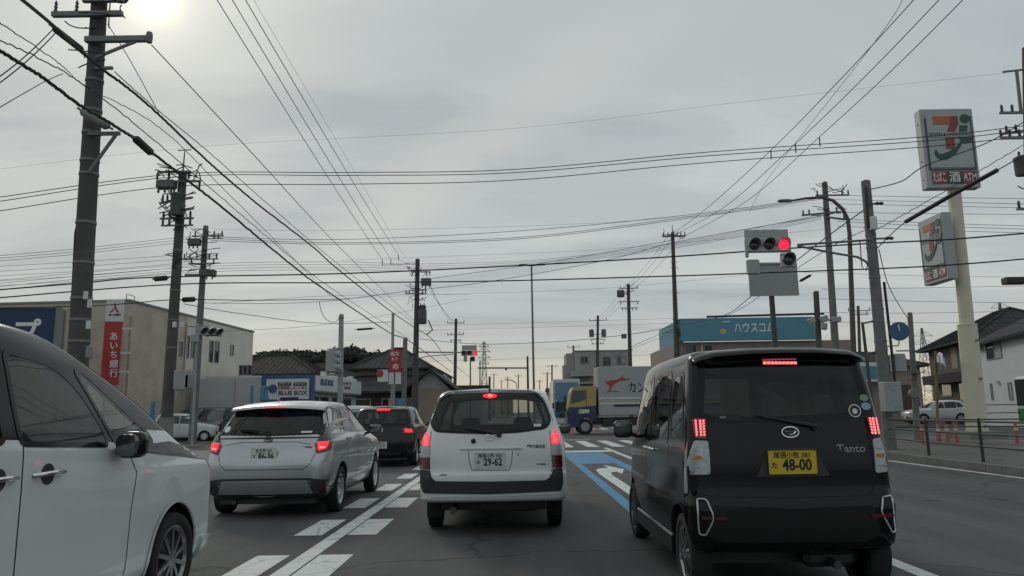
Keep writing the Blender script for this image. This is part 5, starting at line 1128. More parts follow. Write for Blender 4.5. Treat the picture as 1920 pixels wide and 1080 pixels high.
class Pole:
    def __init__(s, name, label, px0, py0, px1, py1, Y, d_top, d_bot, m='pole_concrete', cat='pole', n=16):
        s.b, s.t = line_at(px0, py0, px1, py1, Y); s.Y = Y; s.r0 = d_bot/2; s.r1 = d_top/2
        s.root = thing(name, label, cat, s.b); mb = MB(); mb.tube([s.b, s.b.lerp(s.t, .5), s.t], [s.r0, (s.r0+s.r1)/2, s.r1], n); mb.build('shaft', m, s.root, 60, True)
        mb = MB().lathe([(s.r1*.99, 0), (s.r1*.6, .03), (0, .035)], s.t, 'Z', n); mb.build('cap', m, s.root, 40, True)
    def at(s, py, dx=0, dy=0, dz=0):
        "point on the axis at a pixel row"
        lo, hi = 0., 1.
        for _ in range(30):
            md = (lo+hi)/2; p = s.b.lerp(s.t, md); q = CR.transposed() @ (p-Vector((0, 0, CAMH))); y = 540-FPX*q.y/(-q.z)
            if y > py: lo = md
            else: hi = md
        return s.b.lerp(s.t, lo)+Vector((dx, dy, dz))
    def rad(s, p): k = (p.z-s.b.z)/(s.t.z-s.b.z); return s.r0+(s.r1-s.r0)*k
    def band(s, py, h=.05): p = s.at(py); r = s.rad(p)+.012; MB().lathe([(r-.01, -h/2), (r, -h/2), (r, h/2), (r-.01, h/2)], p, 'Z', 16, closed=True).build('band', 'galv', s.root, 60, True)
    def arm(s, py, x0, x1, w=.09, y0=0., y1=0., ins=(), up=True, m='galv', rr=.05, hang=False):
        p = s.at(py); off = Vector((0, -s.rad(p)-w/2, 0)); a = p+off+Vector((x0, y0, 0)); b = p+off+Vector((x1, y1, 0)); mb = MB().bar(a, b, w, w); o = mb.build('crossarm', m, s.root, world=True)
        for t in ins:
            q = a.lerp(b, t); h = -1 if hang else 1
            mb = MB().lathe([(.02, 0), (rr, .03*h), (rr*.55, .07*h), (rr, .10*h), (rr*.55, .14*h), (rr*.9, .17*h), (rr*.4, .23*h), (0, .24*h)], q+Vector((0, 0, h*w/2)), 'Z', 10); mb.build('insulator', 'insulator', o, 50).location = -Vector(s.root.location)
        return a, b
    def transformer(s, py, dx, r=.22, h=.7, dy=-.1):
        p = s.at(py, dx, dy); mb = MB().lathe([(r*.9, 0), (r, .04), (r, h-.06), (r*1.05, h-.05), (r*1.05, h), (r*.5, h+.06), (0, h+.07)], p, 'Z', 18); o = mb.build('transformer', 'transformer', s.root, 50, True)
        for a in (-.5, .5):
            mb = MB().lathe([(.03, 0), (.045, .03), (.025, .06), (.045, .09), (.02, .16), (0, .16)], p+Vector((a*r, -r*.3, h+.02)), 'Z', 8); mb.build('bushing', 'insulator', o, 50).location = -Vector(s.root.location)
        MB().bar(p+Vector((0, 0, h*.5)), s.at(py, 0, 0, h*.5), .06, .1).build('bracket', 'galv', s.root, world=True)
    def jumpers(s, py, n, sx, sz, seed=1):
        rn = random.Random(seed)
        for i in range(n):
            p = s.at(py+rn.uniform(-6, 6)); a = p+Vector((rn.uniform(-sx, sx), rn.uniform(-.3, .0)-.1, rn.uniform(-sz*.3, sz))); b = p+Vector((rn.uniform(-sx, sx), rn.uniform(-.3, 0)-.1, rn.uniform(-sz*.3, sz))); m_ = (a+b)/2+Vector((rn.uniform(-.2, .2), 0, rn.choice((-1, -1, .6))*rn.uniform(.15, .5)*sz*1.4))
            MB().tube([a*(1-t)**2+m_*2*t*(1-t)+b*t*t for t in [k/8 for k in range(9)]], .012 if s.Y < 15 else .019, 5).build('jumper_wire', 'cable', s.root, 60, True)
    def box(s, name, r, m, th=.3, dy=-.2, parent=None):
        a = P(r[0], r[1], s.Y+dy-th); b = P(r[2], r[3], s.Y+dy-th); o = MB().box(a.x, b.x, s.Y+dy-th, s.Y+dy, b.z, a.z, bev=.02).build(name, m, s.root, world=True); return o
    def switch(s, py, dx, w=.5, h=.35, d=.35):
        p = s.at(py, dx, -.25); MB().box(-w/2, w/2, -d/2, d/2, -h/2, h/2, at=p, bev=.04).build('switch_box', 'transformer', s.root, world=True)
        for i in range(3):
            q = p+Vector((-w*.35+i*w*.35, -d*.3, -h/2)); MB().lathe([(.03, 0), (.05, -.04), (.03, -.08), (.05, -.12), (.02, -.18), (0, -.18)], q, 'Z', 8).build('bushing', 'insulator', s.root, 50, True)

# left near pole
L1 = Pole('utility_pole', 'thick dark concrete utility pole nearest on the left behind the white minivan', 190, -60, 147, 660, 13, .27, .37, 'pole_dark', n=22); R_ = L1
for py in (152, 208, 250, 302, 327, 418, 493, 560, 600, 640): L1.band(py)
L1.arm(36, -.75, .55, .09, ins=(.04, .34), m='galv', rr=.035); L1.arm(84, -.10, 1.1, .10, ins=()); L1.arm(10, -.2, .55, .08)
a = L1.at(84, .95, -.2); MB().bar(a, L1.at(118, .1, -.2), .045, .045).build('arm_brace', 'galv', L1.root, world=True)
p = L1.at(84, 1.1, -.24); MB().lathe([(.05, -.1), (.06, -.05), (.06, .05), (.05, .1)], p, 'Z', 12).build('arm_end_clamp', 'galv', L1.root, 50, True)
L1.arm(258, .05, .62, .06); MB().bar(L1.at(258, .58, -.2), L1.at(328, .12, -.2), .045, .045).build('arm_brace', 'galv', L1.root, world=True)
L1.arm(136, .1, .42, .05); L1.jumpers(15, 7, .75, .5, 3); L1.jumpers(48, 5, .6, .4, 5); L1.jumpers(140, 3, .4, .3, 8)
L1.transformer(5, .42, .17, .5, -.1)
MB().tube([L1.at(420, -.09, -.12), L1.at(440, -.12, -.12), L1.at(600, -.10, -.12)], .012, 5).build('earth_wire', 'cable', L1.root, 60, True)
for r in ((157, 546, 165, 561), (166, 558, 171, 580), (164, 596, 168, 622)):
    p = P((r[0]+r[2])/2, (r[1]+r[3])/2, 12.8); MB().box(-.04, .04, -.01, .0, -.07, .07, at=p).build('number_plate', 'sign_white', L1.root, world=True)
L1.box('junction_box', (160, 648, 167, 672), 'closure_grey', .12, -.15)
# second pole
L2 = Pole('utility_pole', 'tall concrete utility pole crowded with switches and crossarms behind the near pole', 343, 322, 312, 800, 25, .27, .40, 'pole_dark')
MB().tube([L2.t, L2.t+Vector((.02, 0, .75))], [.03, .02], 6).build('top_spike', 'galv', L2.root, 60, True); MB().bar(L2.t+Vector((-.22, 0, .78)), L2.t+Vector((.25, 0, .8)), .03).build('top_spike_arm', 'galv', L2.root, world=True)
L2.arm(325, -.8, .35, .07, ins=(0, .35, .95), hang=True); L2.arm(343, -.5, .72, .07, ins=(.0, .25, .97), hang=True); L2.switch(350, -.42, .62, .3); L2.arm(378, -.75, .6, .07, .3, -.3, ins=(.05, .2)); L2.arm(398, -.4, .65, .07, .2, -.3); L2.arm(412, -.6, .55, .06, ins=(.1, .3, .9)); L2.arm(425, -.55, .55, .05, ins=(.05, .25, .9)); L2.transformer(408, .02, .22, .75, -.3)
L2.jumpers(338, 14, .8, .5, 11); L2.jumpers(385, 8, .7, .5, 15); L2.jumpers(405, 8, .6, .5, 12); L2.jumpers(430, 6, .5, .4, 13); L2.jumpers(500, 4, .4, .4, 14)
for py in (470, 500, 545, 600, 652): L2.band(py, .06)
L2.box('signal_controller', (326, 694, 352, 730), 'steel_grey', .45, -.1); L2.box('meter_box', (347, 702, 357, 728), 'closure_grey', .3, -.25)
MB().bar(P(330, 732, 24.4), P(362, 732, 24.4), .05).build('cabinet_shelf', 'galv', L2.root, world=True)
L2.box('clamp_box', (323, 603, 329, 614), 'sign_white', .1, -.15); L2.box('clamp_box', (337, 603, 343, 614), 'sign_white', .1, -.15)
b0 = L2.b; MB().tube([b0, b0+Vector((0, 0, 1.35))], [.225, .222], 16).build('pale_base_sleeve', 'concrete', L2.root, 60, True)
# third pole with the side signal
L3 = Pole('utility_pole', 'slimmer utility pole with curled jumper wires right of the crowded pole', 386, 424, 366, 740, 37, .26, .40)
L3.arm(444, -.6, 1.0, .06, ins=(.1, .5, .7, .95)); L3.arm(449, -.1, .95, .05, ins=(.6, .8)); L3.switch(456, -.42, .6, .35); L3.arm(487, -1.0, .8, .06, ins=(.05, .2, .4, .75, .95)); L3.arm(495, -.7, .9, .05, ins=(.1, .8)); L3.switch(514, .35, .8, .32); L3.arm(517, -.8, .2, .12)
L3.jumpers(448, 8, .95, .5, 21); L3.jumpers(490, 10, 1.0, .6, 22); L3.jumpers(512, 6, .8, .5, 23)
# horizontal traffic signal
def signal(name, label, c, face, lamp=.3, on=2, panel=None, arrow=False, sc=1.0, visor=.22):
    "three lamps in a row facing direction 'face' (angle of the normal), c = centre"
    root = thing(name, label, 'traffic light', c, face)                   # local -Y is the face
    W_ = 1.22*sc; h = .40*sc; MB().box(-W_/2, W_/2, -.07*sc, .07*sc, -h/2, h/2, bev=.03*sc).build('housing', 'signal_grey', root)
    for i in range(3):
        x = (-.40+.40*i)*sc; r = lamp/2*sc*.97
        MB().lathe([(r, 0), (r*.8, -.03*sc), (0, -.04*sc)], (x, -.071*sc, 0), 'Y', 20).build('lens', 'lamp_red' if i == on else 'lens_off', root, 50)
        mb = MB(); n = 14; vs = []
        for k in range(n+1):
            a = -.15+(PI+.3)*k/n; d = visor*sc*(.35+.65*max(0, math.sin(a)))
            for rr, yy in ((r+.012, -.07*sc), (r+.012, -.07*sc-d), (r+.03*sc, -.07*sc-d), (r+.03*sc, -.07*sc)): vs.append((x+rr*math.cos(a), yy, rr*math.sin(a)))
        fs = [[k*4+j, k*4+(j+1) % 4, k*4+4+(j+1) % 4, k*4+4+j] for k in range(n) for j in range(4)]; mb.add(vs, fs); mb.build('visor', 'signal_grey', root, 40)
    return root
def lamp_box(root, x, z, s, lens='lens_off', name='arrow_lamp'):
    o = MB().box(x-s/2, x+s/2, -.07, .07, z-s/2, z+s/2, bev=.02).build(name, 'signal_grey', root)
    MB().lathe([(s*.42, 0), (s*.33, -.03), (0, -.035)], (x, -.071, z), 'Y', 18).build('lens', lens, o, 50)
    mb = MB(); n = 12; vs = []; r = s*.42
    for k in range(n+1):
        a = -.15+(PI+.3)*k/n; d = .2*(.35+.65*max(0, math.sin(a)))
        for rr, yy in ((r+.008, -.07), (r+.008, -.07-d), (r+.025, -.07-d), (r+.025, -.07)): vs.append((x+rr*math.cos(a), yy, z+rr*math.sin(a)))
    mb.add(vs, [[k*4+j, k*4+(j+1) % 4, k*4+4+(j+1) % 4, k*4+4+j] for k in range(n) for j in range(4)]); mb.build('visor', 'signal_grey', o, 40)
s3 = signal('traffic_light', 'unlit traffic light seen from the side on the thin pole left', P(394, 622, 36.3), math.radians(52), on=9, visor=.3)
T1 = Pole('signal_post', 'thin grey signal post in front of the bank wall', 369, 640, 360, 832, 35, .11, .13, 'pole_steel', n=10)
T1.box('control_box', (357, 627, 370, 641), 'signal_grey', .2, -.1); MB().tube([P(352, 612, 35), P(392, 610, 35.5)], .035, 8).build('signal_arm', 'pole_steel', T1.root, 60, True); MB().tube([P(369, 640, 35), P(371, 606, 35)], .05, 8).build('upper_post', 'pole_steel', T1.root, 60, True)
MB().tube([P(352, 693, 35), P(369, 694, 35)], .025, 6).build('stay', 'pole_steel', T1.root, 60, True); MB().bar(P(386, 630, 35.6), P(410, 628, 36), .06).build('mount_bar', 'signal_dark', T1.root, world=True); MB().lathe([(.4, -.05), (.4, 0), (.12, .05)], T1.b+Vector((0, 0, .05)), 'Z', 14).build('footing', 'concrete', T1.root, 50, True)
# more posts on the left
L5 = Pole('signal_pole', 'grey signal pole with white signal backs in front of the agency shop', 640, 590, 638, 740, 34, .22, .28, 'pole_steel')
for py in (596, 655, 700): L5.band(py, .08)
mb = L5.box('signal_back', (611, 657, 631, 697), 'signal_grey', .5, -.2); 
for i in range(3): p = P(633, 664+i*12, 33.4); MB().lathe([(.14, -.12), (.15, .12)], p, 'X', 12).build('visor', 'signal_grey', L5.root, 50, True)
L5.arm(655, -.5, .1, .06, m='signal_grey'); L5.arm(703, -.6, .1, .06, m='signal_grey')
L6 = Pole('sign_post', 'slim grey post carrying a red banner board', 737, 587, 735, 740, 42, .16, .18, 'pole_steel', n=10)
w = Wall((P(729, 690, 41.7).x, 41.7), (P(752, 690, 41.7).x, 41.7)); root, pn, q = board('banner_board', 'red banner board with white characters above the small signs', 'sign', w, (730, 656, 752, 698), 'sign_red', .06, 0); wtext(w, root, 741, 664, '出た', 7, 'ink_white', .065, 1, .03); wtext(w, root, 741, 674, '新築', 5, 'ink_white', .065, 1, .03); wtext(w, root, 742, 688, 'の', 10, 'ink_white', .065, 1, .03)
(a, b), (c, d) = w.px(729, 697.8), w.px(752, 720); mb = MB(); w.box(mb, a, c, d, b-.01, 0, .05); mb.build('sign_panel', 'sign_white', root, world=True); mb = MB(); (a, b), (c, d) = w.px(710, 694), w.px(728, 716); w.box(mb, a, c, d, b, 0, .3); mb.build('side_sign', 'sign_white', root, world=True); u, z = w.px(714, 701); mb = MB(); mb.lathe([(.2, 0), (.2, .02), (0, .02)], w.at(u, z, .32), 'Y', 14); mb.build('round_mark', 'ink_red', root, world=True)
mb = MB(); w.box(mb, .3, .36, 0, q[2], .0, .05); mb.build('post', 'pole_steel', root, world=True)
L7 = Pole('post', 'pale short concrete post right of the red banner', 760, 634, 757, 760, 43, .26, .30, 'concrete')
L8 = Pole('utility_pole', 'utility pole with stacked transformers left of the far signal', 783, 486, 778, 760, 51, .30, .46, 'pole_dark')
L8.arm(511, -.4, .95, .07, ins=(.05, .3, .8, .95), hang=True); L8.switch(530, .65, .7, .5); L8.arm(545, -.3, .7, .06, ins=(.9,)); L8.arm(551, -.8, .7, .07, ins=(.05, .2, .8, .95)); L8.transformer(608, .42, .30, .95, -.15); L8.transformer(590, .42, .24, .6, -.1); L8.jumpers(515, 8, .8, .5, 31); L8.jumpers(552, 8, .8, .5, 32); L8.jumpers(570, 6, .6, .6, 33)
MB().tube([P(803, 600, 51), P(811, 619, 51), P(800, 627, 51)], .05, 6).build('drop_bracket', 'galv', L8.root, 60, True)
MB().tube([P(781, 660, 51), P(866, 661, 51.5)], .05, 8).build('signal_arm', 'pole_steel', L8.root, 60, True); MB().tube([P(781, 673, 51), P(800, 668, 51), P(850, 664, 51.4)], .03, 8).build('arm_brace', 'pole_steel', L8.root, 60, True); L8.box('control_box', (774, 650, 779, 664), 'galv', .25, -.2)
sf = signal('traffic_light', 'small far red traffic light under a grey name panel', P(880, 662, 52), 0, on=2, sc=.92)
c = P(880, 652, 52); MB().box(-.52, .52, -.03, .03, -.17, .17, at=c-Vector(sf.location)).build('name_panel', 'board_back', sf.root if hasattr(sf, 'root') else sf)
lamp_box(sf, .22, -.42, .34); MB().box(-.4, -.16, -.06, .06, -.6, -.2).build('detector_box', 'signal_grey', sf)
def slim(name, label, x0, y0, x1, y1, Y, d, m='pole_dark', arms=(), cat='pole', group=None):
    p = Pole(name, label, x0, y0, x1, y1, Y, d*.75, d, m, cat, 10)
    for a in arms: p.arm(a[0], -a[1], a[1], .07, ins=(.02, .5, .98) if len(a) < 3 else a[2], hang=len(a) > 3)
    if group: p.root['group'] = group
    return p
p9 = slim('utility_pole', 'utility pole just left of the far red signal', 855, 598, 853, 720, 78, .40, arms=((606, .9), (628, .9, (.05, .25, .75, .95)), (638, .6, (.1, .9), 1))); p9.t = p9.t
slim('post', 'thin post standing behind the far red signal', 882, 672, 882, 722, 70, .16)
slim('utility_pole', 'short dark pole below the lattice pylon', 918, 706, 918, 726, 130, .5); slim('post', 'short thin post left of the distant gantry', 900, 676, 900, 725, 95, .2)
gp = slim('sign_gantry', 'distant cantilever gantry pole with arm reaching left', 989, 668, 990, 725, 95, .34); MB().tube([P(896, 690, 95), P(989, 690, 95)], .09, 8).build('gantry_arm', 'pole_dark', gp.root, 60, True); MB().lathe([(.12, -.1), (.14, .1)], P(949, 693, 95), 'Z', 10).build('gantry_sensor', 'pole_dark', gp.root, 50, True)
mast = slim('light_mast', 'tall slender twin arm light mast beyond the junction', 996.5, 497, 1001, 725, 60, .20, 'galv', cat='street light'); MB().tube([P(979, 497, 60), P(996.5, 498.5, 60), P(1016, 496, 60)], .05, 6).build('lamp_arm', 'galv', mast.root, 60, True)
for x in (981, 1014): p = P(x, 496.5, 60); MB().box(-.35, .35, -.1, .1, -.05, .05, at=p, bev=.02).build('lamp_head', 'galv', mast.root, world=True)
# lattice pylons far away
def pylon(label, x, ytop, Y, w0, arms):
    top = P(x, ytop, Y); root = thing('lattice_pylon', label, 'pylon', (top.x, Y, 0)); mb = MB(); H = top.z; n = 9; th = max(.18, Y*.00045)
    def c(k, sx, sy): t = k/n; ww = w0*(1-t)**1.3*.5+.25; return Vector((top.x+sx*ww, Y+sy*ww, H*t))
    for sx in (-1, 1):
        for sy in (-1, 1):
            for k in range(n): mb.bar(c(k, sx, sy), c(k+1, sx, sy), th)
    for k in range(n):
        for sy in (-1, 1): mb.bar(c(k, -1, sy), c(k+1, 1, sy), th*.6); mb.bar(c(k, 1, sy), c(k+1, -1, sy), th*.6); mb.bar(c(k, -1, sy), c(k, 1, sy), th*.6)
        for sx in (-1, 1): mb.bar(c(k, sx, -1), c(k+1, sx, 1), th*.6)
    mb.build('lattice', 'pylon_steel', root, world=True)
    for t, ww in arms:
        mb = MB(); z = H*t; mb.bar((top.x-ww, Y, z), (top.x+ww, Y, z), th); mb.bar((top.x-ww, Y, z), (top.x, Y, z+.06*H), th*.7); mb.bar((top.x+ww, Y, z), (top.x, Y, z+.06*H), th*.7); mb.build('pylon_arm', 'pylon_steel', root, world=True)
pylon('slim lattice pylon rising above the far road', 907.5, 640, 230, 2.4, ((.93, 1.6), (.86, 1.9), (.78, 1.9), (.70, 1.6)))
pylon('lattice pylon seen between the mirror and blue disc', 1728, 615, 330, 9, ((.9, 4.5), (.8, 5), (.7, 5.5)))
pylon('lattice pylon standing behind the brown house roof', 1874, 568, 320, 10, ((.95, 4), (.86, 5)))
# right side, far to near
slim('utility_pole', 'far utility pole with twin transformers left of the box truck', 1121, 592, 1120, 690, 92, .40, arms=((601, 1.1), (627, .9, (.1, .9)), (637, .9, (.05, .95), 1), (645, .8, (.1, .4, .7, .9))))
for pn_ in [o for o in C.objects if o.name.startswith('utility_pole') and o.get('label', '').startswith('far utility pole with twin')]:
    for dx in (-.75, .75): MB().lathe([(.3, -.5), (.3, .4), (0, .45)], P(1120.5, 624, 91.5)+Vector((dx, 0, 0)), 'Z', 12).build('transformer', 'transformer', pn_, 50, True)
R4 = slim('utility_pole', 'utility pole with hanging transformer above the concrete block', 1178, 533, 1182, 700, 70, .42, arms=((541, .9, (.05, .5, .95)), (566, 1.0, (.1, .9), 1), (578, .8, (.1, .3, .7, .9), 1))); R4.transformer(557, -.75, .36, .6, -.1); R4.jumpers(545, 5, .7, .5, 41); R4.box('junction_box', (1166, 626, 1175, 634), 'transformer', .5, -.3)
R3 = Pole('utility_pole', 'tall tapering utility pole left of the turquoise sign', 1261, 436, 1270, 690, 50, .24, .44, 'pole_dark'); MB().tube([R3.t, R3.t+Vector((0, 0, .55))], [.04, .02], 6).build('top_spike', 'galv', R3.root, 60, True)
R3.arm(444, -.75, .85, .10, ins=(.05, .25, .45, .8, .97)); R3.jumpers(446, 7, .8, .45, 43); R3.box('junction_box', (1272, 621, 1277, 630), 'signal_dark', .2, -.2)
for py in (492, 503, 550, 600): R3.arm(py, -.28, .28, .03)
R5 = Pole('utility_pole', 'utility pole with curved jumpers behind the rusty street light', 1546, 342, 1567, 660, 36, .26, .40); R5.arm(368, -.55, 1.1, .07, ins=(.05, .3, .8, .98)); R5.arm(402, -1.2, .5, .08, .3, -.3, ins=(.05, .2, .9)); R5.arm(410, -.3, 1.0, .08, -.2, .4, ins=(.95,)); R5.jumpers(366, 7, 1.0, .5, 51); R5.jumpers(405, 7, 1.0, .5, 52)
SLp = thing('street_light', 'rusty brown street light with long curved arm behind the signal', 'street light', line_at(1592, 420, 1600, 650, 30)[0])
MB().tube([SLp.location, P(1600, 650, 30), P(1593, 440, 30), P(1590, 412, 30), P(1580, 392, 30), P(1562, 376, 30), P(1540, 370, 30), P(1510, 372, 30), P(1480, 377, 30)], [.13, .11, .085, .08, .075, .07, .06, .05, .04], 10).build('curved_mast', 'pole_rust', SLp, 60, True)
mb = MB(); sup(mb, P(1472, 376.5, 30), (.32, .13, .06), .7); mb.build('lamp_head', 'galv', SLp, 60, True)
R2 = Pole('signal_pole', 'short dark pole with white signal backs above the black wagon roof', 1530, 547, 1536, 660, 33, .24, .28, 'pole_dark')
for r in ((1516, 596, 1528, 606), (1538, 592, 1552, 604), (1540, 606, 1550, 618), (1560, 594, 1576, 604)):
    a = P((r[0]+r[2])/2, (r[1]+r[3])/2, 32.7); ww = (r[2]-r[0])/1400*33/2; hh = (r[3]-r[1])/1400*33/2; rt = Matrix.Rotation(random.uniform(-.5, .5), 3, 'Y'); MB().box(-ww, ww, -.12, .12, -hh, hh, rot=rt, at=a, bev=.03).build('signal_back', 'signal_grey', R2.root, world=True)
MB().tube([P(1533, 600, 33), P(1576, 600, 33)], .04, 6).build('signal_arm', 'galv', R2.root, 60, True); MB().tube([P(1325, 594, 33), P(1545, 588, 33)], .05, 8).build('long_arm', 'rail_black', R2.root, 60, True)
slim('utility_pole', 'distant thin utility pole with crossarms right of the rusty street light', 1609, 574, 1613, 690, 62, .3, arms=((583, .9), (590, .8, (.1, .9))))
slim('post', 'thin post hung on stays left of the corner pole', 1617, 605, 1624, 664, 40, .2)
# corner signal pole
R1 = Pole('signal_pole', 'grey concrete corner pole carrying the main red traffic light', 1623, 340, 1664, 780, 22, .27, .37, 'pole_concrete', n=20)
for py in (425, 440, 464, 520, 580, 640, 655, 700, 740): R1.band(py, .06)
MB().tube([R1.at(355, -.12, -.2), R1.at(430, -.16, -.22)], .05, 8).build('cable_riser', 'closure_black', R1.root, 60, True); MB().tube([R1.at(530, .22, -.1), R1.at(700, .26, -.1), R1.at(770, .26, -.1)], .04, 8).build('conduit', 'closure_black', R1.root, 60, True)
R1.box('terminal_box', (1632, 405, 1647, 430), 'sign_white', .15, -.2); R1.box('control_cabinet', (1657, 716, 1695, 772), 'steel_grey', .35, -.35); R1.box('meter_box', (1676, 663, 1701, 697), 'steel_grey', .3, .3)
mb = MB()
for q in ((1667, 722), (1676, 732), (1688, 762), (1680, 764)): mb.lathe([(.012, 0), (.01, -.01), (0, -.012)], P(q[0], q[1], 21.29), 'Y', 8)
for o_ in [mb]: x_ = o_.build('cabinet_bolts', 'signal_dark', R1.root, 50, True); x_['kind'] = 'stuff'
for py, dx in ((385, .25), (450, .45)): R1.arm(py, .05, dx, .05); p = R1.at(py, dx, -.2); MB().lathe([(.03, -.12), (.06, -.06), (.035, 0), (.06, .06), (.03, .12)], p, 'X', 10).build('insulator', 'insulator', R1.root, 50, True)
MB().tube([R1.at(452, -.1, -.15), P(1495, 459, 21.7)], .035, 8).build('signal_arm', 'galv', R1.root, 60, True)
MB().tube([R1.at(505, -.14, -.15), P(1623, 490, 21.8), P(1608, 482, 21.8), P(1560, 474, 21.8), P(1495, 461, 21.7)], .035, 8).build('signal_arm_stay', 'galv', R1.root, 60, True)
MB().tube([P(1612, 450, 21.8), P(1616, 500, 21.8), P(1624, 508, 21.8), P(1628, 490, 21.8)], .015, 6).build('jumper_wire', 'cable', R1.root, 60, True)
for q in ((1655, 598, 1616, 607), (1657, 657, 1625, 663)): MB().tube([P(q[0], q[1], 22), P(q[2], q[3], 22)], .03, 6).build('stay', 'galv', R1.root, 60, True)
sm = signal('traffic_light', 'large red traffic light on an arm above the black wagon', P(1440, 460, 21.6), 0, on=2, sc=1.08)
u = lambda px, py: P(px, py, 21.6)-Vector(sm.location)
a, b = u(1397, 430), u(1480, 447); MB().box(a.x, b.x, .08, .12, b.z-.3, a.z).build('name_panel', 'board_back', sm)
lamp_box(sm, u(1477, 488).x, u(1477, 488).z, .42); a, b = u(1400, 487), u(1425, 514); MB().box(a.x, b.x, -.05, .12, b.z, a.z, bev=.03).build('detector_box', 'signal_grey', sm)
a, b = u(1396, 448), u(1404, 483); MB().box(a.x, b.x, -.05, .08, b.z, a.z, bev=.03).build('end_bracket', 'signal_grey', sm)
root = thing('sign_board', 'blank pale sign board on a dark post below the red traffic light', 'sign', (P(1452, 600, 24).x, 24, 0)); a, b = P(1402, 493, 24), P(1498, 554, 24); MB().box(a.x, b.x, 23.97, 24.03, b.z, a.z).build('sign_panel', 'board_back', root, world=True); MB().box(a.x, b.x, 23.95, 23.968, a.z-.09, a.z-.06).build('panel_rib', 'galv', root, world=True)
MB().tube([(P(1452, 600, 24).x, 24.1, 0), (P(1452, 600, 24).x, 24.1, a.z-.05)], .085, 10).build('post', 'pole_dark', root, 60, True)
# blue disc sign
ds = thing('disc_sign', 'round blue disc sign on the corner pole', 'sign', P(1686, 621, 21.7)); MB().lathe([(.27, -.02), (.275, 0), (.27, .05), (.2, .08), (0, .085)], (0, 0, 0), 'Y', 28).build('disc', mat('sign_disc_blue', (.03, .075, .19), .35, coat=.3), ds, 40); MB().tube([R1.at(650, .1, -.05), P(1685, 648, 21.7), P(1686, 632, 21.75)], .02, 6).build('bracket', 'galv', ds, 60, True)
for o_ in ds.children:
    if o_.name.startswith('disc'): o_.rotation_euler = (0, 0, -.55)
MB().box(-.02, .02, -.028, -.021, .0, .14).build('arrow_mark', 'ink_white', ds); MB().prism([(-.06, .12), (.06, .12), (0, .21)], (-.028, -.021), 'Y').build('arrow_head', 'ink_white', ds)
R6 = Pole('post', 'grey concrete post with junction boxes right of the corner pole', 1706, 587, 1719, 800, 30, .19, .26, 'pole_concrete', n=12); R6.box('junction_box', (1682, 668, 1702, 697), 'steel_grey', .2, -.1); R6.arm(658, -.7, .25, .05); R6.jumpers(704, 4, .4, .2, 61); MB().lathe([(.18, -.1), (.2, 0), (.16, .1)], P(1712, 738, 29.7), 'Y', 14).build('speaker_horn', 'galv', R6.root, 50, True)
# convex mirror
cm = thing('traffic_mirror', 'round convex traffic mirror on a rusty orange post', 'mirror', line_at(1754, 660, 1758, 790, 31)[0]); MB().tube([cm.location, P(1754, 658, 31)], [.06, .055], 10).build('post', 'post_rust', cm, 60, True)
mb = MB().lathe([(.01, -.10), (.2, -.085), (.35, -.045), (.40, 0), (.41, .03), (.38, .06), (0, .07)], (0, 0, 0), 'Y', 28); mo = mb.build('mirror_dish', 'mirror_face', cm, 50); mo.location = P(1765, 679, 30.8)-Vector(cm.location); mo.rotation_euler = (0, 0, .75); MB().tube([P(1755, 680, 31), P(1766, 679, 30.85)], .03, 6).build('mirror_bracket', 'galv', cm, 60, True)
# convenience store sign column
b, t = line_at(1787, 340, 1821, 690, 30); SS = thing('sign_column', 'cream sign column by the right kerb carrying two convenience store signs', 'sign column', b)
k = .62; p1 = b.lerp(t, .43); MB().tube([p1, t], [.27, .25], 20).build('upper_column', 'cream_paint', SS, 60, True); MB().tube([b, p1], [.40, .36], 8).build('lower_column', 'cream_paint', SS, 40, True); MB().tube([p1-Vector((0, 0, .02)), p1+Vector((0, 0, .03))], .375, 8).build('column_collar', 'cream_paint', SS, 40, True)
for z in (.5, 2.2, 3.6): p = b.lerp(p1, z/4.2); MB().box(-.04, .04, -.45, -.36, -.04, .04, at=p+Vector((.1, 0, 0))).build('column_bolt', 'galv', SS, world=True)
MB().box(-.75, .75, -.7, .7, -.05, .35, at=b).build('column_footing', 'concrete', SS, world=True)
mat('sign_orange', (.50, .14, .06), .45); mat('sign_maroon', (.27, .055, .06), .45, var=.05, vscale=2); mat('sign_green', (.03, .085, .07), .45); mat('sign_face', (.42, .45, .445), .4, var=.04, vscale=1); mat('sign_case', (.40, .41, .42), .5, var=.05, vscale=2)
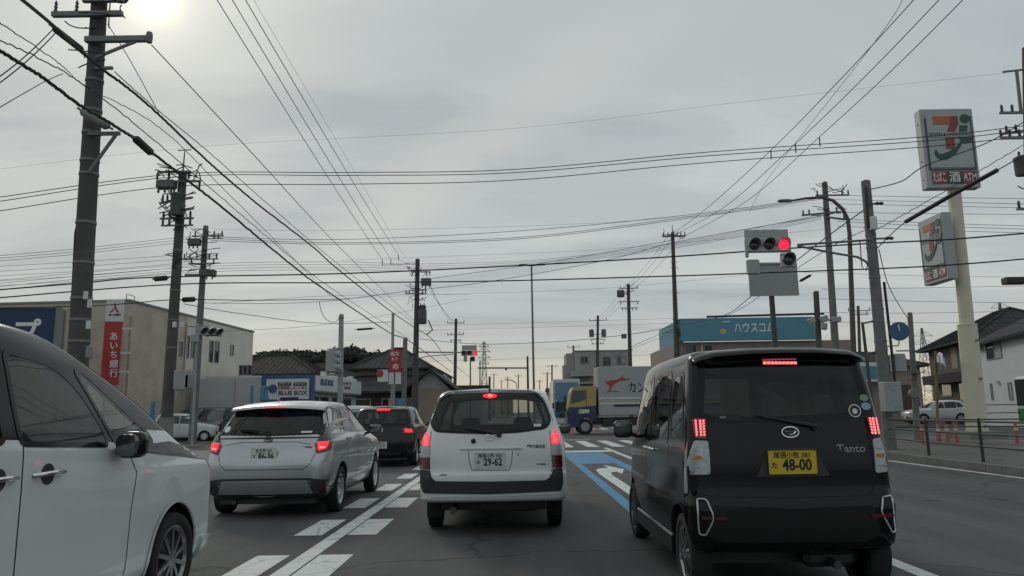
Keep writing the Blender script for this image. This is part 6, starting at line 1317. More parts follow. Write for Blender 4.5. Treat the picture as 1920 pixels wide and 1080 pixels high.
def store_sign(label, c, rot, W_, H_, depth, tilt=-.03):
    r = thing('store_sign', label, 'sign', c); r.rotation_euler = (0, tilt, rot)
    MB().box(-W_/2, W_/2, 0, depth, 0, H_, bev=.03).build('case', 'sign_case', r); f = -.003; s = W_/2.5
    MB().box(-W_*.40, W_*.45, f-.02, f, H_*.255, H_*.96).build('face', 'sign_face', r)
    for x0, x1, z0, z1 in ((-W_*.43, -W_*.40, .24, .88), (W_*.42, W_*.45, .24, .9), (-W_*.43, W_*.45, .22, .24)): MB().box(x0, x1, f-.03, f-.021, H_*z0, H_*z1).build('green_edge', 'sign_green', r)
    def pz(pts): return [(x*W_, z*H_) for x, z in pts]
    y0, y1 = f-.04, f-.021
    MB().prism(pz([(-.27, .80), (-.27, .90), (.20, .90), (.20, .84), (.17, .80)]), (y0, y1), 'Y').build('seven_bar', 'sign_orange', r)
    MB().prism(pz([(.20, .90), (.20, .80), (.12, .71), (.09, .60), (.085, .49), (-.08, .49), (-.075, .60), (-.03, .70), (.04, .80), (.06, .90)]), (y0-.004, y1), 'Y').build('seven_stem', 'sign_maroon', r)
    MB().lathe([(.09*W_, 0), (.09*W_, -.02), (0, -.02)], (.33*W_, y1, .865*H_), 'Y', 20).build('i_dot', 'sign_green', r)
    MB().prism(pz([(.22, .78), (.37, .78), (.33, .66), (.36, .63), (.43, .64), (.40, .57), (.30, .55), (.20, .58), (.18, .64)]), (y0-.003, y1), 'Y').build('i_stem', 'sign_green', r)
    MB().prism(pz([(-.28, .48), (-.24, .43), (-.17, .42), (-.02, .46), (.12, .52), (.24, .60), (.20, .52), (.08, .42), (-.06, .36), (-.20, .345), (-.28, .38), (-.31, .44)]), (y0-.006, y1), 'Y').build('swoosh', 'sign_green', r)
    M = frame((.03*W_, y0-.012, .665*H_), (1, 0, 0), (0, 0, 1)); MB().box(-.37*W_, .43*W_, y0-.010, y0-.007, .635*H_, .695*H_).build('name_band', 'sign_face', r); t_ = text('SEVEN & I HOLDINGS', .062*H_, 'ink_black', r, Matrix.Identity(4), bold=.004*s)
    xs = [v.co.x for v in t_.data.vertices]; t_.data.transform(M @ Matrix.Diagonal((W_*.80/(max(xs)-min(xs)), 1, 1, 1)))
    for i, (tx, cm_) in enumerate((('たばこ', 'sign_maroon'), ('酒', 'sign_green'), ('ATM', 'sign_maroon'))):
        x0 = -W_*.40+i*W_*.283; x1 = x0+W_*.275; MB().box(x0, x1, f-.02, f, H_*.05, H_*.205).build('product_panel', cm_, r); t_ = text(tx, .14*H_, 'ink_white', r, Matrix.Identity(4), bold=.006*s); xs = [v.co.x for v in t_.data.vertices]; ww = max(xs)-min(xs); xc_ = (max(xs)+min(xs))/2; k = min(1, (x1-x0)*.88/ww); t_.data.transform(frame(((x0+x1)/2, f-.022, H_*.125), (1, 0, 0), (0, 0, 1)) @ Matrix.Diagonal((k, 1, 1, 1)) @ Matrix.Translation((-xc_, 0, 0)))
    mb = MB()
    for z in (.12, .35, .58, .82): mb.lathe([(.04, 0), (.03, -.02), (0, -.02)], (-W_/2, depth*.5, z*H_), 'X', 8)
    q = mb.build('case_bolts', 'galv', r, 50); q['kind'] = 'stuff'
    return r
a = P(1790, 352, 29.6); store_sign('upper large white store sign with orange and green emblem on the cream column', (a.x, a.y, a.z), .0, 2.2, 3.42, .45, 0)
a = P(1768, 523, 29.9); store_sign('lower turned white store sign with orange and green emblem behind the cream column', (a.x-.12, a.y+.3, a.z-.1), -1.57, 1.8, 2.75, .4, 0)
# right edge pole (just outside the picture; its arms reach in)
R7 = Pole('utility_pole', 'utility pole at the right picture edge with transformer and crossarms', 1925, 90, 1940, 700, 22, .26, .38, 'pole_dark'); R7.arm(215, -1.0, .6, .07, ins=(.05, .25, .5)); R7.arm(262, -1.0, .5, .08, ins=(.02, .2, .4)); R7.arm(250, -.8, .4, .05, .2, -.2, ins=(.1, .3)); R7.transformer(332, -.32, .22, .55, -.2); R7.jumpers(330, 5, .6, .4, 71); R7.jumpers(350, 4, .5, .3, 72); R7.arm(395, -.55, .3, .06, ins=(.1,)); R7.box('lamp_box', (1888, 519, 1930, 531), 'closure_black', .3, -.3)
q = P(1912, 205, 22); MB().tube([P(1906, 133, 22), P(1914, 208, 22)], .05, 8).build('top_mast', 'galv', R7.root, 60, True); MB().bar(P(1880, 135, 22), P(1925, 130, 22), .05).build('top_mast_arm', 'galv', R7.root, world=True)

# ------------------------------------------------------------------ overhead cables
def catmull(p, k=10):
    out = []; n = len(p)
    for i in range(n-1):
        a, b, c, d = p[max(i-1, 0)], p[i], p[i+1], p[min(i+2, n-1)]
        for j in range(k): t = j/k; out.append(.5*((2*b)+(c-a)*t+(2*a-5*b+4*c-d)*t*t+(3*b-a-3*c+d)*t**3))
    return out+[p[-1]]
def wire(label, pts, r=.012, sag=0., group=None, wob=0.0, cat='cable', name='overhead_cable'):
    w_ = [P(*q) for q in pts]
    if len(w_) == 2:
        a, b = w_; c = [a.lerp(b, t/16)-Vector((0, 0, sag*4*(t/16)*(1-t/16))) for t in range(17)]
    else: c = catmull(w_, 8)
    if wob:
        rn = random.Random(len(C.objects)); c2 = []
        for a, b in zip(c, c[1:]):
            for j in range(3): c2.append(a.lerp(b, j/3)+Vector((0, 0, rn.uniform(-wob, wob))))
        c = c2+[c[-1]]
    o = thing(name, label, cat, c[0], group=group); MB().tube(c, r, 5).build('strand', 'cable', o, 60, True); return o
HG = 'high voltage lines'
for i, (a, b) in enumerate((((395, -20, 19.3), (717, 487, 50)), ((424, -20, 19.3), (733, 486, 50.5)), ((449, -20, 19.3), (747, 478, 51)))):
    o = wire(('left', 'middle', 'right')[i]+' one of three parallel power lines from top left to the transformer pole', [a, b], .014, .15, HG, name='power_line')
    d = P(*b); MB().tube([d, d-Vector((0, 0, .4))], .03, 6).build('dropper', 'insulator', o, 60, True)
    wire('short lead from the '+('left', 'middle', 'right')[i]+' power line onto the transformer pole', [(b[0]+1, b[1]+9, b[2]), (781, 490+i*3, 51)], .012, .1, HG, name='power_line')
wire('very faint thin wire right of the three parallel power lines at top left', [(470, -10, 22), (760, 484, 55)], .006)
wire('thick bumpy telephone cable passing the near pole at bracket height', [(-20, 84, 9.4), (75, 142, 10.4), (150, 197, 11.4), (240, 252, 12.9), (310, 305, 14.5), (430, 400, 18.4), (567, 513, 26), (637, 562, 32), (731, 624, 44), (776, 645, 51), (845, 697, 85)], .028, wob=.012)
wire('thin messenger wire strung just above the thick telephone cable', [(-20, 66, 9.4), (120, 135, 10.8), (240, 222, 12.9), (430, 383, 18.4), (567, 500, 26), (650, 560, 32), (770, 637, 51)], .010, wob=.015)
wire('thick upper telephone cable running from the near pole to the transformer pole', [(205, 140, 12.9), (240, 165, 13.6), (300, 217, 15.3), (387, 300, 17.8), (480, 380, 21), (583, 460, 27), (640, 510, 31.5), (733, 584, 44), (779, 615, 51), (811, 637, 60), (840, 673, 80), (880, 707, 130)], .026, wob=.008)
wire('thin wire lying just above the upper telephone cable', [(215, 135, 12.9), (300, 210, 15.3), (390, 284, 17.8), (520, 398, 23), (640, 500, 31.5), (779, 608, 51)], .010, wob=.006)
wire('upper telephone cable continuing up left from the near pole out of view', [(30, -10, 9.2), (100, 48, 10.6), (150, 95, 11.8), (205, 140, 12.9)], .028)
wire('thin wire from the long crossarm end of the near pole descending right', [(284, 84, 12.8), (480, 295, 17), (633, 460, 28), (775, 600, 51)], .010)
wire('thin wire falling from the near pole top to the upper cable', [(202, 45, 12.9), (245, 115, 13.6), (298, 212, 15.2)], .008)
wire('thin wire crossing the near pole from the left edge above bracket height', [(-10, 36, 8), (110, 118, 11), (165, 165, 12.8), (300, 240, 14.6), (430, 365, 18), (620, 555, 31)], .008, wob=.01)
for i, (a, b) in enumerate((((-10, 150, 9.5), (98, 56, 11)), ((-10, 162, 9.5), (104, 62, 11)))): wire(('upper', 'lower')[i]+' of two short wires rising to the near pole at the left edge', [a, b], .009, .05)
wire('thin wire from the left edge up to the bracket level cable', [(-10, 207, 9), (80, 155, 11.5), (118, 138, 12)], .007)
for i, (l, a, b, c, d) in enumerate((('upper', (-10, 371), (335, 326), (960, 318), (1740, 256)), ('middle', (-10, 379), (335, 331), (960, 324), (1740, 264)), ('lower', (-10, 397), (320, 350), (960, 338), (1740, 275)))):
    wire(l+' of the three long power lines crossing the road high up', [(*a, 22), (*b, 25), (650, (b[1]+c[1])/2+1.5, 25), (*c, 24.7), (1330, (c[1]+d[1])/2-2, 24), (*d, 23), (1935, d[1]-22, 22)], .014, name='power_line', group=HG)
wire('faint highest thin wire crossing the whole sky', [(-10, 318, 26), (400, 273, 27), (960, 241, 28), (1400, 190, 26), (1885, 137, 22)], .0035)
for i, (l, y0, y1, y2, y3) in enumerate((('upper', 444, 449, 433, 404), ('middle', 447, 455, 445, 408), ('lower', 451, 458, 448, 411))):
    wire(l+' of three power lines from the slimmer left pole towards the rusty street light', [(395, y0, 37), (640, y1, 38), (973, y2, 38), (1280, y3, 37), (1543, 369+i*2, 36)], .014, name='power_line', group=HG)
    wire(l+' of three lines between crowded pole and left edge below the switches', [(-10, 480+i*5, 33), (150, 466+i*5, 34), (330, 446+i*5, 36), (384, 442+i*5, 37)], .011)
wire('faint thin wire above the three power lines right of centre', [(400, 430, 40), (640, 432, 40), (1140, 417, 38), (1540, 380, 36)], .006)
for i, y in enumerate((490, 495, 499, 503)): wire(('topmost', 'second', 'third', 'lowest')[i]+' of four thin wires fanning from transformer pole to corner pole', [(-10, 526-i*0+i*6, 34), (360, 496+i*5, 36), (640, 491+i*5, 40), (785, 495+i*4, 51), (1007, 487+i*3, 46), (1260, 457+i*3, 38), (1540, 402+i*3, 36)], .010)
wire('thick horizontal telephone cable crossing just below the main traffic light arm', [(-10, 544, 23), (150, 531, 24), (290, 520, 25), (640, 513, 25), (993, 497, 24.5), (1280, 480, 23.5), (1460, 467, 23), (1640, 456, 22), (1780, 449, 21.5), (1940, 436, 21)], .024)
wire('lower thick horizontal telephone cable crossing behind the sign board', [(-10, 559, 23), (333, 533, 25), (640, 530, 25), (927, 527, 24.7), (1280, 517, 23.5), (1450, 511, 22.8), (1640, 504, 22), (1780, 497, 21.6), (1940, 484, 21)], .022)
wire('sloping cable from the agency corner up to the tall tapering pole', [(640, 562, 42), (773, 545, 51), (923, 527, 52), (1140, 487, 51), (1262, 455, 50), (1540, 405, 36)], .018)
wire('sloping cable from the transformer pole to the tall tapering pole', [(803, 523, 51), (1040, 490, 51), (1262, 450, 50)], .016)
wire('sagging cable across the far junction below the pole transformers', [(783, 635, 51), (860, 643, 52), (940, 645, 53), (1080, 638, 52), (1207, 623, 51), (1272, 608, 50)], .018)
wire('cable climbing from the turquoise sign to the corner pole top', [(1260, 612, 48), (1353, 593, 40), (1407, 557, 34), (1467, 510, 28.5), (1540, 452, 25), (1618, 395, 22)], .018)
wire('second cable climbing from the turquoise sign beside the first', [(1260, 632, 48), (1340, 602, 40), (1400, 572, 34), (1470, 520, 28.5), (1560, 462, 25), (1625, 430, 22)], .012)
wire('cable from the far concrete block up to the tall tapering pole', [(1120, 690, 92), (1185, 650, 72), (1268, 615, 50)], .02)
wire('thin line from the far pole rising past the concrete block roof', [(1075, 702, 92), (1150, 668, 80), (1268, 622, 50)], .014)
for i, (a, b, c) in enumerate((((1722, -10, 18.5), (1445, 282, 30), (1250, 446, 50)), ((1770, -10, 18.5), (1491, 270, 29), (1262, 442, 50)), ((1815, -10, 18.5), (1536, 257, 28), (1276, 447, 50)))):
    l = ('left', 'middle', 'right')[i]; wire(l+' one of three power lines slanting from top right to the tall tapering pole', [a, ((a[0]+b[0])/2-3, (a[1]+b[1])/2+8, 22.5), b, (b[0]-124-6*i, b[1]+112+4*i, 38), c], .014, name='power_line', group=HG)
    d = [(1178+(-10, 0, 10)[i], 541, 70)]; wire(l+' one of three lines from the tall tapering pole to the next pole beyond', [c, d[0]], .012, .3, HG, name='power_line'); wire(l+' one of three lines leading on to the farthest transformer pole', [d[0], (1120+(-8, 0, 8)[i], 601, 92)], .012, .4, HG, name='power_line')
    p = P(b[0], b[1], b[2]); MB().tube([p, p-Vector((0, 0, .38))], .025, 6).build('dropper', 'insulator', bpy.data.objects[[o.name for o in C.objects if o.get('label', '').startswith(l+' one of three power lines slanting')][0]], 60, True)
wire('thin stay wire joining the leftmost slanting power line near the top', [(1697, -10, 17.5), (1635, 86, 20.2), (1440, 335, 32), (1405, 400, 38)], .008)
for i in range(3): wire(('left', 'middle', 'right')[i]+' of three thin lines from transformer pole down to the far signal', [(795+i*6, 505+i*20, 51), (855+(-7, 0, 8)[i], 606, 78)], .011, .5)
wire('cable from the corner pole top rising to the upper store sign', [(1628, 356, 21.9), (1690, 340, 21.8), (1735, 311, 21.6), (1850, 268, 21.6), (1930, 222, 22)], .016)
o = wire('cable in a thick black sleeve slanting in front of the store sign column', [(1640, 470, 22), (1698, 416, 20.5), (1784, 366, 19.2), (1870, 319, 18), (1935, 282, 17)], .014)
MB().tube([P(1698, 416, 20.45), P(1784, 366, 19.15), P(1870, 319, 17.95)], .06, 8).build('cable_sleeve', 'closure_black', o, 60, True)
wire('thin twisted wire from the corner pole under the upper store sign', [(1645, 430, 22), (1760, 365, 23), (1935, 262, 22)], .012, wob=.02)
for i, (a, b) in enumerate(((368, 373), (376, 383), (384, 390), (400, 402))): wire(('first', 'second', 'third', 'fourth')[i]+' from top of four level wires right of the corner pole', [(1555, a-2, 36), (1790, (a+b)/2, 33), (1935, b, 31)], .011)
for i, (a, b) in enumerate(((410, 424), (415, 430), (424, 437))): wire(('top', 'middle', 'bottom')[i]+' of three drooping wires beside the lower store sign', [(1570, a, 36), (1740, (a+b)/2+1, 34), (1935, b, 31)], .011)
for i, (y0, y1, y2) in enumerate(((510, 517, 520), (542, 540, 536), (560, 565, 568), (586, 587, 583), (604, 605, 606))): wire(('first', 'second', 'third', 'fourth', 'fifth')[i]+' from top of the level wires above the right hand house roofs', [(1540 if i else 1500, y0, 48), (1720, y1, 46), (1935, y2, 44)], .012 if i else .01)
wire('drop wire from the corner pole down to the post with junction boxes', [(1648, 468, 22), (1668, 540, 25), (1705, 602, 30)], .014, wob=.008)
wire('drooping loop of cable from the wires to the grey signal pole', [(599, 566, 33), (602, 582, 33.2), (612, 599, 33.5), (628, 604, 33.8), (637, 595, 34)], .014)
wire('bumpy wire from the crowded pole sagging to the red banner post', [(345, 570, 25), (450, 588, 32), (600, 606, 39), (735, 604, 42)], .014, wob=.012)
wire('bumpy level cable from the crowded pole to the sloping telephone cable', [(-10, 578, 23), (200, 572, 24), (330, 562, 25), (480, 563, 27), (640, 561, 32)], .016, wob=.006)
wire('second level cable below the bumpy one beside the slimmer pole', [(380, 568, 37), (520, 569, 35), (640, 563, 32)], .012)
for i, (a, b, c) in enumerate(((553, 534, 552), (606, 585, 560))): wire(('upper', 'lower')[i]+' thin wire rising slowly across the bank roofline', [(400, a+16, 37), (640, b+20, 42), (880, c, 55)], .008)
for i, y in enumerate((612, 603, 670)): wire(('upper', 'middle', 'lower')[i]+' hair thin distant wire low over the far road', [(785, y+8, 70), (1000, y+2, 80), (1265, y-6, 60)], .010)
for i in range(5): wire(('first', 'second', 'third', 'fourth', 'fifth')[i]+' from top of the faint wires between left edge and crowded pole', [(-10, 500+i*9, 30), (160, 490+i*9, 30.5), (330, 478+i*8, 31), (384, 470+i*8, 37)], .008)
wire('far line from left poles over the centre mast at mid height', [(640, 488, 60), (900, 478, 60), (1140, 467, 58), (1545, 430, 50)], .009)
wire('faint wire crossing under the far pole tops', [(640, 560, 70), (800, 553, 70), (1140, 540, 65), (1545, 500, 55)], .008)
# sleeves and boxes on the cables
def closure(label, pts, r, m): a, b = P(*pts[0]), P(*pts[1]); o = thing('cable_closure', label, 'cable box', a); MB().tube([a, a.lerp(b, .08), a.lerp(b, .92), b], [r*.6, r, r, r*.6], 10).build('sleeve', m, o, 50, True); MB().tube([a.lerp(b, -.15), a.lerp(b, 1.15)], r*.25, 6).build('clamp_bar', 'galv', o, 60, True)
closure('long pale grey cable box clamped on the near pole', ((153, 207, 12.6), (204, 238, 12.7)), .085, 'closure_grey'); closure('long dark cable box left of the near pole crossarm', ((100, 52, 11.8), (155, 95, 12.3)), .06, 'closure_black'); closure('stubby black cable box hanging right of the near pole bracket', ((253, 259, 13.0), (284, 287, 13.6)), .075, 'closure_black'); closure('black cable box on the cable left of the crowded pole', ((289, 523, 24.8), (314, 521, 24.8)), .09, 'closure_black'); closure('black cable box on the cable right of the crowded pole', ((342, 562, 25.2), (366, 561, 25.2)), .09, 'closure_black'); closure('small dark cable box beside the red banner post top', ((669, 618, 40), (699, 616, 40)), .06, 'closure_black'); closure('small black sleeve beside the sign board', ((1500, 527, 25), (1520, 516, 25)), .05, 'closure_black')
# ------------------------------------------------------------------ other vehicles and street furniture
mat('cab_cream', (.42, .33, .13), .45, var=.05, vscale=2); mat('cab_navy', (.022, .028, .075), .4, coat=.4); mat('truck_grey', (.40, .42, .43), .5, .2, var=.06, vscale=1, dirt=(.3, .3, .29), ds=1, damt=.4); mat('truck_blue', (.045, .13, .23), .4, coat=.4); mat('paint_white_far', (.62, .64, .64), .35, coat=.6); mat('paint_darkvan', (.012, .012, .013), .25, coat=.8); mat('bus_green', (.06, .22, .09), .4); mat('flag_blue', (.10, .27, .43), .7); mat('flag_white', (.6, .62, .64), .7); mat('flag_pink', (.55, .30, .30), .7)
def parked(name, label, loc, rot, rings, pm, side, front_ws, rear_ws, wheel, plate=None, extra=None, cat='car', group=None, rimst='alloy'):
    c = Car(name, label, loc, rot, rings, [pm, 'dark_interior'], cat=cat, group=group, sub=2, NS=18, NC=5, NR=5)
    for sd in ('right', 'left'):
        for ol in side: c.glaze(rounded(ol, .03), sd, 'window_glass', 'side_window', .03)
        for y_ in (side[0][1][0]+.06,): c.stroke([(y_, .35), (y_, side[0][1][1])], .008, sd)
        c.handle(side[0][0][0]+.12, side[0][0][1]-.12, sd, pm)
    c.glaze(rounded(front_ws, .06), 'front', 'window_glass', 'windshield', .03); c.glaze(rounded(rear_ws, .06), 'rear', 'window_glass', 'rear_window', .03)
    c.wheels(wheel[0], wheel[1], wheel[2], wheel[3], .17, rimst); c.body()
    L = max(r[2] for r in rings)
    for sg in (1, -1):
        c.drape(rounded([(sg*a, b) for a, b in ((.42, .78), (.66, .86), (.70, .74), (.46, .68))], .02), 'front', 'headlamp', 'headlight', .01, .02)
        c.drape(rounded([(sg*a, b) for a, b in ((.60, .98), (.74, .98), (.76, .70), (.66, .70))], .02), 'rear', 'red_lens', 'tail_light', .01, .02)
    c.drape(rounded([(-.35, .55), (.35, .55), (.3, .40), (-.3, .40)], .02), 'front', 'gloss_black', 'grille', .006, .01)
    p, n = c.hit('front', 0, .48); MB().box(-.165, .165, -.005, .005, -.08, .08, at=p+n*.015).build('license_plate', plate or 'white_plate', c.root)
    c.mirror(wheel[2]+.14, side[-1][1][0]-.22, side[-1][1][1]+.05, pm, .09, .05, .07); under(c, .55, .2, L-.2, .17, .27); return c
kei = [(.20, .25, 3.2, .62, dict(rr=.14, br=.04, tr=.01, tf=.05, rf=.25)), (.30, .05, 3.36, .72), (.55, .0, 3.395, .738), (.75, .01, 3.38, .738), (.88, .03, 3.2, .735), (.96, .04, 2.75, .73), (1.02, .05, 2.5, .715), (1.3, .12, 2.12, .66), (1.48, .2, 1.85, .60, dict(c=.01)), (1.53, .3, 1.7, .52, dict(c=.02))]
kside = [[(.85, 1.03), (1.45, 1.02), (1.42, 1.42), (.85, 1.42)], [(.30, 1.06), (.76, 1.04), (.76, 1.40), (.42, 1.40)], [(1.54, 1.02), (2.32, 1.0), (1.92, 1.36, .1), (1.52, 1.42)]]
ws = [(-.58, 1.05), (.58, 1.05), (.52, 1.43), (-.52, 1.43)]
kr = P(350, 800, 43)
parked('kei_car', 'white kei car with rounded nose parked left by the bank wall', (kr.x-1.75, 43, .0), -PI/2+.12, kei, 'paint_white_far', kside, ws, ws, (.5, 2.85, .72, .27), 'yellow_plate')
suv = [(.25, .25, 4.25, .70, dict(rr=.2, br=.05, tf=.08, rf=.3)), (.38, .03, 4.48, .86), (.62, .0, 4.54, .91), (.85, .03, 4.52, .91), (1.0, .08, 4.2, .90), (1.08, .10, 3.5, .88), (1.14, .13, 3.15, .85), (1.4, .36, 2.65, .77), (1.58, .5, 2.3, .71, dict(c=.03)), (1.64, .7, 2.05, .62, dict(c=.05))]
sside = [[(1.15, 1.16), (1.95, 1.14), (1.92, 1.53), (1.15, 1.54)], [(.62, 1.24, .02), (1.06, 1.17), (1.06, 1.53), (.85, 1.48, .04)], [(2.05, 1.14), (3.0, 1.13), (2.55, 1.42, .1), (2.03, 1.53)]]
sr = P(1812, 780, 56)
parked('suv', 'white crossover parked in front of the brown house', (sr.x, 56, .06), PI/2, suv, 'paint_white_far', sside, [(-.68, 1.18), (.68, 1.18), (.62, 1.55), (-.62, 1.55)], [(-.66, 1.18), (.66, 1.18), (.58, 1.52), (-.58, 1.52)], (.9, 3.6, .9, .35))
van = [(.22, .25, 4.1, .66, dict(rr=.16, br=.04, tf=.05, rf=.25)), (.34, .04, 4.3, .80), (.6, .0, 4.35, .84), (.9, .02, 4.25, .84), (1.02, .04, 3.95, .835), (1.1, .05, 3.6, .82), (1.5, .12, 3.05, .76), (1.8, .18, 2.6, .70), (1.88, .26, 2.4, .62, dict(c=.02)), (1.9, .4, 2.2, .5)]
vside = [[(1.35, 1.12), (2.2, 1.11), (2.2, 1.66), (1.35, 1.66)], [(.35, 1.14), (1.25, 1.13), (1.25, 1.66), (.45, 1.66)], [(2.3, 1.11), (3.35, 1.10), (2.75, 1.6, .1), (2.3, 1.66)]]; vws = [(-.68, 1.15), (.68, 1.15), (.60, 1.70), (-.60, 1.70)]
for i, (x, Yq) in enumerate(((394, 49.2), (424, 49.0))): p = P(x, 790, Yq); parked('van', ('black van parked behind the white kei car', 'black van parked close behind the silver hatchback roofline')[i], (p.x, Yq, .0), PI+(.1 if i else -.05), van, 'paint_darkvan', vside, vws, vws, (.8, 3.5, .82, .31), cat='van')
p = P(670, 775, 30); parked('hatchback', 'pale silver car half hidden between the two hatchbacks', (p.x-.2, 29.5, 0), 0, suv, 'paint_silver', sside, [(-.68, 1.18), (.68, 1.18), (.62, 1.55), (-.62, 1.55)], [(-.66, 1.18), (.66, 1.18), (.58, 1.52), (-.58, 1.52)], (.9, 3.6, .9, .33))
# box truck crossing the junction
Yt = 44.5; x0 = P(1065, 780, Yt).x; tk = thing('box_truck', 'grey box truck with cream and navy cab crossing the junction', 'truck', (x0, Yt, 0))
def Q(px, py): q = P(px, py, Yt); return (q.x-x0, q.z)
cabw = 2.2
def cabprism(name, pts, m, a=0., b=cabw, parent=None): return MB().prism([Q(*p) for p in pts], (a, b), 'Y').build(name, m, parent or tk)
cab_u = cabprism('cab_upper', [(1066, 764), (1070, 735), (1075, 726), (1080, 724.5), (1118, 724), (1118, 760), (1090, 763)], 'cab_cream')
cab_l = cabprism('cab_lower', [(1064.5, 800), (1064, 775), (1066, 764.2), (1090, 763.2), (1118, 760.2), (1118, 790), (1112, 790), (1108, 785), (1098, 783), (1089, 787), (1085, 795), (1084, 801)], 'cab_navy')
cabprism('cab_window', [(1070, 757), (1073, 733), (1098, 731), (1098.5, 748), (1090, 752)], 'window_glass', -.012, -.002); cabprism('door_gap', [(1099.5, 729), (1100.2, 729), (1100.2, 784), (1099.5, 783)], 'seam', -.008, -.002)
cabprism('door_handle', [(1094, 764.5), (1099, 764), (1099, 765.5), (1094, 766)], 'black_plastic', -.03, -.002)
t_ = text('西濃運輸', .26, 'ink_white', tk, frame((Q(1095, 772)[0], -.012, Q(1095, 772)[1]), (1, 0, 0), (0, 0, 1)), sx=.6, bold=.008)
xb0, zb1 = Q(1120, 688); _, zb0 = Q(1120, 779); MB().box(xb0, xb0+7.2, -.1, 2.4, zb0, zb1, bev=.03).build('cargo_box', 'truck_grey', tk)
for z in (Q(1120, 747)[1], Q(1120, 757)[1]): MB().box(xb0+.05, xb0+7.15, -.125, -.1025, z-.05, z+.05).build('side_rail', 'sign_white', tk)
MB().box(xb0+.9, xb0+7.1, -.13, -.103, Q(1120, 760)[1]-.09, Q(1120, 760)[1]+.03).build('side_rail_dark', 'black_plastic', tk); MB().box(xb0+.05, xb0+7.15, -.128, -.1035, Q(1120, 754)[1]-.03, Q(1120, 754)[1]+.03).build('side_stripe', 'ink_yellow', tk)
for x in (0, 1.8, 3.6, 5.4, 7.1): MB().box(xb0+x, xb0+x+.06, -.115, -.101, zb0+.05, zb1-.05).build('box_rib', 'truck_grey', tk)
# leaping animal mark and lettering on the box side
K3 = lambda pts: [Q(1000+a/4.32, 580+b/4.32) for a, b in pts]
MB().prism(K3([(572, 572), (590, 588), (600, 582), (640, 572), (680, 570), (705, 556), (730, 530), (722, 556), (740, 562), (795, 556), (745, 575), (700, 580), (670, 594), (640, 618), (630, 640), (615, 655), (640, 660), (695, 662), (690, 667), (620, 666), (592, 676), (612, 650), (618, 625), (604, 612), (590, 598)]), (-.118, -.102), 'Y').build('leaping_mark', mat('mark_red', (.42, .05, .04), .5), tk)
text('カンガルー便', .70, 'ink_black', tk, frame((Q(1176, 728)[0], -.108, Q(1176, 728)[1]), (1, 0, 0), (0, 0, 1)), align='LEFT', sx=.8, bold=.01)
def truck_wheel(parent, x, y, r, w=.28):
    o = MB().lathe([(r*.6, -w/2), (r*.92, -w/2), (r, -w*.35), (r, w*.35), (r*.92, w/2), (r*.6, w/2)], (0, 0, 0), 'Y', 28, cap=False).build('wheel', 'rubber', parent, 40); o.location = (x, y, r)
    mb = MB().lathe([(r*.6, -w*.45), (r*.55, -w*.2), (r*.35, -w*.1), (r*.28, -w*.4), (0, -w*.42)], (0, 0, 0), 'Y', 20); 
    for i in range(6): mb.lathe([(.03, 0), (.03, -.05), (0, -.05)], (math.cos(i*PI/3)*r*.44, -w*.14, math.sin(i*PI/3)*r*.44), 'Y', 6)
    mb.build('rim', 'mid_alloy', o, 40)
for x in (1.0, 5.4, 6.4): truck_wheel(tk, x, .15, .45); truck_wheel(tk, x, 2.05, .45)
MB().box(1.6, 8.5, .3, 2.0, .55, .95).build('chassis', 'black_plastic', tk); MB().box(2.0, 2.9, .05, .5, .45, .95, bev=.05).build('fuel_tank', 'black_plastic', tk); MB().box(3.2, 4.8, .05, .12, .5, .9).build('side_guard', 'black_plastic', tk)
MB().tube([(-.05, -.15, 1.2), (-.18, -.3, 1.7), (-.18, -.3, 2.3)], .03, 6).build('mirror_arm', 'black_plastic', tk, 60); MB().box(-.24, -.1, -.42, -.2, 1.75, 2.25, bev=.03).build('side_mirror', 'black_plastic', tk)
# oncoming blue truck farther away
Yb = 66.0; xb = P(1066, 772, Yb).x; bt = thing('blue_truck', 'distant blue truck with pale roof box coming the other way', 'truck', (xb, Yb, 0)); zt = P(1066, 709, Yb).z
MB().box(-1.2, 1.2, 1.9, 9, 1.1, zt, bev=.05).build('cargo_box', 'paint_white_far', bt); MB().box(-1.15, 1.15, 0, 1.85, .5, 2.35, bev=.1).build('cab', 'truck_blue', bt); MB().box(-1.05, 1.05, -.012, .0, 1.35, 2.15, bev=.003).build('windshield', 'window_glass', bt)
MB().prism([(.3, 2.36), (1.85, 2.36), (1.85, zt-.25), (1.2, zt-.35)], (-1.0, 1.0), 'X').build('wind_deflector', 'truck_blue', bt); MB().box(-1.2, 1.2, 1.86, 1.895, zt-.75, zt-.03).build('head_board', 'paint_white_far', bt); MB().prism([(-.5, zt-.42), (.0, zt-.28), (.6, zt-.30), (.75, zt-.42), (.55, zt-.5), (.1, zt-.40)], (1.85, 1.858), 'Y').build('wing_mark', 'sign_blue', bt)
MB().box(-1.15, 1.15, -.05, .1, .35, .75, bev=.03).build('bumper', 'paint_white_far', bt); MB().box(-.8, .8, -.015, 0, .85, 1.2).build('grille', 'black_plastic', bt)
for sg in (1, -1): MB().box(sg*.95-.15, sg*.95+.15, -.065, -.051, .45, .62).build('headlight', 'headlamp', bt); MB().box(sg*1.32-.08, sg*1.32+.08, -.1, 0, 1.6, 2.1, bev=.02).build('side_mirror', 'black_plastic', bt)
for y_ in (.9, 7): 
    for sg in (1, -1): o = MB().lathe([(.25, -.13), (.43, -.13), (.45, 0), (.43, .13), (.25, .13)], (0, 0, 0), 'X', 20).build('wheel', 'rubber', bt, 40); o.location = (sg*.98, y_, .45)
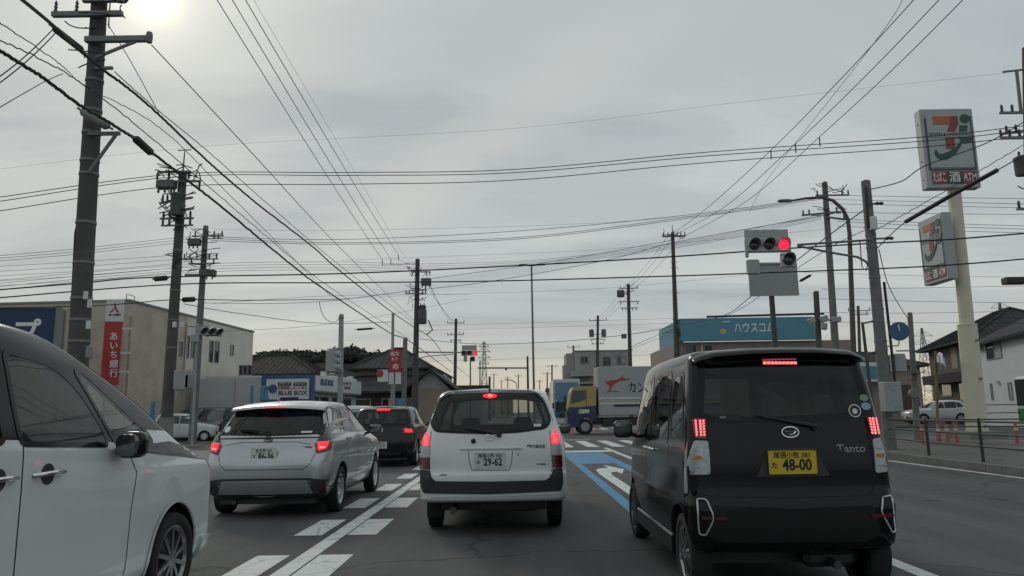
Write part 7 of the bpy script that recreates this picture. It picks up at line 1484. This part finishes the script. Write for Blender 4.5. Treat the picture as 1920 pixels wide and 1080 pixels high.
# green bus nose at the right edge
Yu = 36.0; xu = P(1903, 740, Yu+2.3).x; bs = thing('bus', 'green and white bus nose entering at the right edge', 'bus', (xu, Yu, 0)); MB().box(0, 7, 0, 2.3, .35, 2.75, bev=.12).build('body', 'paint_white_far', bs); MB().box(-.012, 7, -.012, 2.312, .36, 1.25, bev=.1).build('lower_body', 'bus_green', bs); MB().box(-.02, .02, .1, 2.2, 1.3, 2.6, bev=.009).build('windshield', 'window_glass', bs); MB().box(.15, 6.5, -.02, .0, 1.4, 2.5).build('side_window', 'window_glass', bs)
MB().tube([(.1, -.05, 2.45), (-.2, -.3, 2.4), (-.2, -.3, 2.2)], .025, 6).build('mirror_arm', 'black_plastic', bs, 60); MB().box(-.3, -.12, -.36, -.26, 1.75, 2.2, bev=.03).build('side_mirror', 'black_plastic', bs)
MB().box(-.03, .02, -.02, 2.32, .3, .5, bev=.01).build('bumper', 'paint_white_far', bs)
for y_ in (1.3, 5.3):
    for xx in (.1, 2.2): o = MB().lathe([(.22, -.13), (.40, -.13), (.42, 0), (.40, .13), (.22, .13)], (0, 0, 0), 'Y', 20).build('wheel', 'rubber', bs, 40); o.location = (y_, xx, .42)
# guard rails on the right
def guard(label, pts, h, nr, post_gap, group=None, z0=.14):
    root = thing('guard_rail', label, 'railing', (*pts[0], z0), group=group); P3 = [Vector((*p, z0)) for p in pts]
    for k in range(nr): MB().tube([p+Vector((0, 0, h*(1-k*.31))) for p in P3], .022, 8).build('rail', 'rail_black', root, 60, True)
    acc = 0
    for a, b in zip(P3, P3[1:]):
        n = max(1, round((b-a).length/post_gap))
        for i in range(n+(b is P3[-1])): p = a.lerp(b, i/n); MB().tube([p, p+Vector((0, 0, h+.05))], .036, 8).build('rail_post', 'rail_black', root, 60, True)
guard('three bar black guard rail along the right kerb', [(9.98, -4), (9.98, 14.2), (10.25, 19.0), (10.75, 22.0)], .86, 3, 3.0)
guard('farther black guard rail behind the sign column', [(13.5, 27.5), (19.0, 25.8), (30, 25.6)], .8, 2, 2.8, z0=.06)
guard('thin black rail fence in front of the white house', [(23, 38), (34, 38)], 1.3, 2, 2.6, z0=.06)
# orange marker posts
for i, (x, y_) in enumerate(((1731, 833), (1762, 833), (1778, 833), (1795, 832), (1908, 832))):
    q = G(x, y_, .06); r = thing('marker_post', ('orange marker post nearest the corner pole', 'orange marker post beside the mirror post', 'orange marker post left of the paired one by the column', 'orange marker post right against the cream column', 'lone orange marker post at the right edge')[i], 'marker post', q, group='orange marker posts')
    MB().lathe([(.10, 0), (.10, .03), (.055, .05), (.05, .65), (.045, .66), (0, .67)], (0, 0, 0), 'Z', 14).build('tube', 'orange_post', r, 40); MB().lathe([(.052, .45), (.0535, .45), (.053, .52), (.052, .52)], (0, 0, 0), 'Z', 14, closed=True).build('reflective_band', 'sign_white', r, 40); MB().lathe([(.14, 0), (.13, .025), (0, .03)], (0, 0, .0), 'Z', 14).build('foot', 'orange_post', r, 40)
# flags
def flag(label, px, y0, y1, Y, wpx, m, seed):
    b, t = line_at(px, y0, px, y1, Y); r = thing('banner_flag', label, 'flag', b); MB().tube([b, t], .02, 6).build('flag_pole', 'flag_white', r, 60, True); w_ = wpx/FPX*Y; h = P(px, y0, Y).z-P(px, y1, Y).z; mb = MB(); rn = random.Random(seed); ph = rn.uniform(0, 6); vs = []
    for j in range(11):
        for i in range(6): u_ = i/5; v_ = j/10; vs.append(t+Vector((w_*u_*(.85+.15*math.cos(v_*5+ph)), .12*math.sin(u_*5+v_*4+ph)*u_-.03, -h*v_-.03*math.sin(u_*6+ph))))
    mb.add(vs, [[j*6+i, j*6+i+1, j*6+i+7, j*6+i+6] for j in range(10) for i in range(5)]); o = mb.build('flag_cloth', m, r, 60, True)
    s = o.modifiers.new('s', 'SOLIDIFY'); s.thickness = .006
flag('blue and white banner flag by the kei car', 283, 752, 792, 40, 10, 'flag_blue', 1); flag('pale pink slim banner flag by the annexe', 440, 710, 770, 46, 4, 'flag_pink', 2); flag('light blue banner flag left of the agency sign', 470, 722, 765, 45, 7, 'flag_blue', 3); flag('light blue wide banner flag before the agency sign', 489, 724, 752, 44, 18, 'flag_blue', 4); flag('small blue flag by the pale post', 744, 747, 762, 42, 14, 'flag_blue', 5); flag('small white and pink flag beside the small blue flag', 729, 748, 765, 42, 9, 'flag_pink', 6)
# far street: small poles and lamps down the road
for i, (x, y0, Y) in enumerate(((952, 706, 200), (972, 702, 170), (1012, 712, 190), (1026, 698, 140), (1035, 684, 120), (1075, 648, 100), (940, 712, 240), (926, 700, 180))): slim('utility_pole', ('tiny far pole left of the gantry mast', 'tiny far lamp pole between gantry and mast', 'tiny far pole right of the light mast', 'small far pole left of the blue truck', 'small far pole behind the blue truck', 'far pole beside the concrete block', 'tiniest far pole on the horizon', 'tiny far pole under the gantry arm')[i], x, y0, x, 726, Y, .3, arms=((y0+3, .8),))
sl_ = slim('street_light', 'small far street light with arm over the road', 968, 718, 969, 728, 150, .2, 'galv', cat='street light'); MB().tube([P(968, 718, 150), P(960, 713, 150), P(946, 712, 150)], .1, 6).build('lamp_arm', 'galv', sl_.root, 60, True)
# a row of far buildings closing the street
rn = random.Random(11)
for i, (x0_, x1_, yt, Y) in enumerate(((905, 935, 742, 210), (935, 962, 748, 330), (1005, 1030, 744, 320), (1028, 1046, 732, 200), (1185, 1262, 725, 120), (500, 660, 722, 90))):
    w, root = block('building', ('low far building beyond the pylon', 'tiny building at the end of the road', 'tiny building right of the light mast', 'low far building left of the blue truck', 'low building behind the box truck', 'low building behind the agency shop')[i], 'building', (P(x0_, 760, Y).x, Y), (P(x1_, 760, Y).x, Y), 12, P(x0_, yt, Y).z, ('concrete_wall', 'wall_tan', 'wall_grey')[i % 3]); gable_roof(w, root, 0, w.L, 0, -12, P(x0_, yt, Y).z, .8, 'roof_tile', .3)
    window(w, root, (w.L*.2, .8, w.L*.35, 2.0), px=False); window(w, root, (w.L*.6, .8, w.L*.75, 2.0), px=False)
